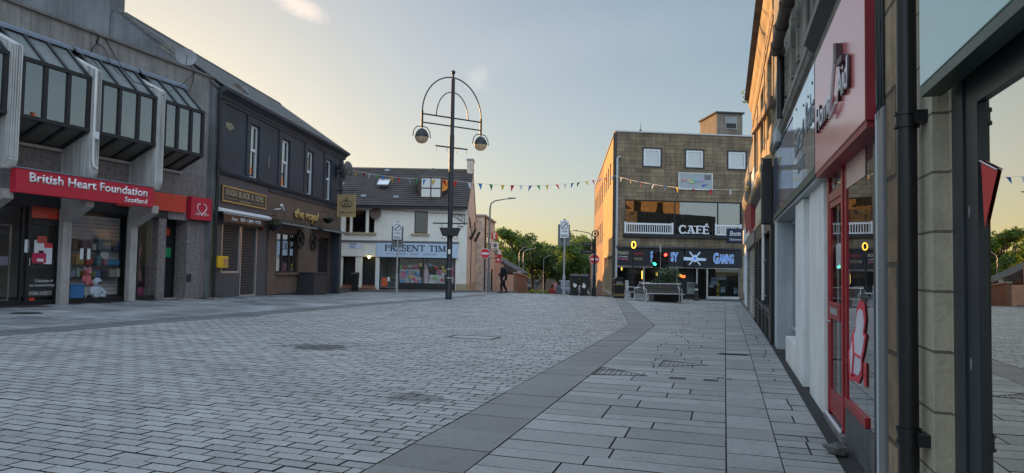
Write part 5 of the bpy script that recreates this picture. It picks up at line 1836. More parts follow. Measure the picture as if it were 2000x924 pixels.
for k, (px, c) in enumerate(((782, GNc), (790, RDc), (821, YLc), (840, BLc), (853, RDc), (865, YLc))):
    x = FP.X(px, -.2)
    z = 1.85 - .45 * (abs(k - 2.5) < 3) * (1 - ((k - 2.5) / 3) ** 2) * .3 - (.25 if k in (0, 1, 4, 5) else 0)
    pts.append((x, .2, z))
    MB().prism([(x - .10, z), (x + .10, z), (x + .02, z - .25)], 'y', .19, .196).build('flag', paint('paper flag', c, .6), bun)
MB().tube(pts, .008, 4).build('string', mt['offwhite'], bun)
# gable fittings
gl = thing('gable_fittings', 'x', 'x')
bpy.data.objects.remove(gl)


def hopper(px, py, Y, label):
    p = at(px, py, Y)
    y = Y - 47
    o = thing('wall_planter', label, 'wall planter', (-3.0 + .0, Y, p.z), 0, 'black tilted boxes on the gable wall')
    m = MB().prism([(.03, -.42), (.40, .34), (.52, .28), (.18, -.48)], 'y', -.32, .32)
    m.build('box', mt['black'], o, bevel=.01)
    MB().tube([(0.02, 0, 1.1), (0.1, 0, .3)], .05, 6).tube([(.0, 0, -.2), (.12, 0, -.3)], .03, 6).build('bracket', mt['dark'], o)
    return o


hopper(921, 456, 49.2, 'nearer black tilted box on a bracket on the harled gable')
hopper(946, 461, 55.5, 'farther black tilted box on a bracket on the harled gable')
wb = on(FP, 'wall_bracket', 'ornate black iron bracket with scrolls at the corner of the cream wall', 'bracket')
a = FP.px(908, 425, .05)
MB().tube([(a[0] - 1.1, -.1, a[1] + .2), (a[0], -.1, a[1] + .2), (a[0], -.1, a[1] - .5)], .025, 6).tube([(a[0] - 1.0, -.1, a[1] + .2), (a[0] - .5, -.1, a[1] - .05), (a[0], -.1, a[1] - .35)], .018, 6).build('arm', mt['black'], wb)
m = MB()
m.tube([(a[0] - .3 + .16 * math.cos(t), -.1, a[1] - .02 + .16 * math.sin(t)) for t in np.linspace(0, 2 * PI, 14)], .015, 5).tube([(a[0] - .35, -.12, a[1] - .6 + .0), (a[0] - .1, -.12, a[1] - .6)], .03, 6)
m.build('scroll', mt['black'], wb)
wc = on(FP, 'wall_cable', 'thin dark cables running along the eaves and down the gable', 'cable')
MB().tube([(-8, -.05, 5.2), (-5.5, -.05, 5.28), (-2.5, -.05, 5.1), (-.2, -.05, 5.05), (.02, .02, 5.0)], .012, 4).tube([(.04, .4, 5.3), (.04, 2, 4.7), (.04, 4, 4.8), (.04, 6.5, 4.3)], .014, 4).tube([(.04, 4.5, 4.3), (.04, 4.5, 0)], .03, 5).build('cable', mt['cable'], wc)

# flat roofed annex behind the gable, pink takeaway, sloping wall
an = thing('annex', 'flat roofed harled annex behind the gift shop gable', 'building', (-2.30, 58.05, 0), R(-4.2))
MB().wall(-6, 0, -1, 5.75, [], 0, .1).build('front_wall', mt['gable_render'], an)
m = MB().poly([(0, 0, -1), (0, 9, -1), (0, 9, 5.75), (0, 0, 5.75)])
m.build('side_wall', mt['gable_render'], an)
closed_shell(-6, -.01, 0.01, 9, -1, 5.74, mt['gable_render'], an)
MB().box(-6.1, .12, -.1, 9.1, 5.76, 5.9).build('coping', mt['column'], an)
for y in (1.4, 4.2):
    f = MB().box(.0, .04, y, y + .9, 2.9, 4.2).build('window', mt['brownup'], an)
    MB().poly([(.045, y + .08, 2.98), (.045, y + .82, 2.98), (.045, y + .82, 4.12), (.045, y + .08, 4.12)]).build('pane', mt['glass_dark'], f)
MB().box(.0, .05, 6.2, 7.2, -.8, 1.4).build('door', mt['dark'], an)
MB().tube([(.08, .3, -.8), (.08, .3, 5.7)], .06, 6).build('downpipe', mt['dark'], an)
MB().tube([(.08, 3.4, -.8), (.08, 3.4, 5.7)], .05, 6).build('downpipe', mt['dark'], an)
tk = thing('takeaway_shop', 'low pink rendered takeaway shop beyond the gable', 'shop building', (-1.65, 67.2, -1.0), R(-4.2))
pink = M('pink render', (.58, .38, .30), .85, .12, 2, .1, streak=.2)
MB().poly([(-5, 0, -1), (0, 0, -1), (0, 0, 3.9), (-5, 0, 3.9)]).poly([(0, 0, -1), (0, 8, -1), (0, 8, 3.9), (0, 0, 3.9)]).build('wall', pink, tk)
closed_shell(-5, -.01, .01, 8, -1, 3.89, pink, tk)
MB().prism([(-5.1, 3.9), (.1, 3.9), (-2.5, 5.4)], 'y', -.05, 8.1).build('roof', mt['slates'], tk)
for y in (.8, 4.6):
    MB().box(.0, .05, y, y + 1.0, -.8, 1.5).build('door', mt['dark'], tk)
for y in (2.2, 6.0):
    f = MB().box(0, .05, y, y + 1.8, .2, 1.6).build('window', mt['brownup'], tk)
    MB().poly([(.055, y + .1, .3), (.055, y + 1.7, .3), (.055, y + 1.7, 1.5), (.055, y + .1, 1.5)]).build('pane', mt['glass_dark'], f)


def proj_sign(px0, py0, px1, py1, Y, name, label, mat, build):
    a, b = at(px0, py0, Y), at(px1, py1, Y)
    o = thing(name, label, 'sign', ((a.x + b.x) / 2, Y, b.z), 0)
    w, h = (b.x - a.x) / 2, a.z - b.z
    MB().box(-w, w, -.05, .05, 0, h).build('board', mat, o, bevel=.01)
    build(o, w, h)
    MB().tube([(-w - .5, 0, h * .8), (-w + .02, 0, h * .8)], .025, 5).build('bracket', mt['dark'], o)
    return o


proj_sign(960, 454, 971, 468, 60, 'projecting_sign', 'red projecting sign with a white letter T near the alley', mt['red2'],
          lambda o, w, h: serif('T', o, mt['white'], -w * .62, h * .12, h * .76, w * 1.24, -.052, .01, .3, .5, .16))
proj_sign(960, 473, 974, 488, 57, 'projecting_sign', 'grey white projecting sign with a dark round emblem', mt['offwhite'],
          lambda o, w, h: MB().prism([(w * .55 * math.cos(t), h * .58 + h * .28 * math.sin(t)) for t in np.linspace(0, 2 * PI, 17)[:-1]], 'y', -.06, -.051).box(-w * .6, w * .6, -.06, -.051, h * .1, h * .2).build('emblem', mt['sign_grey'], o))
proj_sign(968, 502, 978, 513, 62, 'projecting_sign', 'small red and white projecting sign low beyond the gable', mt['red'],
          lambda o, w, h: MB().box(-w * .5, w * .5, -.06, -.051, h * .3, h * .7).build('mark', mt['white'], o))
proj_sign(972, 488, 979, 502, 63, 'hanging_flag', 'white and red hanging banner beside the pink takeaway', mt['offwhite'],
          lambda o, w, h: MB().box(-w, w, -.056, -.051, 0, h * .35).build('stripe', mt['red'], o))
cctv_p = at(963, 505, 61)
gw = thing('garden_wall', 'brown boundary wall with a sloping top beyond the takeaway', 'wall', (.2, 61.0, 0), R(-5))
bw_ = MBrick('brown harled wall', (.24, .16, .12), (.28, .19, .14), (.16, .12, .09), .4, .2, .01)
zz = gz(.5, 62)
MB().prism([(0, zz - 1), (14, zz - 3), (14, .6), (0, 1.05)], 'x', 0, .3).build('wall', bw_, gw)
MB().prism([(-.05, 1.053), (14, .603), (14, .72), (-.05, 1.18)], 'x', -.05, .35).build('coping', mt['column'], gw)
MB().box(-1.7, 0, .0, .25, zz - 1, .95).build('front_wall', pink, gw)
sr = thing('store_building', 'low building with a long grey pitched roof behind the boundary wall', 'building', (-1.2, 76, -1.6), R(-6))
MB().box(-1, 2.2, 0, 9, -2, 2.6).build('wall', bw_, sr)
MB().prism([(-1.2, 2.6), (-1.2, 4.6), (2.4, 2.6)], 'y', -.3, 9.3).build('roof', mt['slates'], sr)
f = MB().box(.6, 1.4, -.04, 0, .3, 1.4).build('window', mt['brownup'], sr)

# ================================================================== stone building with the cafe
cf = on(FCa, 'cafe_building', 'three storey flat roofed stone building with a wide upper shop window', 'building')
CW, CZ, CD = 11.0, 10.58, 33.0
gpz = -.7
cw = []
for (l, r, t, b) in ((1257, 1290, 290, 325), (1340, 1373, 294, 328), (1422.5, 1456, 298, 331)):
    a, c = FCa.px(l, t), FCa.px(r, b)
    cw.append((a[0], c[0], 8.40, 9.54))
wb_ = (.68, 8.65, 3.92, 6.14)
sfx0, sfx1 = .12, 8.55
sh_ = (sfx0, sfx1, -.35, 1.84)
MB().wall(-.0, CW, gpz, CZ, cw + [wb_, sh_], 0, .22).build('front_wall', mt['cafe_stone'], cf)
tl = math.atan(.0768) + FCa.th
side = lambda y: math.tan(FCa.th + R(4.4)) * y
sv = [(0, 0), (side(CD), CD)]
SW = []
Ls = math.hypot(*sv[1])
sh2 = thing('x', 'x', 'x')
bpy.data.objects.remove(sh2)
# side wall: own mesh in a frame turned along the lane
def side_obj(mb, name, mat, parent, **k):
    o = mb.build(name, mat, parent, **k)
    o.rotation_euler[2] = math.atan2(sv[1][1], sv[1][0])
    return o


YB = 14.5
sw = [(YB + .8 + 3.1 * k, YB + 2.0 + 3.1 * k, 7.4, 9.2) for k in range(6)] + [(YB + .8 + 3.1 * k, YB + 2.0 + 3.1 * k, 3.9, 5.7) for k in range(6)] + [(4.2 + 2.6 * k, 5.4 + 2.6 * k, 7.6, 9.2) for k in range(4)]
lowin = [(1.2 + 1.55 * k, 2.6 + 1.55 * k, -.05, 2.45) for k in range(7)]
mb = MB().wall(0, YB, gpz - 3, CZ, [s for s in sw if s[1] < YB] + lowin, 0, -.0)
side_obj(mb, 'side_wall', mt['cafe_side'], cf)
mb = MB().wall(YB, CD, gpz - 4, CZ, [s for s in sw if s[0] > YB], 0, 0)
side_obj(mb, 'rear_side_wall', mt['cafe_brick'], cf)
for s in sw + lowin:
    x0, x1, z0, z1 = s
    y = -.14
    f = side_obj(MB().frame(x0, x1, z0, z1, .06, y - .04, y + .04), 'side_window', mt['brownup'] if s in sw else mt['frame_blk'], cf)
    MB().poly([(x0, y, z0), (x1, y, z0), (x1, y, z1), (x0, y, z1)]).build('pane', mt['glass'], f)
    side_obj(MB().box(x0, x1, -.32, -.3, z0, z1), 'reveal', mt['hide'], cf).parent = f
    f.children[-1].rotation_euler[2] = 0
    rv = MB()
    rv.poly([(x0, 0, z0), (x0, -.3, z0), (x0, -.3, z1), (x0, 0, z1)]).poly([(x1, 0, z0), (x1, -.3, z0), (x1, -.3, z1), (x1, 0, z1)])
    rv.poly([(x0, 0, z1), (x1, 0, z1), (x1, -.3, z1), (x0, -.3, z1)]).poly([(x0, 0, z0), (x1, 0, z0), (x1, -.3, z0), (x0, -.3, z0)])
    rv.build('jamb', mt['tan'], f)
side_obj(MB().box(1.0, 12.2, -.02, .06, 2.46, 2.62), 'side_lintel', mt['tan'], cf)
side_obj(MB().box(1.0, 12.2, -.02, .10, -.2, -.06), 'side_sill', mt['column'], cf)
mb = MB().poly([(side(CD), CD, gpz - 4), (CW, CD, gpz - 4), (CW, CD, CZ), (side(CD), CD, CZ)])
mb.poly([(CW, 0, gpz), (CW, CD, gpz), (CW, CD, CZ), (CW, 0, CZ)])
mb.build('rear_wall', mt['cafe_brick'], cf)
MB().poly([(0, 0, CZ - .15), (CW, 0, CZ - .15), (CW, CD, CZ - .15), (side(CD), CD, CZ - .15)]).build('flat_roof', mt['bitumen'], cf)
MB().prism([(-.06, -.06), (CW, -.06), (CW, .25), (.0, .25)], 'z', CZ + .003, CZ + .09).build('coping', mt['steel'], cf)
side_obj(MB().box(.0, CD, -.2, .06, CZ + .005, CZ + .095), 'side_coping', mt['column'], cf)
MB().box(-.14, .10, -.03, .0, gpz, CZ - .1).build('corner_strip', M('dark corner', (.06, .055, .05), .8, .2), cf)
for x0, x1, z0, z1 in cw:
    y = .05
    MB().frame(x0 - .09, x1 + .09, z0 - .09, z1 + .09, .09, -.03, .05).build('surround', mt['dark'], cf)
    f = MB().frame(x0, x1, z0, z1, .08, y - .04, y + .05).build('window', mt['white'], cf)
    MB().frame(x0 + .08, x1 - .08, z0 + .08, z1 - .08, .05, y - .055, y + .03).build('sash', mt['white'], f)
    MB().poly([(x0, y, z0), (x1, y, z0), (x1, y, z1), (x0, y, z1)]).build('pane', Glass('frosted film', (.4, .45, .45), .8, .25), f)
    MB().box(x0, x1, .20, .22, z0, z1).build('blind', mt['blind'], f)
# rooms behind
MB().box(1.3, CW - .1, 5.0, 5.1, 3.0, 10.3).box(1.3, CW - .1, .25, 5, 6.9, 7.0).box(1.3, CW - .1, .25, 5, 3.3, 3.4).build('upper_floor', M('dim interior', (.10, .09, .085), .9, .2), cf)
room(1.3, CW - .2, .24, 5.0, -.33, 3.2, cf, M('game shop wall', (.16, .13, .11), .9, .3, 2))
# big upper window with white rail and large letters on the glass
x0, x1, z0, z1 = wb_
y = .12
f = MB().frame(x0, x1, z0, z1, .07, y - .05, y + .05)
for px in (1318, 1402):
    x = FCa.X(px, -.1, 420)
    f.box(x - .03, x + .03, y - .045, y + .045, z0, z1)
f = f.build('upper_window', mt['frame_blk'], cf)
xm1, xm2 = FCa.X(1318, -.1, 420), FCa.X(1402, -.1, 420)
gcf = Glass('cafe glass', (.22, .22, .22), 1.6, .12, .02)
for a, b in ((x0, xm1), (xm1, xm2), (xm2, x1)):
    MB().poly([(a, y, z0), (b, y, z0), (b, y, z1), (a, y, z1)]).build('pane', gcf, f)
MB().box(x0 - .1, x1 + .1, -.16, .05, z0 - .22, z0 - .004).build('window_ledge', mt['dark'], cf)
sheet = on(FCa, 'banner', 'pale pointed banner hanging inside the upper cafe window', 'banner')
q = [FCa.px(*p, -.3) for p in ((1317, 395), (1345, 396), (1335, 430), (1327, 405 + 25))]
MB().prism([(q[0][0], z1 - .05), (q[1][0], z1 - .05), (FCa.X(1335, -.3, 430), 4.98), (q[0][0] + .1, 5.5)], 'y', .30, .312).build('cloth', M('pale cloth', (.42, .44, .40), .8, .08), sheet)


def railing(xa, xb, label):
    o = on(FCa, 'railing', label, 'railing', 'white railings in the upper cafe window')
    m = MB().box(xa, xb, -.10, -.03, 4.50, 4.62).box(xa, xb, -.09, -.04, 3.93, 4.02)
    m.build('rail', mt['white'], o)
    m = MB()
    n = int((xb - xa) / .15)
    for k in range(1, n):
        x = xa + (xb - xa) * k / n
        m.box(x - .025, x + .025, -.08, -.05, 4.02, 4.50)
    m.build('balusters', mt['white'], o)
    for x in (xa, xb):
        MB().box(x - .06, x + .06, -.115, -.02, 3.93, 4.68).build('post', mt['white'], o)


railing(FCa.X(1221, .06, 445), FCa.X(1313, .06, 445), 'long white balustrade left of the cafe letters')
railing(FCa.X(1398, .06, 450), FCa.X(1446, .06, 450), 'short white balustrade right of the cafe letters')
cs = on(FCa, 'cafe_lettering', 'large white slab serif letters on the dark upper window', 'sign')
a, b = FCa.px(1325, 460, .03), FCa.px(1385, 460, .03)
serif('CAFE', cs, mt['white'], a[0], 4.0, .52, b[0] - a[0], -.02, .03, .24, .46, .13, acute=3)
bn = on(FCa, 'banner', 'pale grey advertising board with rainbow lettering on the stone wall', 'sign')
a, b = FCa.px(1326, 338, .05), FCa.px(1391, 371, .05)
x0, x1, z0, z1 = a[0], b[0], 6.93, 8.0
MB().box(x0, x1, -.06, -.002, z0, z1).build('board', M('grey board', (.36, .40, .42), .5, .05, 2, 0), bn)
MB().frame(x0 - .03, x1 + .03, z0 - .03, z1 + .03, .05, -.08, -.03).build('frame', mt['offwhite'], bn)
xx = x0 + .2
for ch_, c in zip('imaginex', ((.7, .2, .2), (.75, .3, .35), (.75, .5, .2), (.6, .7, .2), (.25, .6, .3), (.2, .55, .6), (.3, .35, .7), (.6, .3, .6))):
    w_ = .21 if ch_ not in 'i' else .09
    if ch_ == 'm':
        w_ = .29
    text(ch_, bn, paint('rainbow ' + ch_, c, .5), FCa, xx, z0 + .48, .27, w_ * .85, -.061, .006, .015)
    xx += w_
MB().prism([(x0 + 1.55, z0 + .32), (x0 + 2.0, z0 + .36), (x0 + 1.6, z0 + .16)], 'y', -.066, -.061).build('swoosh', paint('swoosh', (.03, .10, .45), .5), bn)
MB().prism([(x0 + .6, z0 + .40), (x0 + 1.3, z0 + .42), (x0 + .9, z0 + .36)], 'y', -.066, -.061).build('swoosh', paint('swoosh2', (.05, .3, .25), .5), bn)
MB().box(x1 - .55, x1 - .1, -.066, -.061, z1 - .42, z1 - .1).build('picture', paint('photo', (.16, .16, .17), .5, .8, vs=14), bn)
# shop fascia
fz0, fz1 = 1.84, 2.98
gf = on(FCa, 'shop_sign', 'black fascia with blue gothic lettering and crossed swords over the games shop', 'sign')
MB().box(.10, 4.66, -.16, -.003, fz0, fz1).build('left_panel', mt['charcoal'], gf, bevel=.012)
MB().box(4.70, 8.57, -.22, -.003, fz0 - .06, fz1 - .04).build('right_panel', mt['charcoal'], gf, bevel=.012)
MB().box(.08, 8.6, -.26, -.0, fz1 + .003, fz1 + .12).build('cap', mt['bitumen'], gf)
lb, db_ = Glow('pale blue halo', (.45, .62, .85), .25), Glow('blue letters', (.05, .22, .75), .35)


def goth(t, px0, px1, py0, py1, p):
    a, b = FCa.px(px0, py1, p), FCa.px(px1, py0, p)
    h = b[1] - a[1]
    text(t, gf, lb, FCa, a[0], a[1], h, b[0] - a[0], -p, .012, .05)
    text(t, gf, db_, FCa, a[0] + .02, a[1], h, b[0] - a[0] - .04, -p - .013, .012, .0)


goth('FANTA', 1271, 1305, 493, 511, .165)
goth('SY', 1310, 1325, 494, 510, .165)
goth('G', 1393, 1404, 495, 514, .225)
goth('AMING', 1404, 1433, 498, 514, .225)
sm = lambda t, px0, px1, py0, py1, c: text(t, gf, paint('sign ' + t, c, .5), FCa, FCa.px(px0, py1, .165)[0], FCa.px(px0, py1, .165)[1], FCa.px(px0, py0, .165)[1] - FCa.px(px0, py1, .165)[1], FCa.px(px1, py0, .165)[0] - FCa.px(px0, py0, .165)[0], -.165, .008, .02)
sm('POKéMON', 1205, 1227, 491, 497, (.5, .47, .32))
sm('STAR WARS', 1208, 1226, 500, 502.5, (.62, .66, .72))
sm('X-WING', 1206, 1227, 504, 508, (.55, .16, .25))
sm('DUNGEONS', 1239, 1257, 493, 498, (.40, .05, .06))
sm('MAGIC', 1237, 1256, 503, 508.5, (.36, .26, .16))
cx, cz = FCa.px(1357, 505, .225)
m = MB()
for (dx0, dz0_, dx1, dz1_, w) in ((-.35, .42, .38, -.42, .05), (.35, .42, -.38, -.42, .05), (-.75, -.02, .75, -.06, .11)):
    L_ = math.hypot(dx1 - dx0, dz1_ - dz0_)
    nx_, nz_ = -(dz1_ - dz0_) / L_ * w, (dx1 - dx0) / L_ * w
    m.prism([(cx + dx0 + nx_, cz + dz0_ + nz_), (cx + dx0 - nx_, cz + dz0_ - nz_), (cx + dx1 - nx_ * .7, cz + dz1_ - nz_ * .7), (cx + dx1 + nx_ * .7, cz + dz1_ + nz_ * .7)], 'y', -.235 - .004 * w * 10, -.223)
m.prism([(cx + .19 * math.cos(t) * (1 + .12 * math.cos(5 * t)), cz + .22 * math.sin(t) * (1 + .12 * math.cos(4 * t))) for t in np.linspace(0, 2 * PI, 21)[:-1]], 'y', -.25, -.223)
m.build('swords_mark', lb, gf)
MB().prism([(cx + .1 * math.cos(t), cz + .1 * math.sin(t)) for t in np.linspace(0, 2 * PI, 11)[:-1]], 'y', -.262, -.2505).build('shield_mark', db_, gf)
# shopfront joinery
y = .12
fr = MB()
for px in (1203.5, 1257, 1322, 1361, 1381, 1444):
    x = FCa.X(px, -.1, 545)
    fr.box(x - .05, x + .05, y - .05, y + .05, -.3, 1.84)
fr.box(.12, 8.55, y - .045, y + .045, 1.70, 1.84).box(.12, FCa.X(1322, -.1, 545), y - .06, y + .1, -.35, .15).box(FCa.X(1381, -.1, 545), 8.55, y - .06, y + .1, -.35, -.12)
fr = fr.build('shopfront', mt['alu'], cf)
for a, b, z in ((1203.5, 1257, .15), (1257, 1322, .15), (1361, 1381, -.2), (1381, 1444, -.12)):
    xa, xb = FCa.X(a, -.1, 545), FCa.X(b, -.1, 545)
    MB().poly([(xa, y, z), (xb, y, z), (xb, y, 1.84), (xa, y, 1.84)]).build('pane', mt['glass'], fr)
MB().box(.1, 8.6, -.5, .0, -.6, -.33).build('tiled_step', mt['terracotta'], cf)
MB().box(FCa.X(1322, -.1), FCa.X(1361, -.1), .55, .6, -.3, 1.84).build('doorway', mt['dark'], fr)
# goods behind the glass
for k, (px, py, w, h, col, nm, lab) in enumerate((
        (1240, 528, .75, .45, (.22, .10, .05), 'poster', 'rust coloured poster at the left of the games window'),
        (1281, 527, .6, .4, (.18, .10, .06), 'poster', 'brown poster in the middle of the games window'),
        (1394, 549, .42, .5, (.32, .38, .50), 'poster', 'blue and white poster on the right games window'),
        (1389, 557, .28, .3, (.55, .6, .62), 'poster', 'small white sheet on the right games window'),
        (1411, 566, .30, .34, (.5, .58, .62), 'poster', 'tilted white sheet low on the right games window'),
        (1436, 568, .26, .38, (.40, .52, .6), 'poster', 'pale blue sheet at the far right of the games window'),
        (1409, 542, .6, .3, (.35, .4, .38), 'poster', 'grey sheet high on the right games window'),
        (1352, 563, .62, .8, (.20, .24, .22), 'poster', 'large grey green panel inside the games shop doorway'))):
    a = FCa.px(px, py, -.3)
    o = thing(nm, lab, 'poster', FCa.w(a[0], .45 if px == 1352 else .22, a[1]), FCa.th, 'papers in the games shop window')
    MB().box(-w / 2, w / 2, 0, .012, -h / 2, h / 2).build('sheet', paint('sheet', col, .6, .3, vs=5), o)
    MB().box(-w * .38, w * .38, -.004, -.001, h * .05, h * .38).build('print', paint('print', tuple(c * .55 for c in col), .6, .5, vs=12), o)
o = thing('standee', 'tall yellow and black cardboard standee in the right games window', 'display stand', FCa.w(FCa.X(1402, -.4), .35, -.1), FCa.th)
MB().box(-.08, .08, 0, .02, 0, 1.35).build('card', paint('yellow card', (.70, .48, .01), .5), o)
MB().box(-.06, .06, -.006, -.001, .1, .25).box(-.06, .06, -.006, -.001, .5, .62).box(-.06, .06, -.006, -.001, .9, 1.0).build('print', mt['black'], o)
o = thing('display_stand', 'dark green display stand behind the right games window', 'display stand', FCa.w(FCa.X(1410, -.8), .8, -.1), FCa.th)
MB().box(-.4, .4, 0, .06, 0, 1.5).build('back', paint('bottle green', (.015, .05, .03), .5), o)
MB().box(-.38, .38, -.2, -.01, .5, .53).box(-.38, .38, -.2, -.01, 1.0, 1.03).build('shelf', mt['dark'], o)
for px, py, h, w, lab in ((1255, 537, .55, .13, 'tall glowing yellow strip inside the games shop window'), (1283, 533.5, .33, .14, 'short glowing yellow strip inside the games shop window'), (1214, 525, .2, .06, 'small pale glowing strip at the left end of the games shop')):
    a = FCa.px(px, py, -1.2)
    o = thing('glow_strip', lab, 'lamp', FCa.w(a[0], 1.2, a[1]), FCa.th, 'glowing strips in the games shop')
    MB().box(-w / 2, w / 2, -.04, .0, -h / 2, h / 2).build('tube', Glow('yellow strip', (1, .62, .08), 3.0), o)  # glowing strips added for the yellow streaks in the shop glass
    MB().box(-w / 2 - .02, w / 2 + .02, .002, .05, -h / 2 - .02, h / 2 + .02).build('housing', mt['dark'], o)
a = FCa.px(1331, 539.5, -.35)
o = thing('neon_sign', 'small yellow and red lit sign in the games shop doorway', 'sign', FCa.w(a[0], .35, a[1]), FCa.th)
MB().box(-.22, -.02, -.02, .02, -.03, .1).build('yellow_tube', Glow('neon yellow', (1, .6, .05), 1.5), o)
MB().box(.0, .24, -.02, .02, -.1, .06).build('red_tube', Glow('neon red', (1, .08, .02), 3.0), o)
MB().box(-.26, .28, .022, .03, -.14, .14).build('backing', mt['black'], o)
# white pipe at the corner, roof tower, aerial
dp2 = on(FCa, 'drainpipe', 'tall pale grey downpipe at the left corner of the stone building', 'drainpipe')
MB().tube([(.32, -.10, 8.95), (.12, -.12, 8.85), (.12, -.12, 5), (.10, -.12, -.4)], .075, 8).build('pipe', M('pale pipe', (.45, .45, .46), .5, .15, 3), dp2, True)
tw = on(FCa, 'roof_tower', 'square rendered lift tower standing on the flat roof', 'tower')
ta, tb = FCa.X(1400, -6, 240), FCa.X(1450, -6, 240)
tz = FCa.px(1425, 222, -6)[1]
MB().box(ta, tb, 6, 9.4, CZ - .2, tz).build('wall', M('tower render', (.22, .185, .15), .9, .25, 1.2, .3, 40, streak=.2), tw)
MB().box(ta - .12, tb + .12, 5.88, 9.5, tz + .003, tz + .12).build('cap', mt['bitumen'], tw)
f = MB().frame(ta + .65, tb - .45 - .0, tz - 1.2, tz - .25, .06, 5.95, 6.05).build('window', mt['column'], tw)
MB().box(ta + .7, tb - .5, 5.97, 5.99, tz - 1.15, tz - .75).build('pane', mt['black'], f)
MB().box(ta + .7, tb - .5, 5.97, 5.99, tz - .745, tz - .3).build('blind', mt['blind'], f)
ar = on(FCa, 'roof_vent', 'small grey vent with a thin aerial on the roof edge', 'vent')
q = FCa.px(1251, 255, -.6)
MB().lathe([(.18, 0), (.18, .12), (.10, .14), (.10, .3), (.05, .34), (.02, .4), (.012, .8), (0, .8)], (q[0], .6, CZ + .0), 10).build('vent', mt['sign_grey'], ar)
# optician's hanging sign
op = on(FCa, 'hanging_sign', 'square navy projecting sign with white script lettering', 'sign')
a, b = FCa.px(1419, 446, 2.2), FCa.px(1452, 476, 2.2)
x0, x1, z0, z1 = a[0], b[0], b[1], a[1]
MB().box(x0, x1, -2.28, -2.18, z0, z1).build('board', mt['navy'], op, bevel=.01)
text('Boots', op, wl, FCa, x0 + .16, z0 + .48, .30, (x1 - x0) * .70, -2.282, .006, .012, .35)
text('Opticians', op, wl, FCa, x0 + .16, z0 + .18, .14, (x1 - x0) * .70, -2.282, .006, .004)
MB().box(x1, x1 + .35, -2.25, -2.21, z0 - .1, z1 + .05).build('bracket', mt['navy'], op)
nm2 = on(FCa, 'street_sign', 'faint street name plate on the stone under the upper window', 'sign')
a, b = FCa.px(1220, 466, .02), FCa.px(1250, 473, .02)
MB().box(a[0], b[0], -.015, -.002, b[1], a[1]).build('plate', M('stone plate', (.25, .22, .16), .8, .2), nm2)
text('Main Street', nm2, mt['dark'], FCa, a[0] + .06, b[1] + .06, .10, b[0] - a[0] - .12, -.016, .003)
# ================================================================== right hand row; distances s run away from the eye, x = -s
def sx(px, p=0.0, y=500):
    return FS.X(px, p, y)


# ---- nearest shop: plate glass window, buff stone pier, glossy pale sign
n1 = on(FS, 'corner_shop', 'nearest shop with buff stone pier, dark window frame and large plate glass', 'shop building')
xa, xb = sx(1797), sx(1823)
xg0 = sx(1866, -.07)
HEAD = 2.36
m = MB().box(sx(1788), xb, -.0, .45, -.2, 9)
m.box(xb, xg0 + .0, .07, .45, -.2, 9)
m.build('stone_pier', mt['pier_stone'], n1)
m = MB().box(xg0, 5, .0, .4, 2.62, 9)
m.build('upper_wall', mt['pier_stone'], n1)
m = MB().box(xg0, 5, .0, .10, HEAD + .135, 2.60)
m.build('soffit_beam', mt['dark'], n1)
xf1 = sx(1914, -.075)
m = MB().box(xg0, (xg0 + xf1) / 2, .06, .2, .02, HEAD + .04).box((xg0 + xf1) / 2 + .003, xf1, .07, .2, .02, HEAD + .04)
m.box(xf1, 5, .07, .2, HEAD - .12, HEAD + .045).box(xf1, 5, .07, .2, .02, .22)
wf = m.build('window_frame', M('dark grey aluminium', (.03, .036, .042), .4, .12, 3, 0, metal=.2), n1)
m = MB()
xm = (xg0 + xf1) / 2
for z in (1.78, 1.12):
    m.ball((xm + .05, .069, z), .012, .004, .03, 8, 5)
m.build('fixing', mt['sign_grey'], wf)
MB().poly([(xf1, .088, .2), (5, .088, .2), (5, .088, HEAD), (xf1, .088, HEAD)]).build('pane', mt['glass_near'], wf)
MB().tube([(xg0, .03, HEAD + .10), (5, .03, HEAD + .10)], .03, 8).build('roller_tube', mt['sign_grey'], n1)
room(xg0 + .05, 5, .2, 4.0, 0.05, 2.6, n1, M('warm interior', (.35, .28, .2), .9, .1))
closed_shell(sx(1788), 5, .4, 9, 0, 9, mt['pier_stone'], n1)
MB().box(xg0, 5, .0, .2, -.2, .02).build('stallriser', mt['pier_stone'], n1)
ns_ = on(FS, 'shop_sign', 'large glossy pale green blank sign panel above the nearest window', 'sign')
q = FS.px(1801, 178, .06)
msn = M('glossy pale green', (.36, .54, .52), .12, .03, 1, 0, spec=.9, rvar=.02)
MB().box(q[0], 5, -.07, -.002, q[1] + .02, 4.2).build('panel', msn, ns_, bevel=.004)
MB().box(q[0] + .003, 5, -.066, .02, q[1] - .03, q[1] + .016).build('lower_trim', paint('dark green trim', (.015, .04, .028), .4), ns_)
# red pennant inside the near window
pn = on(FS, 'pennant', 'long red pennant with white cord hanging in the nearest window', 'pennant')
t0, t1 = FS.px(1911, 315, -.08), FS.px(1948, 333, -.08)
b0 = FS.px(1923, 445, -.08)
MB().prism([(t0[0] + .03, t0[1] - .0), (t1[0], t1[1]), (b0[0], b0[1])], 'y', .080, .082).build('cloth', paint('red cloth', (.55, .05, .04), .7), pn)
MB().tube([(t0[0], .078, t0[1] + .006), (t1[0], .078, t1[1] + .004)], .003, 5).tube([(t0[0], .078, t0[1] + .01), (t0[0] + .01, .079, b0[1] - 1.0)], .003, 4).build('cord', mt['white'], pn)

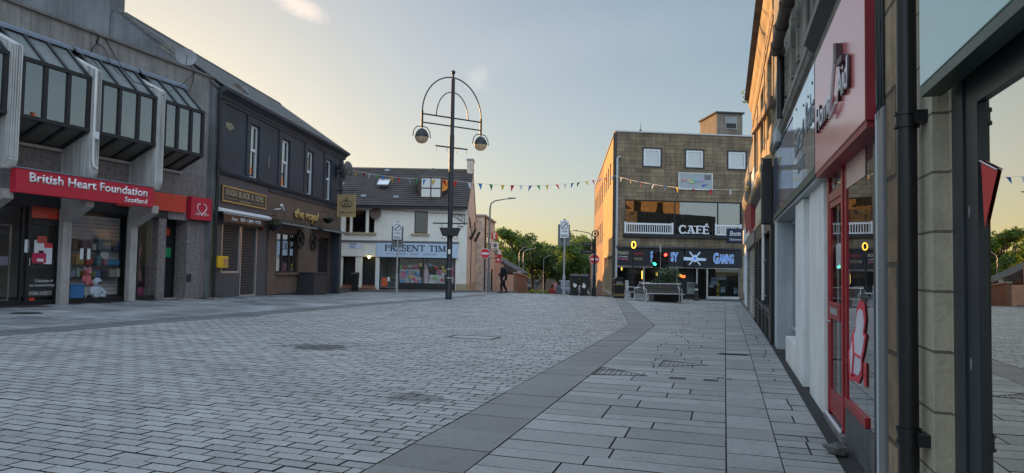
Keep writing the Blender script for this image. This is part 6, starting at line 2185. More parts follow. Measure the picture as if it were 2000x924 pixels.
# ---- narrow brown stone strip carrying the big black downpipe
st_ = on(FS, 'stone_return', 'narrow strip of worn brown sandstone between the two shops', 'wall')
x0, x1 = sx(1726), sx(1788)
MB().box(x0, x1 - .004, .0, .45, -.2, 9).build('wall', mt['brown_stone'], st_)
MB().box(x0 + .02, x1 - .05, -.10, .0, -.2, .16).build('base_stone', mt['brown_stone'], st_, bevel=.03)
big = on(FS, 'drainpipe', 'thick glossy black cast iron downpipe with collars on the brown stone strip', 'drainpipe')
pr_ = .046
xp = (sx(1757, .07) + sx(1790, .07)) / 2
MB().tube([(xp, -.07, 5), (xp + .004, -.07, 2.1), (xp - .004, -.07, 1.2), (xp, -.07, -.02)], pr_, 20).build('pipe', mt['black'], big, True)
zc1, zc2 = FS.px(1770, 225, .1)[1], FS.px(1775, 862, .1)[1]
for z in (zc1, zc2):
    m = MB().tube([(xp, -.07, z - .04), (xp, -.07, z + .04)], pr_ + .006, 20).tube([(xp, -.07, z + .025), (xp, -.07, z + .04)], pr_ + .013, 20).tube([(xp, -.07, z - .04), (xp, -.07, z - .025)], pr_ + .013, 20)
    m.box(xp + .02, xp + .11, -.05, -.0, z - .03, z + .03)
    m.build('collar', mt['black'], big, True)

# ---- red charity shop
rs = on(FS, 'red_shop', 'shop with red timber door and window below a large pink red sign', 'shop building')
x0, x1 = sx(1612, -.07), sx(1726)                     # left pier edge to stone strip
xc0, xc1 = sx(1581, -.05, 560), sx(1607, -.05, 560)
MB().box(x0 - .6, x1, -.0, .35, 2.62, 8.2).build('upper_wall', mt['grey_stone'], rs)
MB().box(sx(1581, -.05), x0, .05, .4, .02, 2.5).build('white_pier', mt['offwhite'], rs, bevel=.01)
MB().box(xc0 + .001, x0 + .002, .02, .4, 2.503, 2.62).build('pier_head', mt['greypaint'], rs)
PD_ = -.09
xd0, xd1 = sx(1620, PD_, 560), sx(1651, PD_, 600)
xw0, xw1 = sx(1655, PD_, 600), sx(1693, PD_, 600)
zh = 2.60
yd = .09
zt = FS.px(1640, 385, PD_)[1]
m = MB().box(xd0, xd0 + .10, yd - .02, yd + .06, .08, zh).box(xd1 - .07, xd1 + .02, yd - .025, yd + .06, .08, zh).box(xd0 + .1, xd1 - .1, yd - .018, yd + .055, zt, zt + .09).box(xd0 + .1, xd1 - .1, yd - .05, yd + .05, zh - .09, zh)
fr = m.build('door_frame', mt['crimson'], rs, bevel=.006)
m = MB().frame(xd0 + .103, xd1 - .075, .12, zt - .005, .06, yd - .012, yd + .02).box(xd0 + .163, xd1 - .135, yd - .03, yd + .02, 1.06, 1.22).box(xd0 + .163, xd1 - .135, yd - .011, yd + .02, .181, .34)
dr = m.build('door', mt['crimson'], rs, bevel=.005)
MB().poly([(xd0 + .12, yd, .2), (xd1 - .12, yd, .2), (xd1 - .12, yd, zt), (xd0 + .12, yd, zt)]).build('pane', mt['glass_shop'], dr)
MB().tube([(xd0 + .14, yd - .012, 1.02), (xd0 + .14, yd - .05, 1.02), (xd0 + .24, yd - .05, 1.02)], .01, 6).build('handle', mt['steel'], dr)
MB().box(xd0 + .3, xd1 - .28, yd - .034, yd - .029, 1.11, 1.17).build('letter_slot', mt['steel'], dr)
MB().box(xd0 + .25, xd1 - .25, yd + .03, yd + .035, 1.55, 1.8).build('notice', mt['white'], dr)
MB().poly([(xd0 + .1, yd, zt + .08), (xd1 - .1, yd, zt + .08), (xd1 - .1, yd, zh - .08), (xd0 + .1, yd, zh - .08)]).build('fanlight', Glass('pale film', (.6, .5, .46), 1.2, .10), fr)
text('23', fr, mt['crimson'], FS, xd0 + .3, zt + .16, .14, None, yd - .012, .004)
MB().box(xd0 - .02, xd1 + .1, .03, yd + .06, -.05, .075).build('door_step', mt['pebble'], rs, bevel=.01)
MB().box(xd0 + .05, xd1 + .0, yd - .055, yd - .035, .078, .10).build('threshold', mt['white'], rs)
zs = FS.px(1675, 801, PD_)[1]
m = MB().box(xw0 - .05, xw1 + .02, yd - .02, yd + .05, zs - .06, zs + .02).box(xw0 - .05, xw0 + .02, yd - .012, yd + .05, zs + .02, zh)
ww = m.build('window_frame', mt['crimson'], rs, bevel=.005)
xg1 = sx(1707, -.06, 700)
gz_ = Glass('charity glass', (.6, .62, .6), 1.3, .10)
MB().poly([(xw0, yd, zs), (xw1, yd, zs), (xw1, yd, zh), (xw0, yd, zh)]).build('pane', gz_, ww)
MB().poly([(xw1 + .003, yd + .001, .2), (xg1, yd + .001, .2), (xg1, yd + .001, zh), (xw1 + .003, yd + .001, zh)]).build('side_pane', gz_, ww)
MB().box(xw0, xw1, yd - .008, yd - .002, 2.26, zh - .05).build('film_header', paint('pale pink film', (.62, .42, .36), .5), ww)
MB().box(xg1, x1 - .004, .06, .3, .0, 2.6).build('dark_jamb', mt['frame_blk'], rs)
MB().box(xw0 - .05, xg1, yd - .015, yd + .08, -.1, zs - .063).build('stallriser', M('dark stallriser', (.10, .098, .095), .85, .3, 4, .2, streak=.3), rs)
room(xd0 - .05, x1 - .05, yd + .1, 4, .08, 2.6, rs, M('shop wall grey', (.22, .21, .20), .9, .15))
MB().box(xc0, x1, .18, .24, zh, 2.75).build('soffit', mt['crimson'], rs)
# dove-like bird sticker, red outline with white body
bird = [(1658, 742), (1656, 690), (1663, 655), (1670, 640), (1673, 600), (1679, 585), (1687, 592), (1690, 625), (1687, 650), (1691, 655), (1686, 690), (1683, 700), (1682, 735), (1676, 750), (1670, 745)]
P3 = [FS.px(a, b, PD_ + .012) for a, b in bird]
cxb, czb = sum(p[0] for p in P3) / len(P3), sum(p[1] for p in P3) / len(P3)
MB().prism(P3, 'y', yd - .010, yd - .006).build('bird_sticker', paint('sticker red', (.62, .03, .06), .5), ww)
sh_in = lambda k, off=(0, 0): [(cxb + (p[0] - cxb) * k + off[0], czb + (p[1] - czb) * k + off[1]) for p in P3]
bo = [o for o in ww.children if o.name.startswith('bird')][0]
MB().prism(sh_in(.80), 'y', yd - .0135, yd - .0105).build('white_body', paint('sticker white', (.62, .60, .66), .5), bo)
zt_ = FS.px(1672, 700, PD_)
m = MB().tube([FS.px(1670, 650, PD_)[:1] + (yd - .015,) + FS.px(1670, 650, PD_)[1:], FS.px(1672, 690, PD_)[:1] + (yd - .015,) + FS.px(1672, 690, PD_)[1:], FS.px(1684, 698, PD_)[:1] + (yd - .015,) + FS.px(1684, 698, PD_)[1:]], .012, 5)
m.tube([FS.px(1672, 690, PD_)[:1] + (yd - .015,) + FS.px(1672, 690, PD_)[1:], FS.px(1669, 735, PD_)[:1] + (yd - .015,) + FS.px(1669, 735, PD_)[1:]], .012, 5)
m.build('wing_line', paint('sticker red b', (.62, .03, .06), .5), bo)
for a, b in ((1689, 722), (1689, 742)):
    q = FS.px(a, b, PD_ + .01)
    MB().box(q[0] - .05, q[0] + .05, yd - .011, yd - .006, q[1] - .05, q[1] + .05).build('notice', paint('small red sticker', (.6, .04, .05), .5), ww)
# the sign
hs = on(FS, 'shop_sign', 'very large satin red sign box with raised white lettering and a castle outline', 'sign')
SPp = .06
a, b, c, d = FS.px(1592, 342, SPp), FS.px(1690, 231, SPp), FS.px(1592, 121, SPp), FS.px(1640, 3, SPp)
zb, zt = (a[1] + b[1]) / 2, (c[1] + d[1]) / 2
MB().box(a[0], b[0], -SPp, -.003, zb, zt).build('board', mt['satin_red'], hs, bevel=.006)
MB().box(b[0] + .001, b[0] + .012, -SPp - .002, .02, zb - .003, zt + .003).build('side_cheek', mt['maroon'], hs)
MB().box(a[0] + .01, b[0] - .01, -SPp + .01, .17, zb - .05, zb - .003).build('underside', mt['maroon'], hs)
lc = paint('letter white', (.60, .58, .60), .4)
ed = paint('letter edge', (.06, .03, .035), .5)  # shade of the letter sides put into this dark colour; castle mark shares it
h1, h2 = FS.px(1600, 256, SPp), FS.px(1636, 213, SPp)


def word(t, p0, p1, py, h):
    u, v = FS.X(p0, SPp, py), FS.X(p1, SPp, py)
    text(t, hs, ed, FS, u, z_line, h, v - u, -SPp - .002, .022, .004)
    text(t, hs, lc, FS, u, z_line, h, v - u, -SPp - .025, .003, .02)


z_line = (FS.px(1600, 257, SPp)[1] + FS.px(1658, 176, SPp)[1]) / 2
word('Home', 1599, 1628, 235, .235)
word('Aid', 1641, 1662, 160, .235)
def pxs(pts, y):
    out = []
    for a_, b_ in pts:
        q = FS.px(a_, b_, SPp)
        out.append((q[0], y, q[1]))
    return out


m = MB()
m.tube(pxs([(1628, 222), (1632, 190), (1637, 130), (1639, 90), (1641, 86)], -SPp - .03), .016, 6)
m.tube(pxs([(1628, 230), (1636, 215), (1640, 200)], -SPp - .03), .014, 6)
m.build('castle_line', lc, hs)
m = MB()
q = pxs([(1640, 84), (1645, 84), (1646, 118), (1641, 124)], 0)
m.prism([(p[0], p[2]) for p in q], 'y', -SPp - .05, -SPp - .002)
q = pxs([(1644, 120), (1656, 105), (1656, 118), (1646, 130)], 0)
m.prism([(p[0], p[2]) for p in q], 'y', -SPp - .046, -SPp - .002)
m.build('castle_mark', ed, hs)

# cables and conduit in the corner by the sign
cn = on(FS, 'conduit', 'grey trunking and bundle of black cables between red shop and brown stone', 'conduit')
xk0, xk1 = sx(1709, .0), sx(1725, .0)
zc = FS.px(1716, 212, .03)[1]
xk0, xk1 = sx(1710, .02), sx(1726, .02)
MB().box(xk0, xk0 + .07, -.02, .04, .12, zc).build('trunking', mt['greypaint'], cn, bevel=.006)
MB().box(xk0 + .075, xk1, -.022, .04, .08, zc).build('trunking', mt['sign_grey'], cn, bevel=.006)
MB().tube([(xk0 + .06, -.02, .2), (xk0 + .1, -.04, .08), (xk0 + .14, -.05, -.02)], .03, 8).build('elbow', mt['greypaint'], cn)
m = MB()
for k in range(8):
    x = xk0 + .02 + .028 * k
    m.tube([(x, .0 - .008 * (k % 3), zc - .05), (x + rng.normal(0, .02), -.01, zc + .5), (x + rng.normal(0, .02), -.005, zc + 1.2), (x + rng.normal(0, .02), -.01, 6)], .009, 5)
m.build('cable', paint('cable green black', (.02, .03, .03), .5), cn)

# ---- sooty stone building with the mirrored blue sign
gb = on(FS, 'stone_shop', 'sooty grey stone building over a pale shopfront with a blue mirrored sign', 'shop building')
xL, xR = sx(1511), sx(1581, -.05)
ugs = [(-10.9, -10.2, 4.35, 6.5), (-12.9, -12.2, 4.35, 6.5), (-9.0, -8.5, 4.35, 6.5)]
MB().wall(xL, sx(1612, -.07) - .6, 2.5, 7.6, ugs, .0, .2).build('upper_wall', mt['grey_stone'], gb)
m = MB()
for h in ugs:
    m.box(h[0] - .18, h[0], -.035, 0, h[2], h[3] + .2).box(h[1], h[1] + .18, -.035, 0, h[2], h[3] + .2).box(h[0], h[1], -.03, 0, h[3], h[3] + .2)
m.build('window_surround', mt['grey_stone'], gb)
for h in ugs:
    f = MB().frame(h[0], h[1], h[2], h[3], .06, .1, .2).build('window', mt['dark'], gb)
    MB().poly([(h[0], .15, h[2]), (h[1], .15, h[2]), (h[1], .15, h[3]), (h[0], .15, h[3])]).build('pane', mt['glass_dark'], f)
MB().prism([(0, 3.92), (-.04, 3.94), (-.08, 4.02), (-.08, 4.08), (0, 4.16)], 'x', xL, -8.4).build('string_course', mt['grey_stone'], gb)
MB().prism([(0, 3.95), (-.12, 4.03), (-.12, 4.12), (0, 4.2)], 'x', -8.35, sx(1690)).build('string_course', mt['dark'], gb)
MB().prism([(0, 7.4), (-.12, 7.55), (-.12, 7.7), (.2, 7.75)], 'x', xL, sx(1788)).build('eaves', mt['grey_stone'], gb)
closed_shell(xL, sx(1788) - .01, .36, 9, 0, 7.6, mt['grey_stone'], gb)
MB().prism([(-.2, 7.7), (4.5, 10.4), (9, 7.7)], 'x', xL, sx(1788)).build('roof', mt['slates'], gb)
# flank of the neighbouring taller house
gt = on(FS, 'gutter', 'sunlit cast iron gutter end and hopper head high on the sooty stone wall', 'gutter')
g0, g1 = FS.px(1515, 101, .18), FS.px(1547, 0, .18)
zz_ = g0[1]
MB().tube([(g0[0], -.18, zz_), (g1[0] + 3.5, -.18, zz_ + .05)], .085, 12).build('gutter', M('old gutter', (.10, .07, .05), .6, .3, 4, .1), gt, True)
MB().tube([(g0[0] - .1, -.10, zz_ - .05), (g0[0] - .1, -.10, 4.0)], .06, 10).build('downpipe', mt['black'], gt, True)
m = MB()
for k in range(4):
    m.tube([(g0[0] + .3 + .9 * k, -.18, zz_), (g0[0] + .38 + .9 * k, -.18, zz_)], .1, 12)
m.tube([(g0[0] - .1, -.1, 5.05), (g0[0] - .1, -.1, 5.15)], .08, 10)
m.build('collar', M('old gutter collar', (.08, .06, .045), .6, .3, 4), gt)
jb = on(FS, 'junction_box', 'pale junction box with black cables above the blue mirrored sign', 'box')
q = FS.px(1517, 269, .08)
MB().box(q[0] - .25, q[0] + .25, -.12, 0, q[1] - .12, q[1] + .14).build('case', mt['greypaint'], jb, bevel=.02)
m = MB()
for k in range(3):
    p = [FS.px(a_, b_, .03 + .012 * k) for a_, b_ in ((1517, 288 + 3 * k), (1524, 275 + 3 * k), (1535, 252 + 2 * k), (1548, 226 + 2 * k))]
    m.tube([(q_[0], -.03 - .012 * k, q_[1]) for q_ in p], .009, 5)
m.build('cable', mt['cable'], jb)
# mirrored sign in panels
ms = on(FS, 'shop_sign', 'blue mirrored sign panels with faded grey lettering over pale piers', 'sign')
mir = M('mirror blue', (.20, .38, .78), .10, .35, 1.6, .04, 2.0, metal=.85, rvar=.06)
mir2 = M('mirror pale', (.58, .74, .90), .06, .18, 1.2, .03, 2.0, metal=.88, rvar=.04)
p = .05
e0, e1, e2, e3 = sx(1511, p, 380), sx(1526, p, 400), sx(1549, p, 300), sx(1591, p, 250)
zb, zt = 2.62, 3.74
for i, (u, v, mm) in enumerate(((e0, e1, mir), (e1, e2, mir), (e2, e3, mir2))):
    o = MB().box(u + .004, v - .004, -p - .0015 * i, -.003, zb, zt).build('panel', mm, ms)
    o.rotation_euler = (0, 0, 0)
MB().box(e0, e3, -p, .1, zb - .09, zb - .004).build('lower_trim', paint('dark green edge', (.03, .05, .04), .5), ms)
MB().box(e0 + .02, e3, -.02, .9, zb - .13, zb - .093).build('soffit', mt['greypaint'], ms)
gtx = paint('faded grey letters', (.20, .23, .26), .5)
text('Bits', ms, gtx, FS, e2 + .3, 3.05, .36, 1.0, -p - .004, .003, .012)
text('n Bobs', ms, gtx, FS, e2 + 1.3, 3.12, .36, 1.15, -p - .004, .003, .012)
text('SHOES', ms, gtx, FS, e2 + .7, 2.78, .16, .8, -p - .004, .003, .008)
text('7', ms, mt['gold'], FS, e1 - .4, 3.2, .3, None, -p - .004, .003, .01)
m = MB()
for px, py in ((1587, 162), (1579, 189), (1570, 206), (1556, 214)):
    q = FS.px(px, py, p)
    m.ball((q[0], -p - .004, q[1]), .02, .008, .02, 8, 5)
m.build('fixing', mt['dark'], ms)
# pale shopfront: grey pier, recessed window with stall riser, white piers
xg0, xg1 = sx(1518, 0, 560), sx(1548, -.6, 560)
MB().box(sx(1513), xg0, -.0, .6, -.1, 2.5).build('grey_pier', mt['greypaint'], gb)
xw = sx(1558, -.05, 560)
zst = .46
yw = .28
MB().box(sx(1532, 0, 662), xw, .02, yw + .1, -.1, zst).build('stallriser', mt['offwhite'], gb)
f = MB().frame(xg0 + .004, xw, zst, 2.46, .05, yw - .03, yw + .03).build('display_window', mt['greypaint'], gb)
MB().poly([(xg0, yw, zst), (xw, yw, zst), (xw, yw, 2.46), (xg0, yw, 2.46)]).build('pane', mt['glass'], f)
MB().box(xw, sx(1568, -.02, 560), .02, .5, -.1, 2.48).build('white_pier', mt['offwhite'], gb, bevel=.01)
MB().box(sx(1570, -.05, 560), sx(1579, -.05, 560), .12, .2, .0, 2.46).build('shop_door', mt['greypaint'], gb)
MB().box(sx(1568, -.02, 560), sx(1581, -.05, 560), .25, .30, 0, 2.5).build('door_recess', mt['dark'], gb)
MB().box(sx(1513), xR, -.02, .6, -.2, -.02).build('base_course', mt['column'], gb)
room(sx(1513) + .1, xR, .5, 4, .0, 2.6, gb, M('stone shop wall', (.2, .2, .2), .9, .15))

# ---- orange sandstone house with two old shopfronts
og = on(FS, 'sandstone_house', 'warm sandstone upper house with tall windows and a heavy cornice over old shopfronts', 'building')
xO0, xO1 = -26.8, sx(1511) - .02
ow = []
for (l, r) in ((1474.5, 1480), (1487.5, 1493.5), (1501, 1510.5)):
    ow.append((sx(l, 0, 240), sx(r, 0, 180), 4.75, 6.35))
MB().wall(xO0, xO1, 2.4, 7.5, ow, 0, .22).build('upper_wall', mt['sandstone'], og)
m = MB()
for h in ow:
    m.box(h[0] - .22, h[0] - .003, -.03, 0, 4.6, h[3] + .25).box(h[1] + .003, h[1] + .22, -.03, 0, 4.6, h[3] + .25).box(h[0], h[1], -.026, 0, h[3] + .003, h[3] + .25)
m.build('window_surround', mt['sandstone'], og)
for h in ow:
    f = MB().frame(h[0], h[1], h[2], h[3], .07, .10, .2).box(h[0], h[1], .11, .19, 5.5, 5.58).build('window', mt['brownup'], og)
    MB().poly([(h[0], .15, h[2]), (h[1], .15, h[2]), (h[1], .15, h[3]), (h[0], .15, h[3])]).build('pane', mt['glass_dark'], f)
zc = 7.3
MB().prism([(0, zc - .35), (-.03, zc - .33), (-.04, zc), (-.10, zc + .10), (-.13, zc + .2), (-.15, zc + .32), (-.12, zc + .38), (.1, zc + .45)], 'x', xO0 - .15, xO1).build('cornice', mt['sandstone'], og)
MB().box(xO0, xO1, -.03, 0, 6.75, 6.86).build('string_course', mt['sandstone'], og)
MB().prism([(-.3, zc + .45), (4.5, zc + 3.0), (9, zc + .45)], 'x', xO0, xO1).build('roof', mt['slates'], og)
MB().prism([(0, -.5), (0, zc), (4.5, zc + 3.2), (9, zc), (9, -.5)], 'x', xO0 + .02, xO0 + .3).build('gable_wall', mt['sandstone'], og)
closed_shell(xO0 + .3, xO1, .3, 9, -.5, zc, mt['sandstone'], og)
q = FS.px(1487, 36, -.4)
c = MB().box(q[0] - .5, q[0] + .5, .1, 1.0, zc + .3, 9.1).build('chimney', mt['grey_stone'], og)
MB().lathe([(.2, 0), (.16, .5), (.2, .55)], (q[0], .5, 9.1), 10).build('chimney_pot', mt['terracotta'], c)
pl_ = on(FS, 'cornice_plant', 'small green plant rooted in the end of the sandstone cornice', 'plant')
m = MB()
for k in range(60):
    c_ = Vector((xO0 - .10 + rng.normal(0, .12), -.1 + rng.normal(0, .12), zc + .42 + abs(rng.normal(0, .2))))
    d_ = Vector(rng.normal(0, 1, 3)).normalized() * .09
    e_ = d_.orthogonal().normalized() * .05
    m.poly([c_ - d_, c_ + e_, c_ + d_, c_ - e_])
m.build('leaves', mt['leaf'], pl_)
m = MB()
for k in range(5):
    m.tube([(xO0 - .10, -.08, zc + .36), (xO0 - .10 + rng.normal(0, .1), -.08 + rng.normal(0, .1), zc + .7)], .012, 4)
m.build('stems', mt['bark'], pl_)
# long brown beam (old sign rail) across the upper front
a, b = FS.px(1471, 259, .06), FS.px(1510, 197, .06)
MB().add([(x, y, z + dz) for y in (-.12, -.05) for (x, z) in (a, b) for dz in (-.08, .10)],
         [(0, 1, 3, 2), (4, 6, 7, 5), (0, 2, 6, 4), (1, 5, 7, 3), (0, 4, 5, 1), (2, 3, 7, 6)]).build('sloping_rail', M('brown timber', (.13, .075, .05), .7, .2, 3), og)
# black shopfront with cream sign and gilded cornice
xk0, xk1 = sx(1480, 0, 560), sx(1511, 0, 560)
p = .22
bk = on(FS, 'black_shopfront', 'old black timber shopfront with gilt edged cornice and cream name panel', 'shopfront')
u0, u1 = -24.4, sx(1511, 0, 350) - .03
zc_ = FS.px(1490, 308, .22)[1]
MB().prism([(0, zc_ - .14), (-.20, zc_ - .14), (-.23, zc_ - .08), (-.23, zc_), (-.15, zc_ + .08), (0, zc_ + .14)], 'x', u0, u1).build('cornice', M('gilt cornice', (.42, .33, .16), .5, .2, 3, .05), bk)
MB().prism([(0, zc_ - .40), (-.09, zc_ - .38), (-.18, zc_ - .22), (-.20, zc_ - .145), (0, zc_ - .145)], 'x', u0, u1).build('soffit_moulding', mt['black'], bk)
MB().box(u0 + .02, u1 - .02, -.07, -.003, 2.90, zc_ - .41).build('cream_panel', M('cream panel', (.55, .50, .38), .6, .15, 2), bk)
MB().box(u0 + .02, u1 - .02, -.10, -.003, 2.76, 2.89).build('gilt_rail', M('gilt rail', (.45, .36, .2), .5, .2, 3), bk)
MB().box(u1 - .3, u1 + .001, -.235, -.0, 2.5, zc_ + .05).build('console', mt['black'], bk, bevel=.03)
MB().box(u0, u1, -.06, -.004, 2.40, 2.755).build('lower_fascia', mt['black'], bk)
for s_ in (0, .26, .55, 1.0):
    x = xk0 + (xk1 - xk0) * s_
    MB().box(x - .16, x + .16, -.07, .1, -.25, 2.398).build('pilaster', mt['black'], bk, bevel=.015)
m = MB()
MB().box(xk0 + .2, xk1 - .2, -.03, .05, -.2, .66).build('stall_board', mt['charcoal'], bk)
for k in range(5):
    t = .1 + .19 * k
    x = xk0 + (xk1 - xk0) * t
    MB().frame(x - .5, x + .5, -.05, .58, .06, -.05, -.031).build('stall_panel', mt['black'], bk)
f = MB().box(xk0, xk1, -.08, .04, .66, .74).build('window_sill', mt['black'], bk)
MB().poly([(xk0, .05, .74), (xk1, .05, .74), (xk1, .05, 2.4), (xk0, .05, 2.4)]).build('pane', mt['glass_dark'], f)
m = MB()
x = sx(1491, .14, 480)
MB().tube([(x, -.02, 2.75), (x - .02, -.14, 2.7), (x, -.14, 2.55), (x, -.14, .9)], .035, 8).build('white_pipe', mt['offwhite'], bk, True)
for z in (1.0, 1.75, 2.35):
    MB().box(x, x + .6, -.15, -.12, z, z + .03).build('stay', mt['steel'], bk)
# maroon sign with shutter; white front; dark upper cornice beyond
xs0, xs1 = sx(1463.5, 0, 560), sx(1479, 0, 560)
shf = on(FS, 'shuttered_shop', 'shop with a grey roller shutter beneath a maroon sign', 'shopfront')
n = 26
m = MB()
for k in range(n):
    za, zb_ = -.25 + 2.65 * k / n, -.25 + 2.65 * (k + 1) / n
    m.prism([(.06, za), (.015, za + .03), (.015, zb_ - .03), (.06, zb_)], 'x', xs0, xs1 - .1)
m.build('roller_shutter', M('grey shutter', (.40, .39, .37), .5, .1, 3, 0, metal=.2), shf)
MB().box(xs0 - .2, xs0, -.08, .1, -.3, 2.6).build('pilaster', mt['grey_stone'], shf)
MB().box(xs1 - .1, xs1, -.08, .1, -.3, 2.6).build('pilaster', mt['black'], shf)
MB().box(xs0 - .2, xs1, -.1, -.004, 2.42, 2.85).build('shutter_box', mt['grey_stone'], shf)
MB().box(-26.7, -24.6, -.05, -.003, 3.9, 5.0).build('plaster_band', mt['offwhite'], shf)
ms2 = on(FS, 'shop_sign', 'maroon sign board with carved looking lettering tilted over the roller shutter', 'sign')
MB().prism([(-.10, 2.87), (-.22, 3.9), (-.16, 3.95), (-.02, 2.9)], 'x', xs0 - .1, xs1 + .2).build('board', mt['maroon'], ms2)
MB().box(xs1 + .201, xs1 + .24, -.2, -.0, 2.85, 3.95).build('end_board', mt['maroon'], ms2)
bl_ = on(FS, 'pale_blue_shop', 'pale blue painted shopfront at the far end of the right row', 'shop building')
xq0, xq1 = -38.3, xs0 - .22
MB().box(xq0, xq1, 0, .3, -.6, 2.75).build('front_wall', mt['bluewhite'], bl_)
for k in range(3):
    x = xq0 + .5 + 2.4 * k
    f = MB().frame(x, x + 1.6, .5 if k != 1 else -.3, 2.3, .08, -.05, .0).build('window' if k != 1 else 'door', mt['white'], bl_)
    MB().poly([(x, -.02, .5), (x + 1.6, -.02, .5), (x + 1.6, -.02, 2.3), (x, -.02, 2.3)]).build('pane', mt['glass'], f)
MB().box(xq0, xO0, .01, .3, 2.753, 6.3).build('upper_wall', mt['grey_stone'], bl_)
MB().prism([(.01, 4.6), (-.08, 4.7), (-.13, 4.85), (-.13, 5.1), (.01, 5.2)], 'x', -37.5, xO0 - .02).build('cornice', mt['grey_stone'], bl_)
MB().box(-36, xO0 - .1, -.12, .0, 2.85, 3.5).build('fascia', mt['offwhite'], bl_)
MB().poly([(xq0, .3, -.6), (xq0, 9, -.6), (xq0, 9, 6.3), (xq0, .3, 6.3)]).poly([(xq0, .3, 6.3), (xO0, .3, 6.3), (xO0, 9, 6.3), (xq0, 9, 6.3)]).build('end_wall', mt['grey_stone'], bl_)
MB().box(xq0 - .002, xq0 + .2, -.02, .0, -.6, 6.0).build('quoin', mt['grey_stone'], bl_)
for px, py in ((1459.5, 372), (1462, 376)):
    pass
lm = on(FS, 'wall_lamp', 'pair of small sunlit brass lamps on the far cornice', 'lamp')
q = FS.px(1459, 373, .16)
for k in (0, 1.1):
    MB().ball((q[0] + k, -.16, q[1]), .07).build('globe', mt['gold'], lm, True)
MB().tube([(q[0], -.16, q[1] + .06), (q[0] + .55, -.02, q[1] + .2), (q[0] + 1.1, -.16, q[1] + .06)], .012, 5).build('arm', mt['dark'], lm)
# broken kerb stones and grit along the wall foot
dstrip = tag(MB().box(-40, 3, -.085, .05, -.4, -.0).build('wall_footing', M('dirty concrete strip', (.19, .178, .16), .95, .45, 4, .5)), kind='structure')
dstrip.location, dstrip.rotation_euler = (FS.P[0], FS.P[1], 0), (0, 0, FS.th)
rk_ = on(FS, 'loose_stone', 'broken lump of concrete at the foot of the red door', 'stone')
q = FS.px(1638, 845, .05)
bm = bmesh.new()
bmesh.ops.create_icosphere(bm, subdivisions=1, radius=.10)
for v in bm.verts:
    v.co *= 1 + rng.normal(0, .16)
    v.co.z *= .6
me = bpy.data.meshes.new('stone')
bm.to_mesh(me)
bm.free()
me.materials.append(M('grey lump', (.13, .125, .12), .95, .3, 8, .5))
o = bpy.data.objects.new('stone', me)
C.objects.link(o)
o.parent = rk_
o.location = (q[0], -.07, .06)
# ================================================================== street furniture
def place(name, label, cat, px, py, Y=None, rz=0.0, group=None):
    p = gpx(px, py) if Y is None else at(px, py, Y)
    z = gz(p.x, p.y)
    return thing(name, label, cat, (p.x, p.y, z), rz, group)


mt['lamp_blk'] = paint('lamp post black', (.016, .018, .022), .4, .15)
# tall arched lamp post
lp = place('street_lamp', 'tall black twin lantern street lamp with a double arch in the plaza', 'street lamp', 876, 586, 31.8)
z0 = lp.location.z
MB().tube([(0, 0, 0), (0, 0, .35), (0, 0, .4), (0, 0, 3.0), (0, 0, 3.05), (0, 0, 7.4), (.0, 0, 7.45), (.0, 0, 10.0)], [.15, .15, .125, .125, .115, .11, .095, .085], 14).build('pole', mt['lamp_blk'], lp, True)
m = MB()
for z in (.95, 1.35):
    m.tube([(0, 0, z), (0, 0, z + .05)], .135, 14)
m.build('bands', mt['steel'], lp)
MB().ball((0, 0, 10.32), .10).tube([(0, 0, 9.98), (0, 0, 10.25)], .05, 8).build('finial', mt['lamp_blk'], lp, True)
# the cross arms turn about 35 degrees from the picture plane
hd = bpy.data.objects
ang = R(34.0)
ex = Vector((math.cos(ang), math.sin(ang), 0))
Wd = 1.52
def along(t, z):
    return (ex.x * t, ex.y * t, z)


m = MB()
m.tube([along(Wd * math.cos(a), 8.32 + 1.75 * math.sin(a)) for a in np.linspace(0, PI, 33)], .03, 8)
m.build('outer_arch', mt['lamp_blk'], lp, True)
MB().tube([along(.82 * math.cos(a), 8.22 + 1.18 * math.sin(a)) for a in np.linspace(0, PI, 25)], .024, 8).build('inner_arch', mt['lamp_blk'], lp, True)
MB().tube([along(-Wd, 8.22), along(Wd, 8.22)], .035, 8).build('cross_arm', mt['lamp_blk'], lp)
MB().tube([along(-Wd, 7.84), along(Wd, 7.84)], .032, 8).build('cross_arm', mt['lamp_blk'], lp)
MB().tube([along(-.82, 6.87), along(.82, 6.87)], .035, 8).build('banner_arm', mt['lamp_blk'], lp)
m = MB()
for t in (-.78, -.25, .25, .78):
    m.tube([along(t, 6.85), along(t, 6.70), along(t + .03, 6.66)], .012, 5)
m.build('hooks', mt['lamp_blk'], lp)
mt['bowl'] = M('ribbed lamp bowl', (.62, .58, .48), .25, .12, 14, .2, 40)
_nt = mt['bowl'].node_tree
_tl = _n(_nt, 'ShaderNodeBsdfTranslucent', _Color=(.85, .8, .68, 1))
_mx = _nt.nodes.new('ShaderNodeMixShader')
_mx.inputs[0].default_value = .6
_nt.links.new(_nt.nodes['Principled BSDF'].outputs[0], _mx.inputs[1])
_nt.links.new(_tl.outputs[0], _mx.inputs[2])
_nt.links.new(_mx.outputs[0], _nt.nodes['Material Output'].inputs[0])
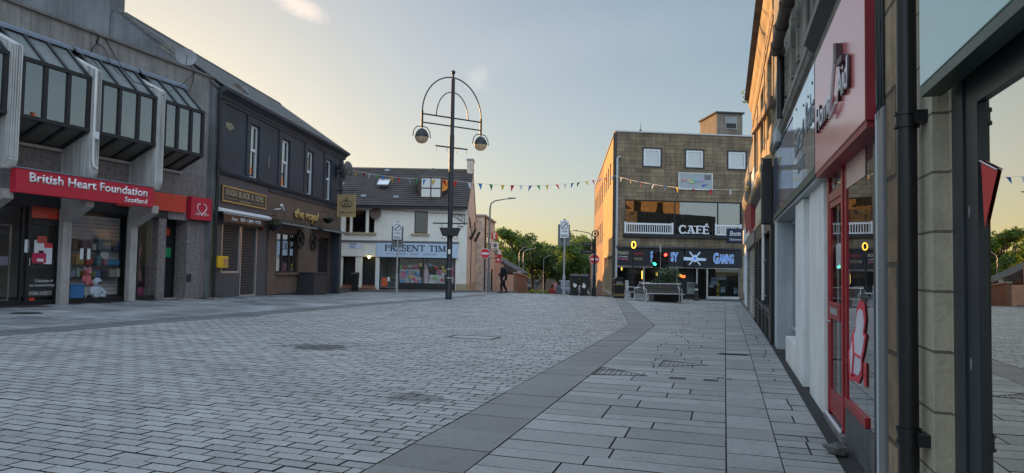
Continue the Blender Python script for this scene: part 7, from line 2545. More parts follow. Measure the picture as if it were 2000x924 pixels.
for sgn in (-1, 1):
    c = along(sgn * Wd, 0)
    h = MB().tube([(c[0], c[1], 8.36), (c[0], c[1], 7.60)], .05, 8)
    h.lathe([(.05, 7.56), (.17, 7.50), (.26, 7.37), (.305, 7.24), (.315, 7.17), (.0, 7.17)], (c[0], c[1], 0), 20)
    o = h.build('lantern', mt['lamp_blk'], lp, True)
    MB().lathe([(.30, 7.167), (.275, 7.06), (.20, 6.95), (.09, 6.90), (0, 6.895)], (c[0], c[1], 0), 20).build('bowl', mt['bowl'], o, True)
    a = MB()
    for q in (-1, 1):
        a.tube([(c[0], c[1], 7.66), (c[0] + ex.x * q * .25, c[1] + ex.y * q * .25, 7.62), (c[0] + ex.x * q * .39, c[1] + ex.y * q * .39, 7.44), (c[0] + ex.x * q * .43, c[1] + ex.y * q * .43, 7.17)], .022, 6)
    a.build('yoke', mt['lamp_blk'], o, True)
MB().tube([(-.78, 0, 3.43), (.78, 0, 3.43)], .03, 8).build('basket_arm', mt['lamp_blk'], lp)
tr = MB().prism([(-.46, 3.22), (.46, 3.22), (.32, 2.86), (-.32, 2.86)], 'y', -.30, -.02).build('trough', mt['black'], lp, bevel=.015)
MB().prism([(-.46, 3.22), (.46, 3.22), (.32, 2.86), (-.32, 2.86)], 'y', .02, .30).build('trough', mt['black'], lp, bevel=.015)
m = MB()
for q in (-1, 1):
    m.tube([(q * .4, 0, 3.40), (q * .32, 0, 3.2)], .012, 5).tube([(q * .1, -.05, 2.86), (q * .25, -.05, 2.7), (q * .38, -.05, 2.76), (q * .3, -.05, 2.84)], .014, 5)
m.build('scroll', mt['lamp_blk'], lp)
MB().box(-.055, .055, -.14, -.125, 2.05, 2.25).build('notice', mt['offwhite'], lp)


def zone_sign(name, label, px, py, Y, zt, flip=False, group=None):
    o = place(name, label, 'sign', px, py, Y, 0, group)
    b = o.location.z
    MB().tube([(0, 0, 0), (0, 0, 1.1), (0, 0, 1.12), (0, 0, zt)], [.085, .085, .052, .05], 12).build('pole', mt['steel'], o, True)
    hb = MB().box(-.36, .30, .07, .09, zt - 1.40, zt - .22).build('back_board', mt['sign_grey'], o, bevel=.01)
    f = MB().box(-.26, .22, -.085, -.065, zt - .98, zt - .02).build('plate', mt['white'], o, bevel=.01)
    m = MB().tube([(-.02 + .19 * math.cos(t), -.092, zt - .30 + .19 * math.sin(t)) for t in np.linspace(0, 2 * PI, 25)], .014, 5, False)
    m.prism([(-.02 - .16, zt - .42), (-.02 - .12, zt - .46), (-.02 + .16, zt - .18), (-.02 + .12, zt - .14)], 'y', -.095, -.0855)
    m.build('ring_mark', mt['sign_grey'], f)
    text('ZONE', f, mt['dark'], FP, -.02, zt - .66, .085, .32, -.086, .003, .008, align='c')
    text('ENDS', f, mt['dark'], FP, -.02, zt - .92, .13, .36, -.086, .003, .015, align='c')
    MB().tube([(0, 0, zt), (0, 0, zt + .07)], .07, 10).build('cap', mt['steel'], o)
    return o


zone_sign('zone_sign', 'grey pole with parking zone plates in front of the gift shop', 774, 577, 40, 4.05, group='parking zone signs')
zone_sign('zone_sign', 'grey pole with parking zone plates beside the two black wheeled bins', 1101, 577, 39, 4.15, group='parking zone signs')


def no_entry(label, px, py, Y, zc, pz):
    o = place('no_entry_sign', label, 'road sign', px, py, Y, 0, 'no entry signs at the lane')
    b = o.location.z
    MB().tube([(-.10, .06, 0), (-.10, .06, pz)], .038, 8).tube([(.10, .06, 0), (.10, .06, pz)], .038, 8).build('pole', mt['steel'], o)
    n = 28
    MB().prism([(.30 * math.cos(t), zc + .30 * math.sin(t)) for t in np.linspace(0, 2 * PI, n + 1)[:-1]], 'y', -.01, .015).build('disc', paint('sign red', (.58, .03, .035), .4), o)
    MB().tube([(.30 * math.cos(t), 0, zc + .30 * math.sin(t)) for t in np.linspace(0, 2 * PI, n + 1)], .014, 5, False).build('rim', mt['white'], o)
    MB().box(-.22, .22, -.018, -.0105, zc - .055, zc + .055).build('bar', mt['white'], o)
    return o


no_entry('red no entry disc at the harled gable on the left of the lane', 946, 573, 43, 2.38, 2.7)
no_entry('red no entry disc behind the black fingerpost', 1160, 578, 43, 2.25, 2.6)


def street_light(label, px, py, Y, h, arm, col=None, group='tall street lights'):
    o = place('street_light', label, 'street light', px, py, Y, 0, group)
    mm = mt['steel'] if col is None else col
    d = 1 if arm > 0 else -1
    L = abs(arm)
    k_ = .75 if Y > 70 else 1.0
    MB().tube([(0, 0, 0), (0, 0, 1.3), (0, 0, 1.32), (0, 0, h - .5), (d * .06, 0, h - .2), (d * .3, 0, h - .02), (d * L, 0, h + .14)], [.09 * k_, .09 * k_, .06 * k_, .05 * k_, .045 * k_, .04 * k_, .03 * k_], 10).build('pole', mm, o, True)
    MB().prism([(d * L, h + .10), (d * (L + .45), h + .15), (d * (L + .5), h + .19), (d * L, h + .2)], 'y', -.11, .11).build('lamp_head', mt['sign_grey'], o, bevel=.01)
    return o


street_light('grey street light with a long arm by the harled gable', 954, 573, 44, 5.75, 1.15, mt['sign_grey'])
street_light('grey street light with an arm to the left beside the orange wall', 1155, 575, 62, 5.5, -1.25, mt['sign_grey'])
street_light('distant slim street light nearest the boundary wall', 1013, 573, 76, 5.2, .4)
street_light('distant slim street light with the longer arm', 1021, 573, 79, 5.4, .9)
street_light('farthest slim street light in front of the trees', 1061, 572, 97, 6.2, .7)
bp_ = place('bollard_box', 'grey metal feeder pillar by the end of the boundary wall', 'cabinet', 1013, 573, 66)
MB().box(-.16, .16, -.12, .12, -.3, 2.2).build('case', mt['steel'], bp_, bevel=.02)
MB().box(-.18, .18, -.14, .14, 2.203, 2.26).build('cap', mt['sign_grey'], bp_)

# fingerpost
fp = place('fingerpost', 'black fingerpost with two arms and a ring finial near the bins', 'signpost', 1160, 580, 40)
MB().tube([(0, 0, 0), (0, 0, .5), (0, 0, .52), (0, 0, 1.2), (0, 0, 1.22), (.03, 0, 3.4)], [.13, .12, .09, .085, .06, .055], 12).build('post', mt['black'], fp, True)
for z, L, th in ((2.96, .75, .09), (2.52, .80, .12)):
    a = MB().prism([(-.06, z - th), (-.06, z + th), (-L + .08, z + th), (-L, z), (-L + .08, z - th)], 'y', -.02, .02).build('arm', mt['black'], fp)
    MB().box(-L + .15, -.15, -.024, -.0205, z - .02, z + .02).build('lettering_strip', mt['sign_grey'], a)
MB().tube([(.03 + .17 * math.cos(t), 0, 3.55 + .17 * math.sin(t)) for t in np.linspace(0, 2 * PI, 21)], .03, 6, False).ball((.03, 0, 3.55), .07).build('ring', mt['black'], fp, True)


# wheeled bins
def wheelie(label, px, py, Y, rz, s=1.0, group='black wheeled bins', mark=True):
    o = place('wheeled_bin', label, 'bin', px, py, Y, rz, group)
    m = MB()
    w0, w1, d0, d1, h = .165 * s, .20 * s, .24 * s, .35 * s, .98 * s
    m.add([(-w0, -d0, .03), (w0, -d0, .03), (w0, d0, .03), (-w0, d0, .03), (-w1, -d1, h), (w1, -d1, h), (w1, d1, h), (-w1, d1, h)],
          [(0, 3, 2, 1), (4, 5, 6, 7), (0, 1, 5, 4), (1, 2, 6, 5), (2, 3, 7, 6), (3, 0, 4, 7)])
    plas = paint('bin plastic', (.018, .02, .022), .5, .15)
    m.build('body', plas, o, bevel=.025)
    MB().box(-w1 - .02, w1 + .02, -d1 - .03, -d1 + .02, h - .07, h - .0).build('rim', plas, o, bevel=.01)
    MB().prism([(-d1 - .04, h + .004), (d1 + .02, h + .004), (d1, h + .07 * s), (-d1 * .4, h + .12 * s), (-d1 - .04, h + .03)], 'x', -w1 - .02, w1 + .02).build('lid', plas, o, bevel=.012)
    for q in (-1, 1):
        MB().tube([(q * .15 * s, d0 + .06, .10), (q * .20 * s, d0 + .06, .10)], .10, 14).build('wheel', mt['rubber'], o)
    MB().tube([(-.16 * s, d1 + .06, h + .02), (.16 * s, d1 + .06, h + .02)], .02, 6).build('handle', plas, o)
    if mark:
        pp = [(.09 * s * math.cos(t) * (1 + .3 * math.sin(3 * t + mark)) - .02, .62 + .11 * s * math.sin(t) * (1 + .25 * math.cos(2 * t + mark))) for t in np.linspace(0, 2 * PI, 15)[:-1]]
        m = MB().prism(pp, 'y', -.318, -.312)
        q = m.build('painted_mark', mt['offwhite'], o)
        q.rotation_euler = (R(5.5), 0, 0)
        q.location = (0, -.02 * s, .0)
    return o


wheelie('left one of two black wheeled bins with a torn white sticker', 1121, 578, 40, R(3), 1.12, mark=1.0)
wheelie('right one of two black wheeled bins with a white painted number', 1140.5, 578, 40, R(-4), 1.12, mark=2.6)
wheelie('black wheeled bin on the step of the gift shop doorway', 693, 567, 46.1, R(5), 1.1, mark=0)
o = [x for x in C.objects if x.get('label') == 'black wheeled bin on the step of the gift shop doorway'][0]
MB().box(-.1, .1, -.335, -.33, .72, .80).build('painted_mark', mt['offwhite'], o)

lb_ = place('litter_bin', 'square black litter bin with gold bands at the corner of the stone building', 'litter bin', 1208, 584, 38)
MB().box(-.27, .27, -.25, .25, .0, .98).build('body', mt['black'], lb_, bevel=.02)
m = MB()
for z in (.14, .22, .72):
    m.box(-.278, .278, -.258, .258, z, z + .022)
m.build('gold_band', mt['gold'], lb_)
MB().prism([(-.29, .985), (.29, .985), (.29, 1.03), (.16, 1.13), (-.16, 1.13), (-.29, 1.03)], 'y', -.27, .27).build('hood', mt['black'], lb_, bevel=.01)
MB().box(-.16, .16, -.262, -.251, .76, .90).build('aperture', mt['sign_grey'], lb_)
cbx = place('cabinet', 'slim pale grey cabinet beside the square litter bin', 'cabinet', 1224, 580, 40.5)
MB().box(-.09, .09, -.12, .12, 0, 1.0).build('case', mt['steel'], cbx, bevel=.015)
MB().box(-.07, .07, -.128, -.121, .1, .9).build('door', mt['greypaint'], cbx)


# benches round the planter
def bench(label, loc, rz, L):
    o = thing('bench', label, 'bench', loc, rz, 'slatted benches round the planter')
    prof = [(-.36, .43), (-.22, .42), (-.06, .40), (.10, .41), (.22, .47), (.28, .56), (.32, .66), (.36, .76), (.40, .87)]
    for i in range(len(prof) - 1):
        p, q = Vector(prof[i]), Vector(prof[i + 1])
        t = (q - p).normalized()
        n_ = Vector((-t.y, t.x))
        a, b = p + t * .012, q - t * .012
        MB().prism([(a.x, a.y), (b.x, b.y), (b.x + n_.x * .03, b.y + n_.y * .03), (a.x + n_.x * .03, a.y + n_.y * .03)], 'x', -L, L).build('slat', mt['wood'], o)
    MB().tube([(-L - .01, -.40, .43), (L + .01, -.40, .43)], .022, 8).build('front_rail', mt['steel'], o)
    MB().tube([(-L - .01, .42, .91), (L + .01, .42, .91)], .022, 8).build('top_rail', mt['alu'], o)
    for x in (-L + .12, L - .12):
        m = MB().tube([(x, -.30, 0), (x, -.30, .40), (x, .0, .375), (x, .2, .43), (x, .42, .9)], .03, 8).tube([(x, .22, 0), (x, .18, .42)], .03, 8)
        m.build('leg', mt['alu'], o)
        MB().tube([(x, -.32, .42), (x, -.34, .62), (x, -.1, .66), (x, .26, .62)], .02, 8).build('armrest', mt['alu'], o)
    return o


pb_ = gpx(1297, 588)
bz = gz(7.55, 35.3)
bench('long slatted bench with metal rails in front of the planter', (7.52, 35.1, bz), R(1), 1.0)
bench('slatted bench seen end on at the left of the planter', (6.42, 36.25, gz(6.4, 36.2)), R(-82), .8)
plt = thing('planter', 'large dark square planter with a clipped evergreen shrub behind the bench', 'planter', (7.95, 36.4, gz(7.95, 36.4)), 0)
MB().prism([(-.72, .05), (.72, .05), (.80, .62), (-.80, .62)], 'y', -.7, .7).build('tub', mt['black'], plt, bevel=.02)
MB().box(-.84, .84, -.74, .74, .623, .69).build('rim', mt['black'], plt, bevel=.015)
for a in (-.5, .5):
    MB().box(a - .12, a + .12, -.66, .66, -.02, .05).build('foot', mt['steel'], plt)
m = MB()
for k in range(1500):
    t = rng.uniform(0, 2 * PI)
    if k % 2:
        rr, z, zr, sg = .78, .95, .30, .0
    else:
        rr, z, zr, sg = .62, 1.40, .34, .1
    v = Vector(rng.normal(0, 1, 3)).normalized()
    rad = rng.uniform(.55, 1.08)
    c_ = Vector((sg + v.x * rr * rad, v.y * rr * rad * .9, z + v.z * zr * rad))
    d_ = Vector(rng.normal(0, 1, 3)).normalized() * .06
    e_ = d_.orthogonal().normalized() * .035
    m.poly([c_ - d_, c_ + e_, c_ + d_, c_ - e_])
m.build('foliage', mt['leafdk'], plt)
MB().tube([(0, 0, .6), (.05, 0, 1.2)], .06, 8).build('stem', mt['bark'], plt)

# crossing beacon, traffic signals, bollard
be = place('crossing_beacon', 'slim black post with a lit amber ring beacon in front of the games shop', 'beacon', 1235, 581, 42)
MB().tube([(0, 0, 0), (0, 0, .9), (0, 0, .92), (.04, 0, 2.95)], [.09, .085, .05, .045], 10).build('post', mt['black'], be, True)
MB().tube([(.05 + .11 * math.cos(t), 0, 3.16 + .19 * math.sin(t)) for t in np.linspace(0, 2 * PI, 25)], .035, 8, False).build('lit_ring', Glow('amber ring', (1, .50, .05), 2.2), be, True)
MB().prism([(.05 + .09 * math.cos(t), 3.16 + .17 * math.sin(t)) for t in np.linspace(0, 2 * PI, 19)[:-1]], 'y', -.02, .03).build('globe', mt['dark'], be)
tl_ = place('traffic_light', 'grey pole with two black signal heads, one showing red', 'traffic light', 1289, 583, 43)
MB().tube([(0, 0, 0), (0, 0, 3.3)], .055, 10).build('pole', mt['steel'], tl_, True)


def head(x, rz, lit, z=1.95):
    h = MB().box(-.14, .14, -.09, .09, 0, .88).box(-.24, .24, .095, .105, -.05, .95).build('signal_head', mt['black'], tl_, bevel=.01)
    h.location = (x, -.12, z)
    h.rotation_euler = (0, 0, rz)
    for i, (nm, c) in enumerate((('red_lamp', (1, .03, .02)), ('amber_lamp', (1, .4, .02)), ('green_lamp', (.02, .9, .35)))):
        zz = .74 - .28 * i
        on_ = lit == i
        MB().prism([(.085 * math.cos(t), zz + .085 * math.sin(t)) for t in np.linspace(0, 2 * PI, 17)[:-1]], 'y', -.1, -.091).build(nm, Glow(nm, c, 8) if on_ else paint('unlit lens', tuple(q * .05 + .01 for q in c), .2), h)
        MB().add([(.1 * math.cos(t), y, zz + .1 * math.sin(t)) for y in (-.091, -.27) for t in np.linspace(0, PI, 9)], [(i_, i_ + 1, i_ + 10, i_ + 9) for i_ in range(8)]).build('visor', mt['black'], h)
    return h


head(.26, R(4), 0)
head(-.30, R(-38), 2)
MB().tube([(-.3, -.05, 2.6), (.3, -.05, 2.6)], .025, 6).build('bracket', mt['black'], tl_)
MB().box(.14, .34, -.2, -.05, 1.52, 1.72).build('push_box', mt['offwhite'], tl_, bevel=.01)
bo_ = place('bollard', 'single black cast bollard before the games shop door', 'bollard', 1360, 584, 41)
MB().lathe([(.17, 0), (.17, .12), (.12, .16), (.10, .2), (.09, .75), (.12, .78), (.12, .82), (.07, .86), (.09, .93), (.05, 1.0), (0, 1.01)], n=16).build('shaft', mt['black'], bo_, True)
MB().lathe([(.102, .62), (.102, .70)], n=16).build('reflective_band', mt['offwhite'], bo_)

# bunting across the square
cols = {'y': (.70, .42, .02), 'r': (.60, .03, .04), 'w': (.65, .65, .66), 'g': (.03, .28, .07), 'b': (.04, .16, .48)}
fm = {k: M('flag ' + k, v, .8, .1, 3, .05) for k, v in cols.items()}


def bunting(label, p0, p1, sag, n, seq, size=.30):
    o = thing('bunting', label, 'bunting', p0, 0, 'strings of triangular flags over the square')
    p0, p1 = Vector(p0), Vector(p1)
    d = p1 - p0
    pt = lambda t: Vector((d.x * t, d.y * t, d.z * t - 4 * sag * t * (1 - t)))
    MB().tube([pt(k / 40) for k in range(41)], .008, 5).build('cord', mt['offwhite'], o)
    t_ = Vector((d.x, d.y, 0)).normalized()
    for k in range(n):
        t = (k + .6) / n + rng.normal(0, .08) / n
        c = pt(min(t, .995))
        sl_ = (pt(min(t + .01, 1)) - pt(max(t - .01, 0))).normalized()
        nn = Vector((-t_.y, t_.x, 0))
        w = size * rng.uniform(.42, .52)
        tip = Vector((0, 0, -size * rng.uniform(.85, 1.05))) + nn * rng.normal(0, .09) + t_ * rng.normal(-.03, .08)
        m = MB()
        G_ = []
        for i in range(4):
            f = i / 3
            a, b = c - sl_ * w * (1 - f) + tip * f, c + sl_ * w * (1 - f) + tip * f
            bow = nn * (.03 * math.sin(f * 3 + k))
            G_.append((a + bow, b + bow))
        for i in range(3):
            m.poly([G_[i][0], G_[i][1], G_[i + 1][1], G_[i + 1][0]])
        q = m.build('flag', fm[seq[k % len(seq)]], o)
        s_ = q.modifiers.new('thick', 'SOLIDIFY')
        s_.thickness = .004
    return o


A0 = at(688, 333, 40.3)
A1 = at(877, 352, 31.75)
A2 = at(1201, 343, 45.8)
A3 = FS.w(-30.0, -.42, 4.85)
bunting('string of coloured flags from the dark pub corner to the lamp post', A0, A1, .12, 12, 'yrwgbyrwgbyr', .33)
bunting('long string of coloured flags from the lamp post to the stone building', A1, A2, .42, 19, 'rwbgyrwbgyrwbgyrwrw', .33)
bunting('string of coloured flags across the face of the stone building', A2, A3, .25, 9, 'wyrwbyrrw', .30)

# ------------------------------------------------------------------ walking man
def skin_body(name, joints, edges, root, mat, parent, sub=2):
    me = bpy.data.meshes.new(name)
    ks = list(joints)
    me.from_pydata([joints[k][0] for k in ks], [(ks.index(a), ks.index(b)) for a, b in edges], [])
    o = bpy.data.objects.new(name, me)
    C.objects.link(o)
    sk = o.modifiers.new('skin', 'SKIN')
    sk.use_smooth_shade = True
    ly = me.skin_vertices[0].data if me.skin_vertices else None
    if ly is None:
        bm = bmesh.new()
        bm.from_mesh(me)
        bm.verts.layers.skin.verify()
        bm.to_mesh(me)
        bm.free()
        ly = me.skin_vertices[0].data
    for i, k in enumerate(ks):
        r = joints[k][1]
        ly[i].radius = r if isinstance(r, tuple) else (r, r)
        ly[i].use_root = (k == root)
    sb = o.modifiers.new('sub', 'SUBSURF')
    sb.levels = sb.render_levels = sub
    me.materials.append(mat)
    o.parent = parent
    return o


mp = place('person', 'man in a dark coat and dark trousers walking past the harled gable', 'person', 983, 573, 42.4, R(-72))
# local: faces -y; walks towards the lane
mp.scale = (1.12, 1.12, 1.05)
J = {'pelvis': ((0, 0, .92), .12), 'waist': ((0, -.01, 1.08), .115), 'chest': ((0, -.03, 1.30), .14), 'neck0': ((0, -.05, 1.46), .07), 'neck1': ((0, -.075, 1.53), .052), 'head0': ((0, -.095, 1.60), .075),
     'head1': ((0, -.10, 1.68), .085), 'head2': ((0, -.085, 1.75), .06),
     'hl': ((.10, 0, .88), .09), 'kl': ((.10, -.15, .49), .062), 'al': ((.10, -.14, .09), .042), 'fl': ((.10, -.29, .04), .035),
     'hr': ((-.10, 0, .88), .09), 'kr': ((-.10, .05, .48), .062), 'ar': ((-.10, .22, .12), .042), 'fr': ((-.10, .10, .035), .035),
     'sl': ((.18, -.03, 1.40), .06), 'el': ((.25, .10, 1.15), .045), 'wl': ((.23, -.02, .93), .03), 'pl': ((.22, -.05, .86), .034),
     'sr': ((-.18, -.03, 1.40), .06), 'er': ((-.25, -.04, 1.14), .045), 'wr': ((-.22, -.22, .98), .03), 'pr': ((-.21, -.28, .94), .034)}
for s_, b_ in (('l', (.22, -.05, .86)), ('r', (-.21, -.28, .94))):
    for i_, (dx, ln) in enumerate(((-.03, .07), (-.01, .085), (.01, .08), (.03, .065))):
        J['f%d%s' % (i_, s_)] = ((b_[0] + dx * .6, b_[1] + dx - .01, b_[2] - .05), .011)
        J['g%d%s' % (i_, s_)] = ((b_[0] + dx * .6, b_[1] + dx - .03, b_[2] - .05 - ln), .009)
    J['t%s' % s_] = ((b_[0], b_[1] - .055, b_[2] - .05), .011)
E_ = [('pelvis', 'waist'), ('waist', 'chest'), ('chest', 'neck0'), ('neck0', 'neck1'), ('neck1', 'head0'), ('head0', 'head1'), ('head1', 'head2')]
for s_ in 'lr':
    E_ += [('pelvis', 'h' + s_), ('h' + s_, 'k' + s_), ('k' + s_, 'a' + s_), ('a' + s_, 'f' + s_), ('chest', 's' + s_), ('s' + s_, 'e' + s_), ('e' + s_, 'w' + s_), ('w' + s_, 'p' + s_), ('p' + s_, 't' + s_)]
    for i_ in range(4):
        E_ += [('p' + s_, 'f%d%s' % (i_, s_)), ('f%d%s' % (i_, s_), 'g%d%s' % (i_, s_))]
skin_body('body', J, E_, 'pelvis', mt['skin'], mp, 2)
jk = {k: J[k] for k in ('waist', 'chest', 'neck0', 'sl', 'el', 'wl', 'sr', 'er', 'wr')}
jk = {k: (v[0], (v[1] if not isinstance(v[1], tuple) else v[1][0]) * 1.28 + .012) for k, v in jk.items()}
jk['waist'] = (jk['waist'][0], (.20, .165))
jk['chest'] = (jk['chest'][0], (.215, .165))
jk['hem'] = ((0, .0, .84), (.20, .16))
jk['hem2'] = ((0, .01, .74), (.205, .165))
jk['neck0'] = (J['neck0'][0], .09)
skin_body('coat', jk, [('hem2', 'hem'), ('hem', 'waist'), ('waist', 'chest'), ('chest', 'neck0'), ('chest', 'sl'), ('sl', 'el'), ('el', 'wl'), ('chest', 'sr'), ('sr', 'er'), ('er', 'wr')], 'waist', mt['cloth'], mp, 2)
tj = {k: (J[k][0], J[k][1] * 1.22 + .01) for k in ('pelvis', 'hl', 'kl', 'al', 'hr', 'kr', 'ar')}
skin_body('trousers', tj, [('pelvis', 'hl'), ('hl', 'kl'), ('kl', 'al'), ('pelvis', 'hr'), ('hr', 'kr'), ('kr', 'ar')], 'pelvis', mt['trouser'], mp, 2)
for a_, f_ in (('al', 'fl'), ('ar', 'fr')):
    p_, q_ = Vector(J[a_][0]), Vector(J[f_][0])
    d_ = (q_ - p_)
    MB().tube([p_ + Vector((0, .07, -.03)), p_ + Vector((0, 0, -.02)), p_ + d_ * .7 + Vector((0, 0, -.01)), q_ + Vector((0, -.06, 0))], [.042, .055, .05, .03], 10).build('shoe', mt['black'], mp, True)
MB().ball((0, -.075, 1.715), .098, .105, .085, 14, 9).build('hair', mt['hair'], mp, True)
m = MB().prism([(-.185, 1.665), (-.20, 1.635), (-.222, 1.632), (-.185, 1.622)], 'x', -.014, .014)
m.build('nose', mt['skin'], mp, True)
for q in (-1, 1):
    MB().ball((q * .033, -.172, 1.672), .010, .006, .008, 8, 6).build('eye', mt['dark'], mp)
    MB().ball((q * .088, -.085, 1.655), .012, .022, .032, 8, 6).build('ear', mt['skin'], mp, True)
MB().box(-.024, .024, -.181, -.172, 1.598, 1.606).build('mouth', paint('lips', (.22, .08, .07), .6), mp)

# ------------------------------------------------------------------ cars down the lane
def car(label, px, Y, rz, col, big=1.0):
    p = at(px, 560, Y)
    o = thing('parked_car', label, 'car', (p.x, p.y, gz(p.x, p.y) + .01), rz, 'cars in the lane')
    body = paint('car paint', col, .3, .05)
    L, Wc = 2.05, .86
    prof = [(-L, .32), (-L - .02, .60), (-L + .1, .82), (-L + .75, .92), (-.75, .97), (.85, .98), (L - .12, .95), (L, .80), (L + .02, .35), (L - .3, .22), (-L + .3, .22)]
    MB().prism(prof, 'y', -Wc, Wc).build('body', body, o, bevel=.06)
    cab = [(-1.0, .96), (-.35, 1.42 * big), (.9, 1.46 * big), (1.75, .98)]
    MB().add([(x, s * (Wc - .06 - .12 * (z > 1)), z) for s in (-1, 1) for x, z in cab], [(0, 1, 2, 3), (7, 6, 5, 4), (0, 4, 5, 1), (1, 5, 6, 2), (2, 6, 7, 3)]).build('cabin', body, o, bevel=.04)
    g = M('car glass', (.02, .025, .03), .08, .05, 1, 0, spec=.8)
    for s in (-1, 1):
        y0, y1 = s * (Wc - .045), s * (Wc - .165)
        MB().poly([(-.85, y0, 1.0), (-.30, y1, 1.36 * big), (.30, y1, 1.39 * big), (.30, y0, 1.0)]).build('side_window', g, o)
        MB().poly([(.38, y0, 1.0), (.38, y1, 1.39 * big), (.88, y1, 1.38 * big), (1.45, y0, 1.02)]).build('side_window', g, o)
        for x in (-1.25, 1.25):
            w = MB().tube([(x, s * (Wc - .16), .31), (x, s * (Wc + .01), .31)], .31, 18).build('wheel', mt['rubber'], o)
            MB().tube([(x, s * (Wc - .05), .31), (x, s * (Wc + .02), .31)], .2, 14).build('rim', mt['alu'], w)
        MB().box(-L - .035, -L + .1, s * .55, s * .8, .62, .76).build('headlight', mt['alu'], o, bevel=.02)
        MB().box(L - .05, L + .035, s * .6, s * .82, .70, .88).build('tail_light', mt['crimson'], o, bevel=.02)
        MB().box(-.75, -.6, s * (Wc - .02), s * (Wc + .14), .98, 1.1).build('mirror', body, o, bevel=.02)
    MB().poly([(-1.03, -.70, .985), (-1.03, .70, .985), (-.40, .58, 1.39 * big), (-.40, -.58, 1.39 * big)]).build('windscreen', g, o)
    MB().poly([(1.77, -.68, 1.01), (1.77, .68, 1.01), (.98, .58, 1.42 * big), (.98, -.58, 1.42 * big)]).build('rear_window', g, o)
    MB().box(-L - .04, -L, -.26, .26, .40, .50).build('number_plate', mt['offwhite'], o)
    return o


car('small red car with its nose towards the plaza far down the lane', 1094, 74, R(97), (.40, .03, .04))
car('blue grey car behind the zone sign pole in the lane', 1108, 69, R(95), (.12, .18, .28), 1.06)
car('silver car mostly hidden behind the wheeled bins', 1131, 77, R(93), (.4, .4, .42))


# ------------------------------------------------------------------ trees, hedge and buildings down the lane
def tree(label, x, y, h, rx, rz_, seed, mat, trunk_h=.3, n=4200, leaf=.26):
    r = np.random.default_rng(seed)
    z = gz(x, y)
    o = thing('broadleaf_tree', label, 'tree', (x, y, z), 0, 'broadleaf trees beyond the lane')
    cz = h * (1 + trunk_h) / 2
    cl = []
    for k in range(21):                                # leaf clumps through the crown
        v = r.normal(0, 1, 3)
        v /= np.linalg.norm(v)
        q = r.uniform(.35, .92)
        cl.append((v[0] * rx * q, v[1] * rx * q, cz + v[2] * rz_ * q, r.uniform(.20, .34) * rx))
    m = MB()
    per = n // len(cl)
    vs, fs = [], []
    for (a, b, c, rr) in cl:
        for _ in range(per):
            v = r.normal(0, 1, 3)
            v /= np.linalg.norm(v)
            p = Vector((a + v[0] * rr * r.uniform(.5, 1.12), b + v[1] * rr * r.uniform(.5, 1.12), c + v[2] * rr * .8 * r.uniform(.5, 1.12)))
            d = Vector(r.normal(0, 1, 3)).normalized() * leaf * r.uniform(.5, 1)
            e = d.orthogonal().normalized() * leaf * .42
            i = len(vs)
            vs += [tuple(p - d), tuple(p + e), tuple(p + d), tuple(p - e)]
            fs.append((i, i + 1, i + 2, i + 3))
    m.v, m.f = vs, fs
    m.build('crown', mat, o)
    t = MB().tube([(0, 0, -.2), (.05, 0, h * .2), (r.normal(0, .1), r.normal(0, .1), h * .45), (0, 0, h * .8)], [.03 * h, .024 * h, .017 * h, .005 * h], 10)
    for (a, b, c, rr) in cl[:14]:
        s0 = h * r.uniform(.25, .55)
        t.tube([(0, 0, s0), (a * .5, b * .5, (s0 + c) / 2 + .2), (a, b, c)], [.012 * h, .008 * h, .003 * h], 6)
    t.build('trunk', mt['bark'], o, True)
    return o


TR = [(1000, 92, 10.2, 3.4, 3.7, 'leaf', 'tall rounded tree rising behind the takeaway signs'),
      (982, 100, 10.5, 3.6, 3.6, 'leaf2', 'tree half hidden by the pink takeaway roof'),
      (1040, 104, 10.1, 3.5, 3.6, 'leaf2', 'dark green tree behind the farthest street light'),
      (1062, 112, 9.6, 3.8, 3.4, 'leaf', 'lighter tree in the middle of the lane view'),
      (1090, 108, 8.9, 3.6, 3.2, 'leaf2', 'low dark tree behind the parked cars'),
      (1129, 94, 10.0, 3.7, 3.7, 'leaf', 'tree behind the wheeled bins, taller than its neighbours'),
      (1150, 100, 10.5, 3.8, 3.7, 'leaf2', 'dark tree partly hidden by the orange wall'),
      (1112, 120, 10.4, 4.0, 3.6, 'leaf', 'pale tree at the back of the lane'),
      (1020, 124, 10.7, 4.2, 3.6, 'leaf', 'broad tree at the back left of the lane'),
      (1180, 112, 10.4, 4.2, 3.8, 'leaf', 'tree behind the stone building')]
for i, (px, Y, h, rx, rz_, mm, lab) in enumerate(TR):
    p = at(px, 540, Y)
    tree(lab, p.x, Y, h, rx, rz_, 40 + i, mt[mm])
hg = place('hedge', 'low dark clipped hedge at the bottom of the lane', 'hedge', 1050, 565, 98)
m = MB()
for k in range(2600):
    c_ = Vector((rng.uniform(-5, 4), rng.uniform(-.6, .6), rng.uniform(0, 1.5) + .25 * math.sin(k)))
    d_ = Vector(rng.normal(0, 1, 3)).normalized() * .16
    e_ = d_.orthogonal().normalized() * .08
    m.poly([c_ - d_, c_ + e_, c_ + d_, c_ - e_])
m.build('foliage', mt['leaf2'], hg)
MB().box(-5, 4, -.4, .4, 0, 1.2).build('inner_branches', M('twigs', (.02, .025, .012), .9), hg)
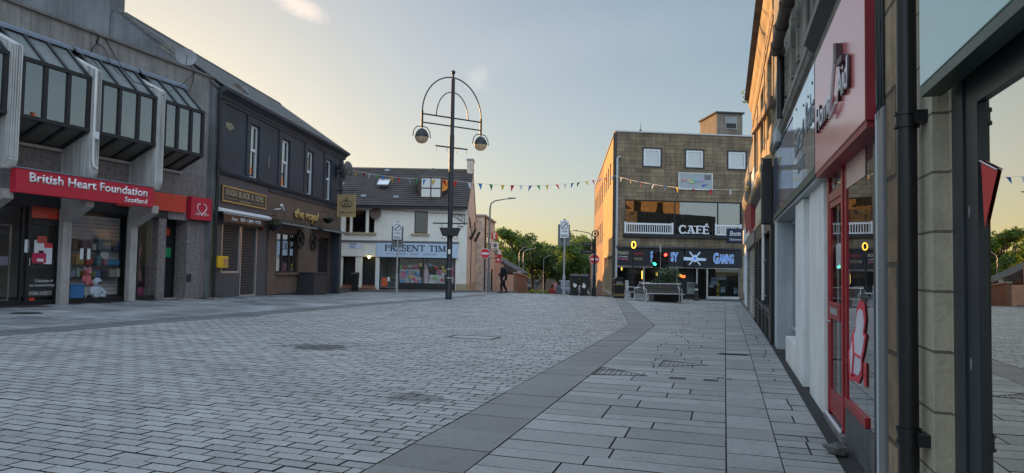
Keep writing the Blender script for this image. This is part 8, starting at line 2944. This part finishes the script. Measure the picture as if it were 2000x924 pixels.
fh = thing('far_house', 'long white house with a grey roof beyond the trees', 'house', (.5, 128, gz(.5, 128)), 0)
MB().box(-8, 9, 0, 8, -1, 3.2).build('wall', M('white harl', (.62, .60, .57), .9, .1, 1), fh)
MB().prism([(-.3, 3.2), (4, 6.0), (8.3, 3.2)], 'x', -8.3, 9.3).build('roof', mt['slates'], fh)
for x in (-6, -3, 2, 5.5):
    f = MB().box(x, x + 1.2, -.05, .0, 1.0, 2.3).build('window', mt['dark'], fh)
gh = thing('far_house', 'brown pitched house gable to the right beyond the cars', 'house', (7.0, 118, gz(7, 118)), 0)
MB().prism([(-2.5, -1), (2.5, -1), (2.5, 3), (0, 5.2), (-2.5, 3)], 'y', 0, 9).build('wall', M('brown harl', (.22, .17, .14), .9, .15, 1), gh)
MB().prism([(-2.8, 2.75), (0, 5.25), (2.8, 2.75), (2.8, 2.95), (0, 5.5), (-2.8, 2.95)], 'y', -.2, 9.2).build('roof', mt['slates'], gh)
f = MB().box(-.6, .6, -.05, .0, .8, 2.2).build('window', mt['dark'], gh)

# terrace behind the eye: only its reflection reaches the picture
tb = thing('tenement', 'pink stone tenement seen only as a reflection in the cafe window', 'building', (6, -26, 0), 0)
hol = [(2 + 4.2 * k, 3.3 + 4.2 * k, z, z + 2.0) for k in range(9) for z in (1.0, 4.6, 8.0, 11.6)]
m = MB().wall(0, 40, -.5, 15.5, hol, 0, -.2)
m.build('front_wall', mt['sandstone'], tb)
MB().poly([(0, -9, -.5), (40, -9, -.5), (40, -9, 15.5), (0, -9, 15.5)]).poly([(0, 0, -.5), (0, -9, -.5), (0, -9, 15.5), (0, 0, 15.5)]).poly([(40, 0, -.5), (40, -9, -.5), (40, -9, 15.5), (40, 0, 15.5)]).build('rear_wall', mt['sandstone'], tb)
MB().prism([(.4, 15.5), (-4.5, 19), (-9.4, 15.5)], 'x', -.2, 40.2).build('roof', mt['slates'], tb)
for h_ in hol:
    f = MB().box(h_[0], h_[1], -.24, -.2, h_[2], h_[3]).build('window', mt['dark'], tb)
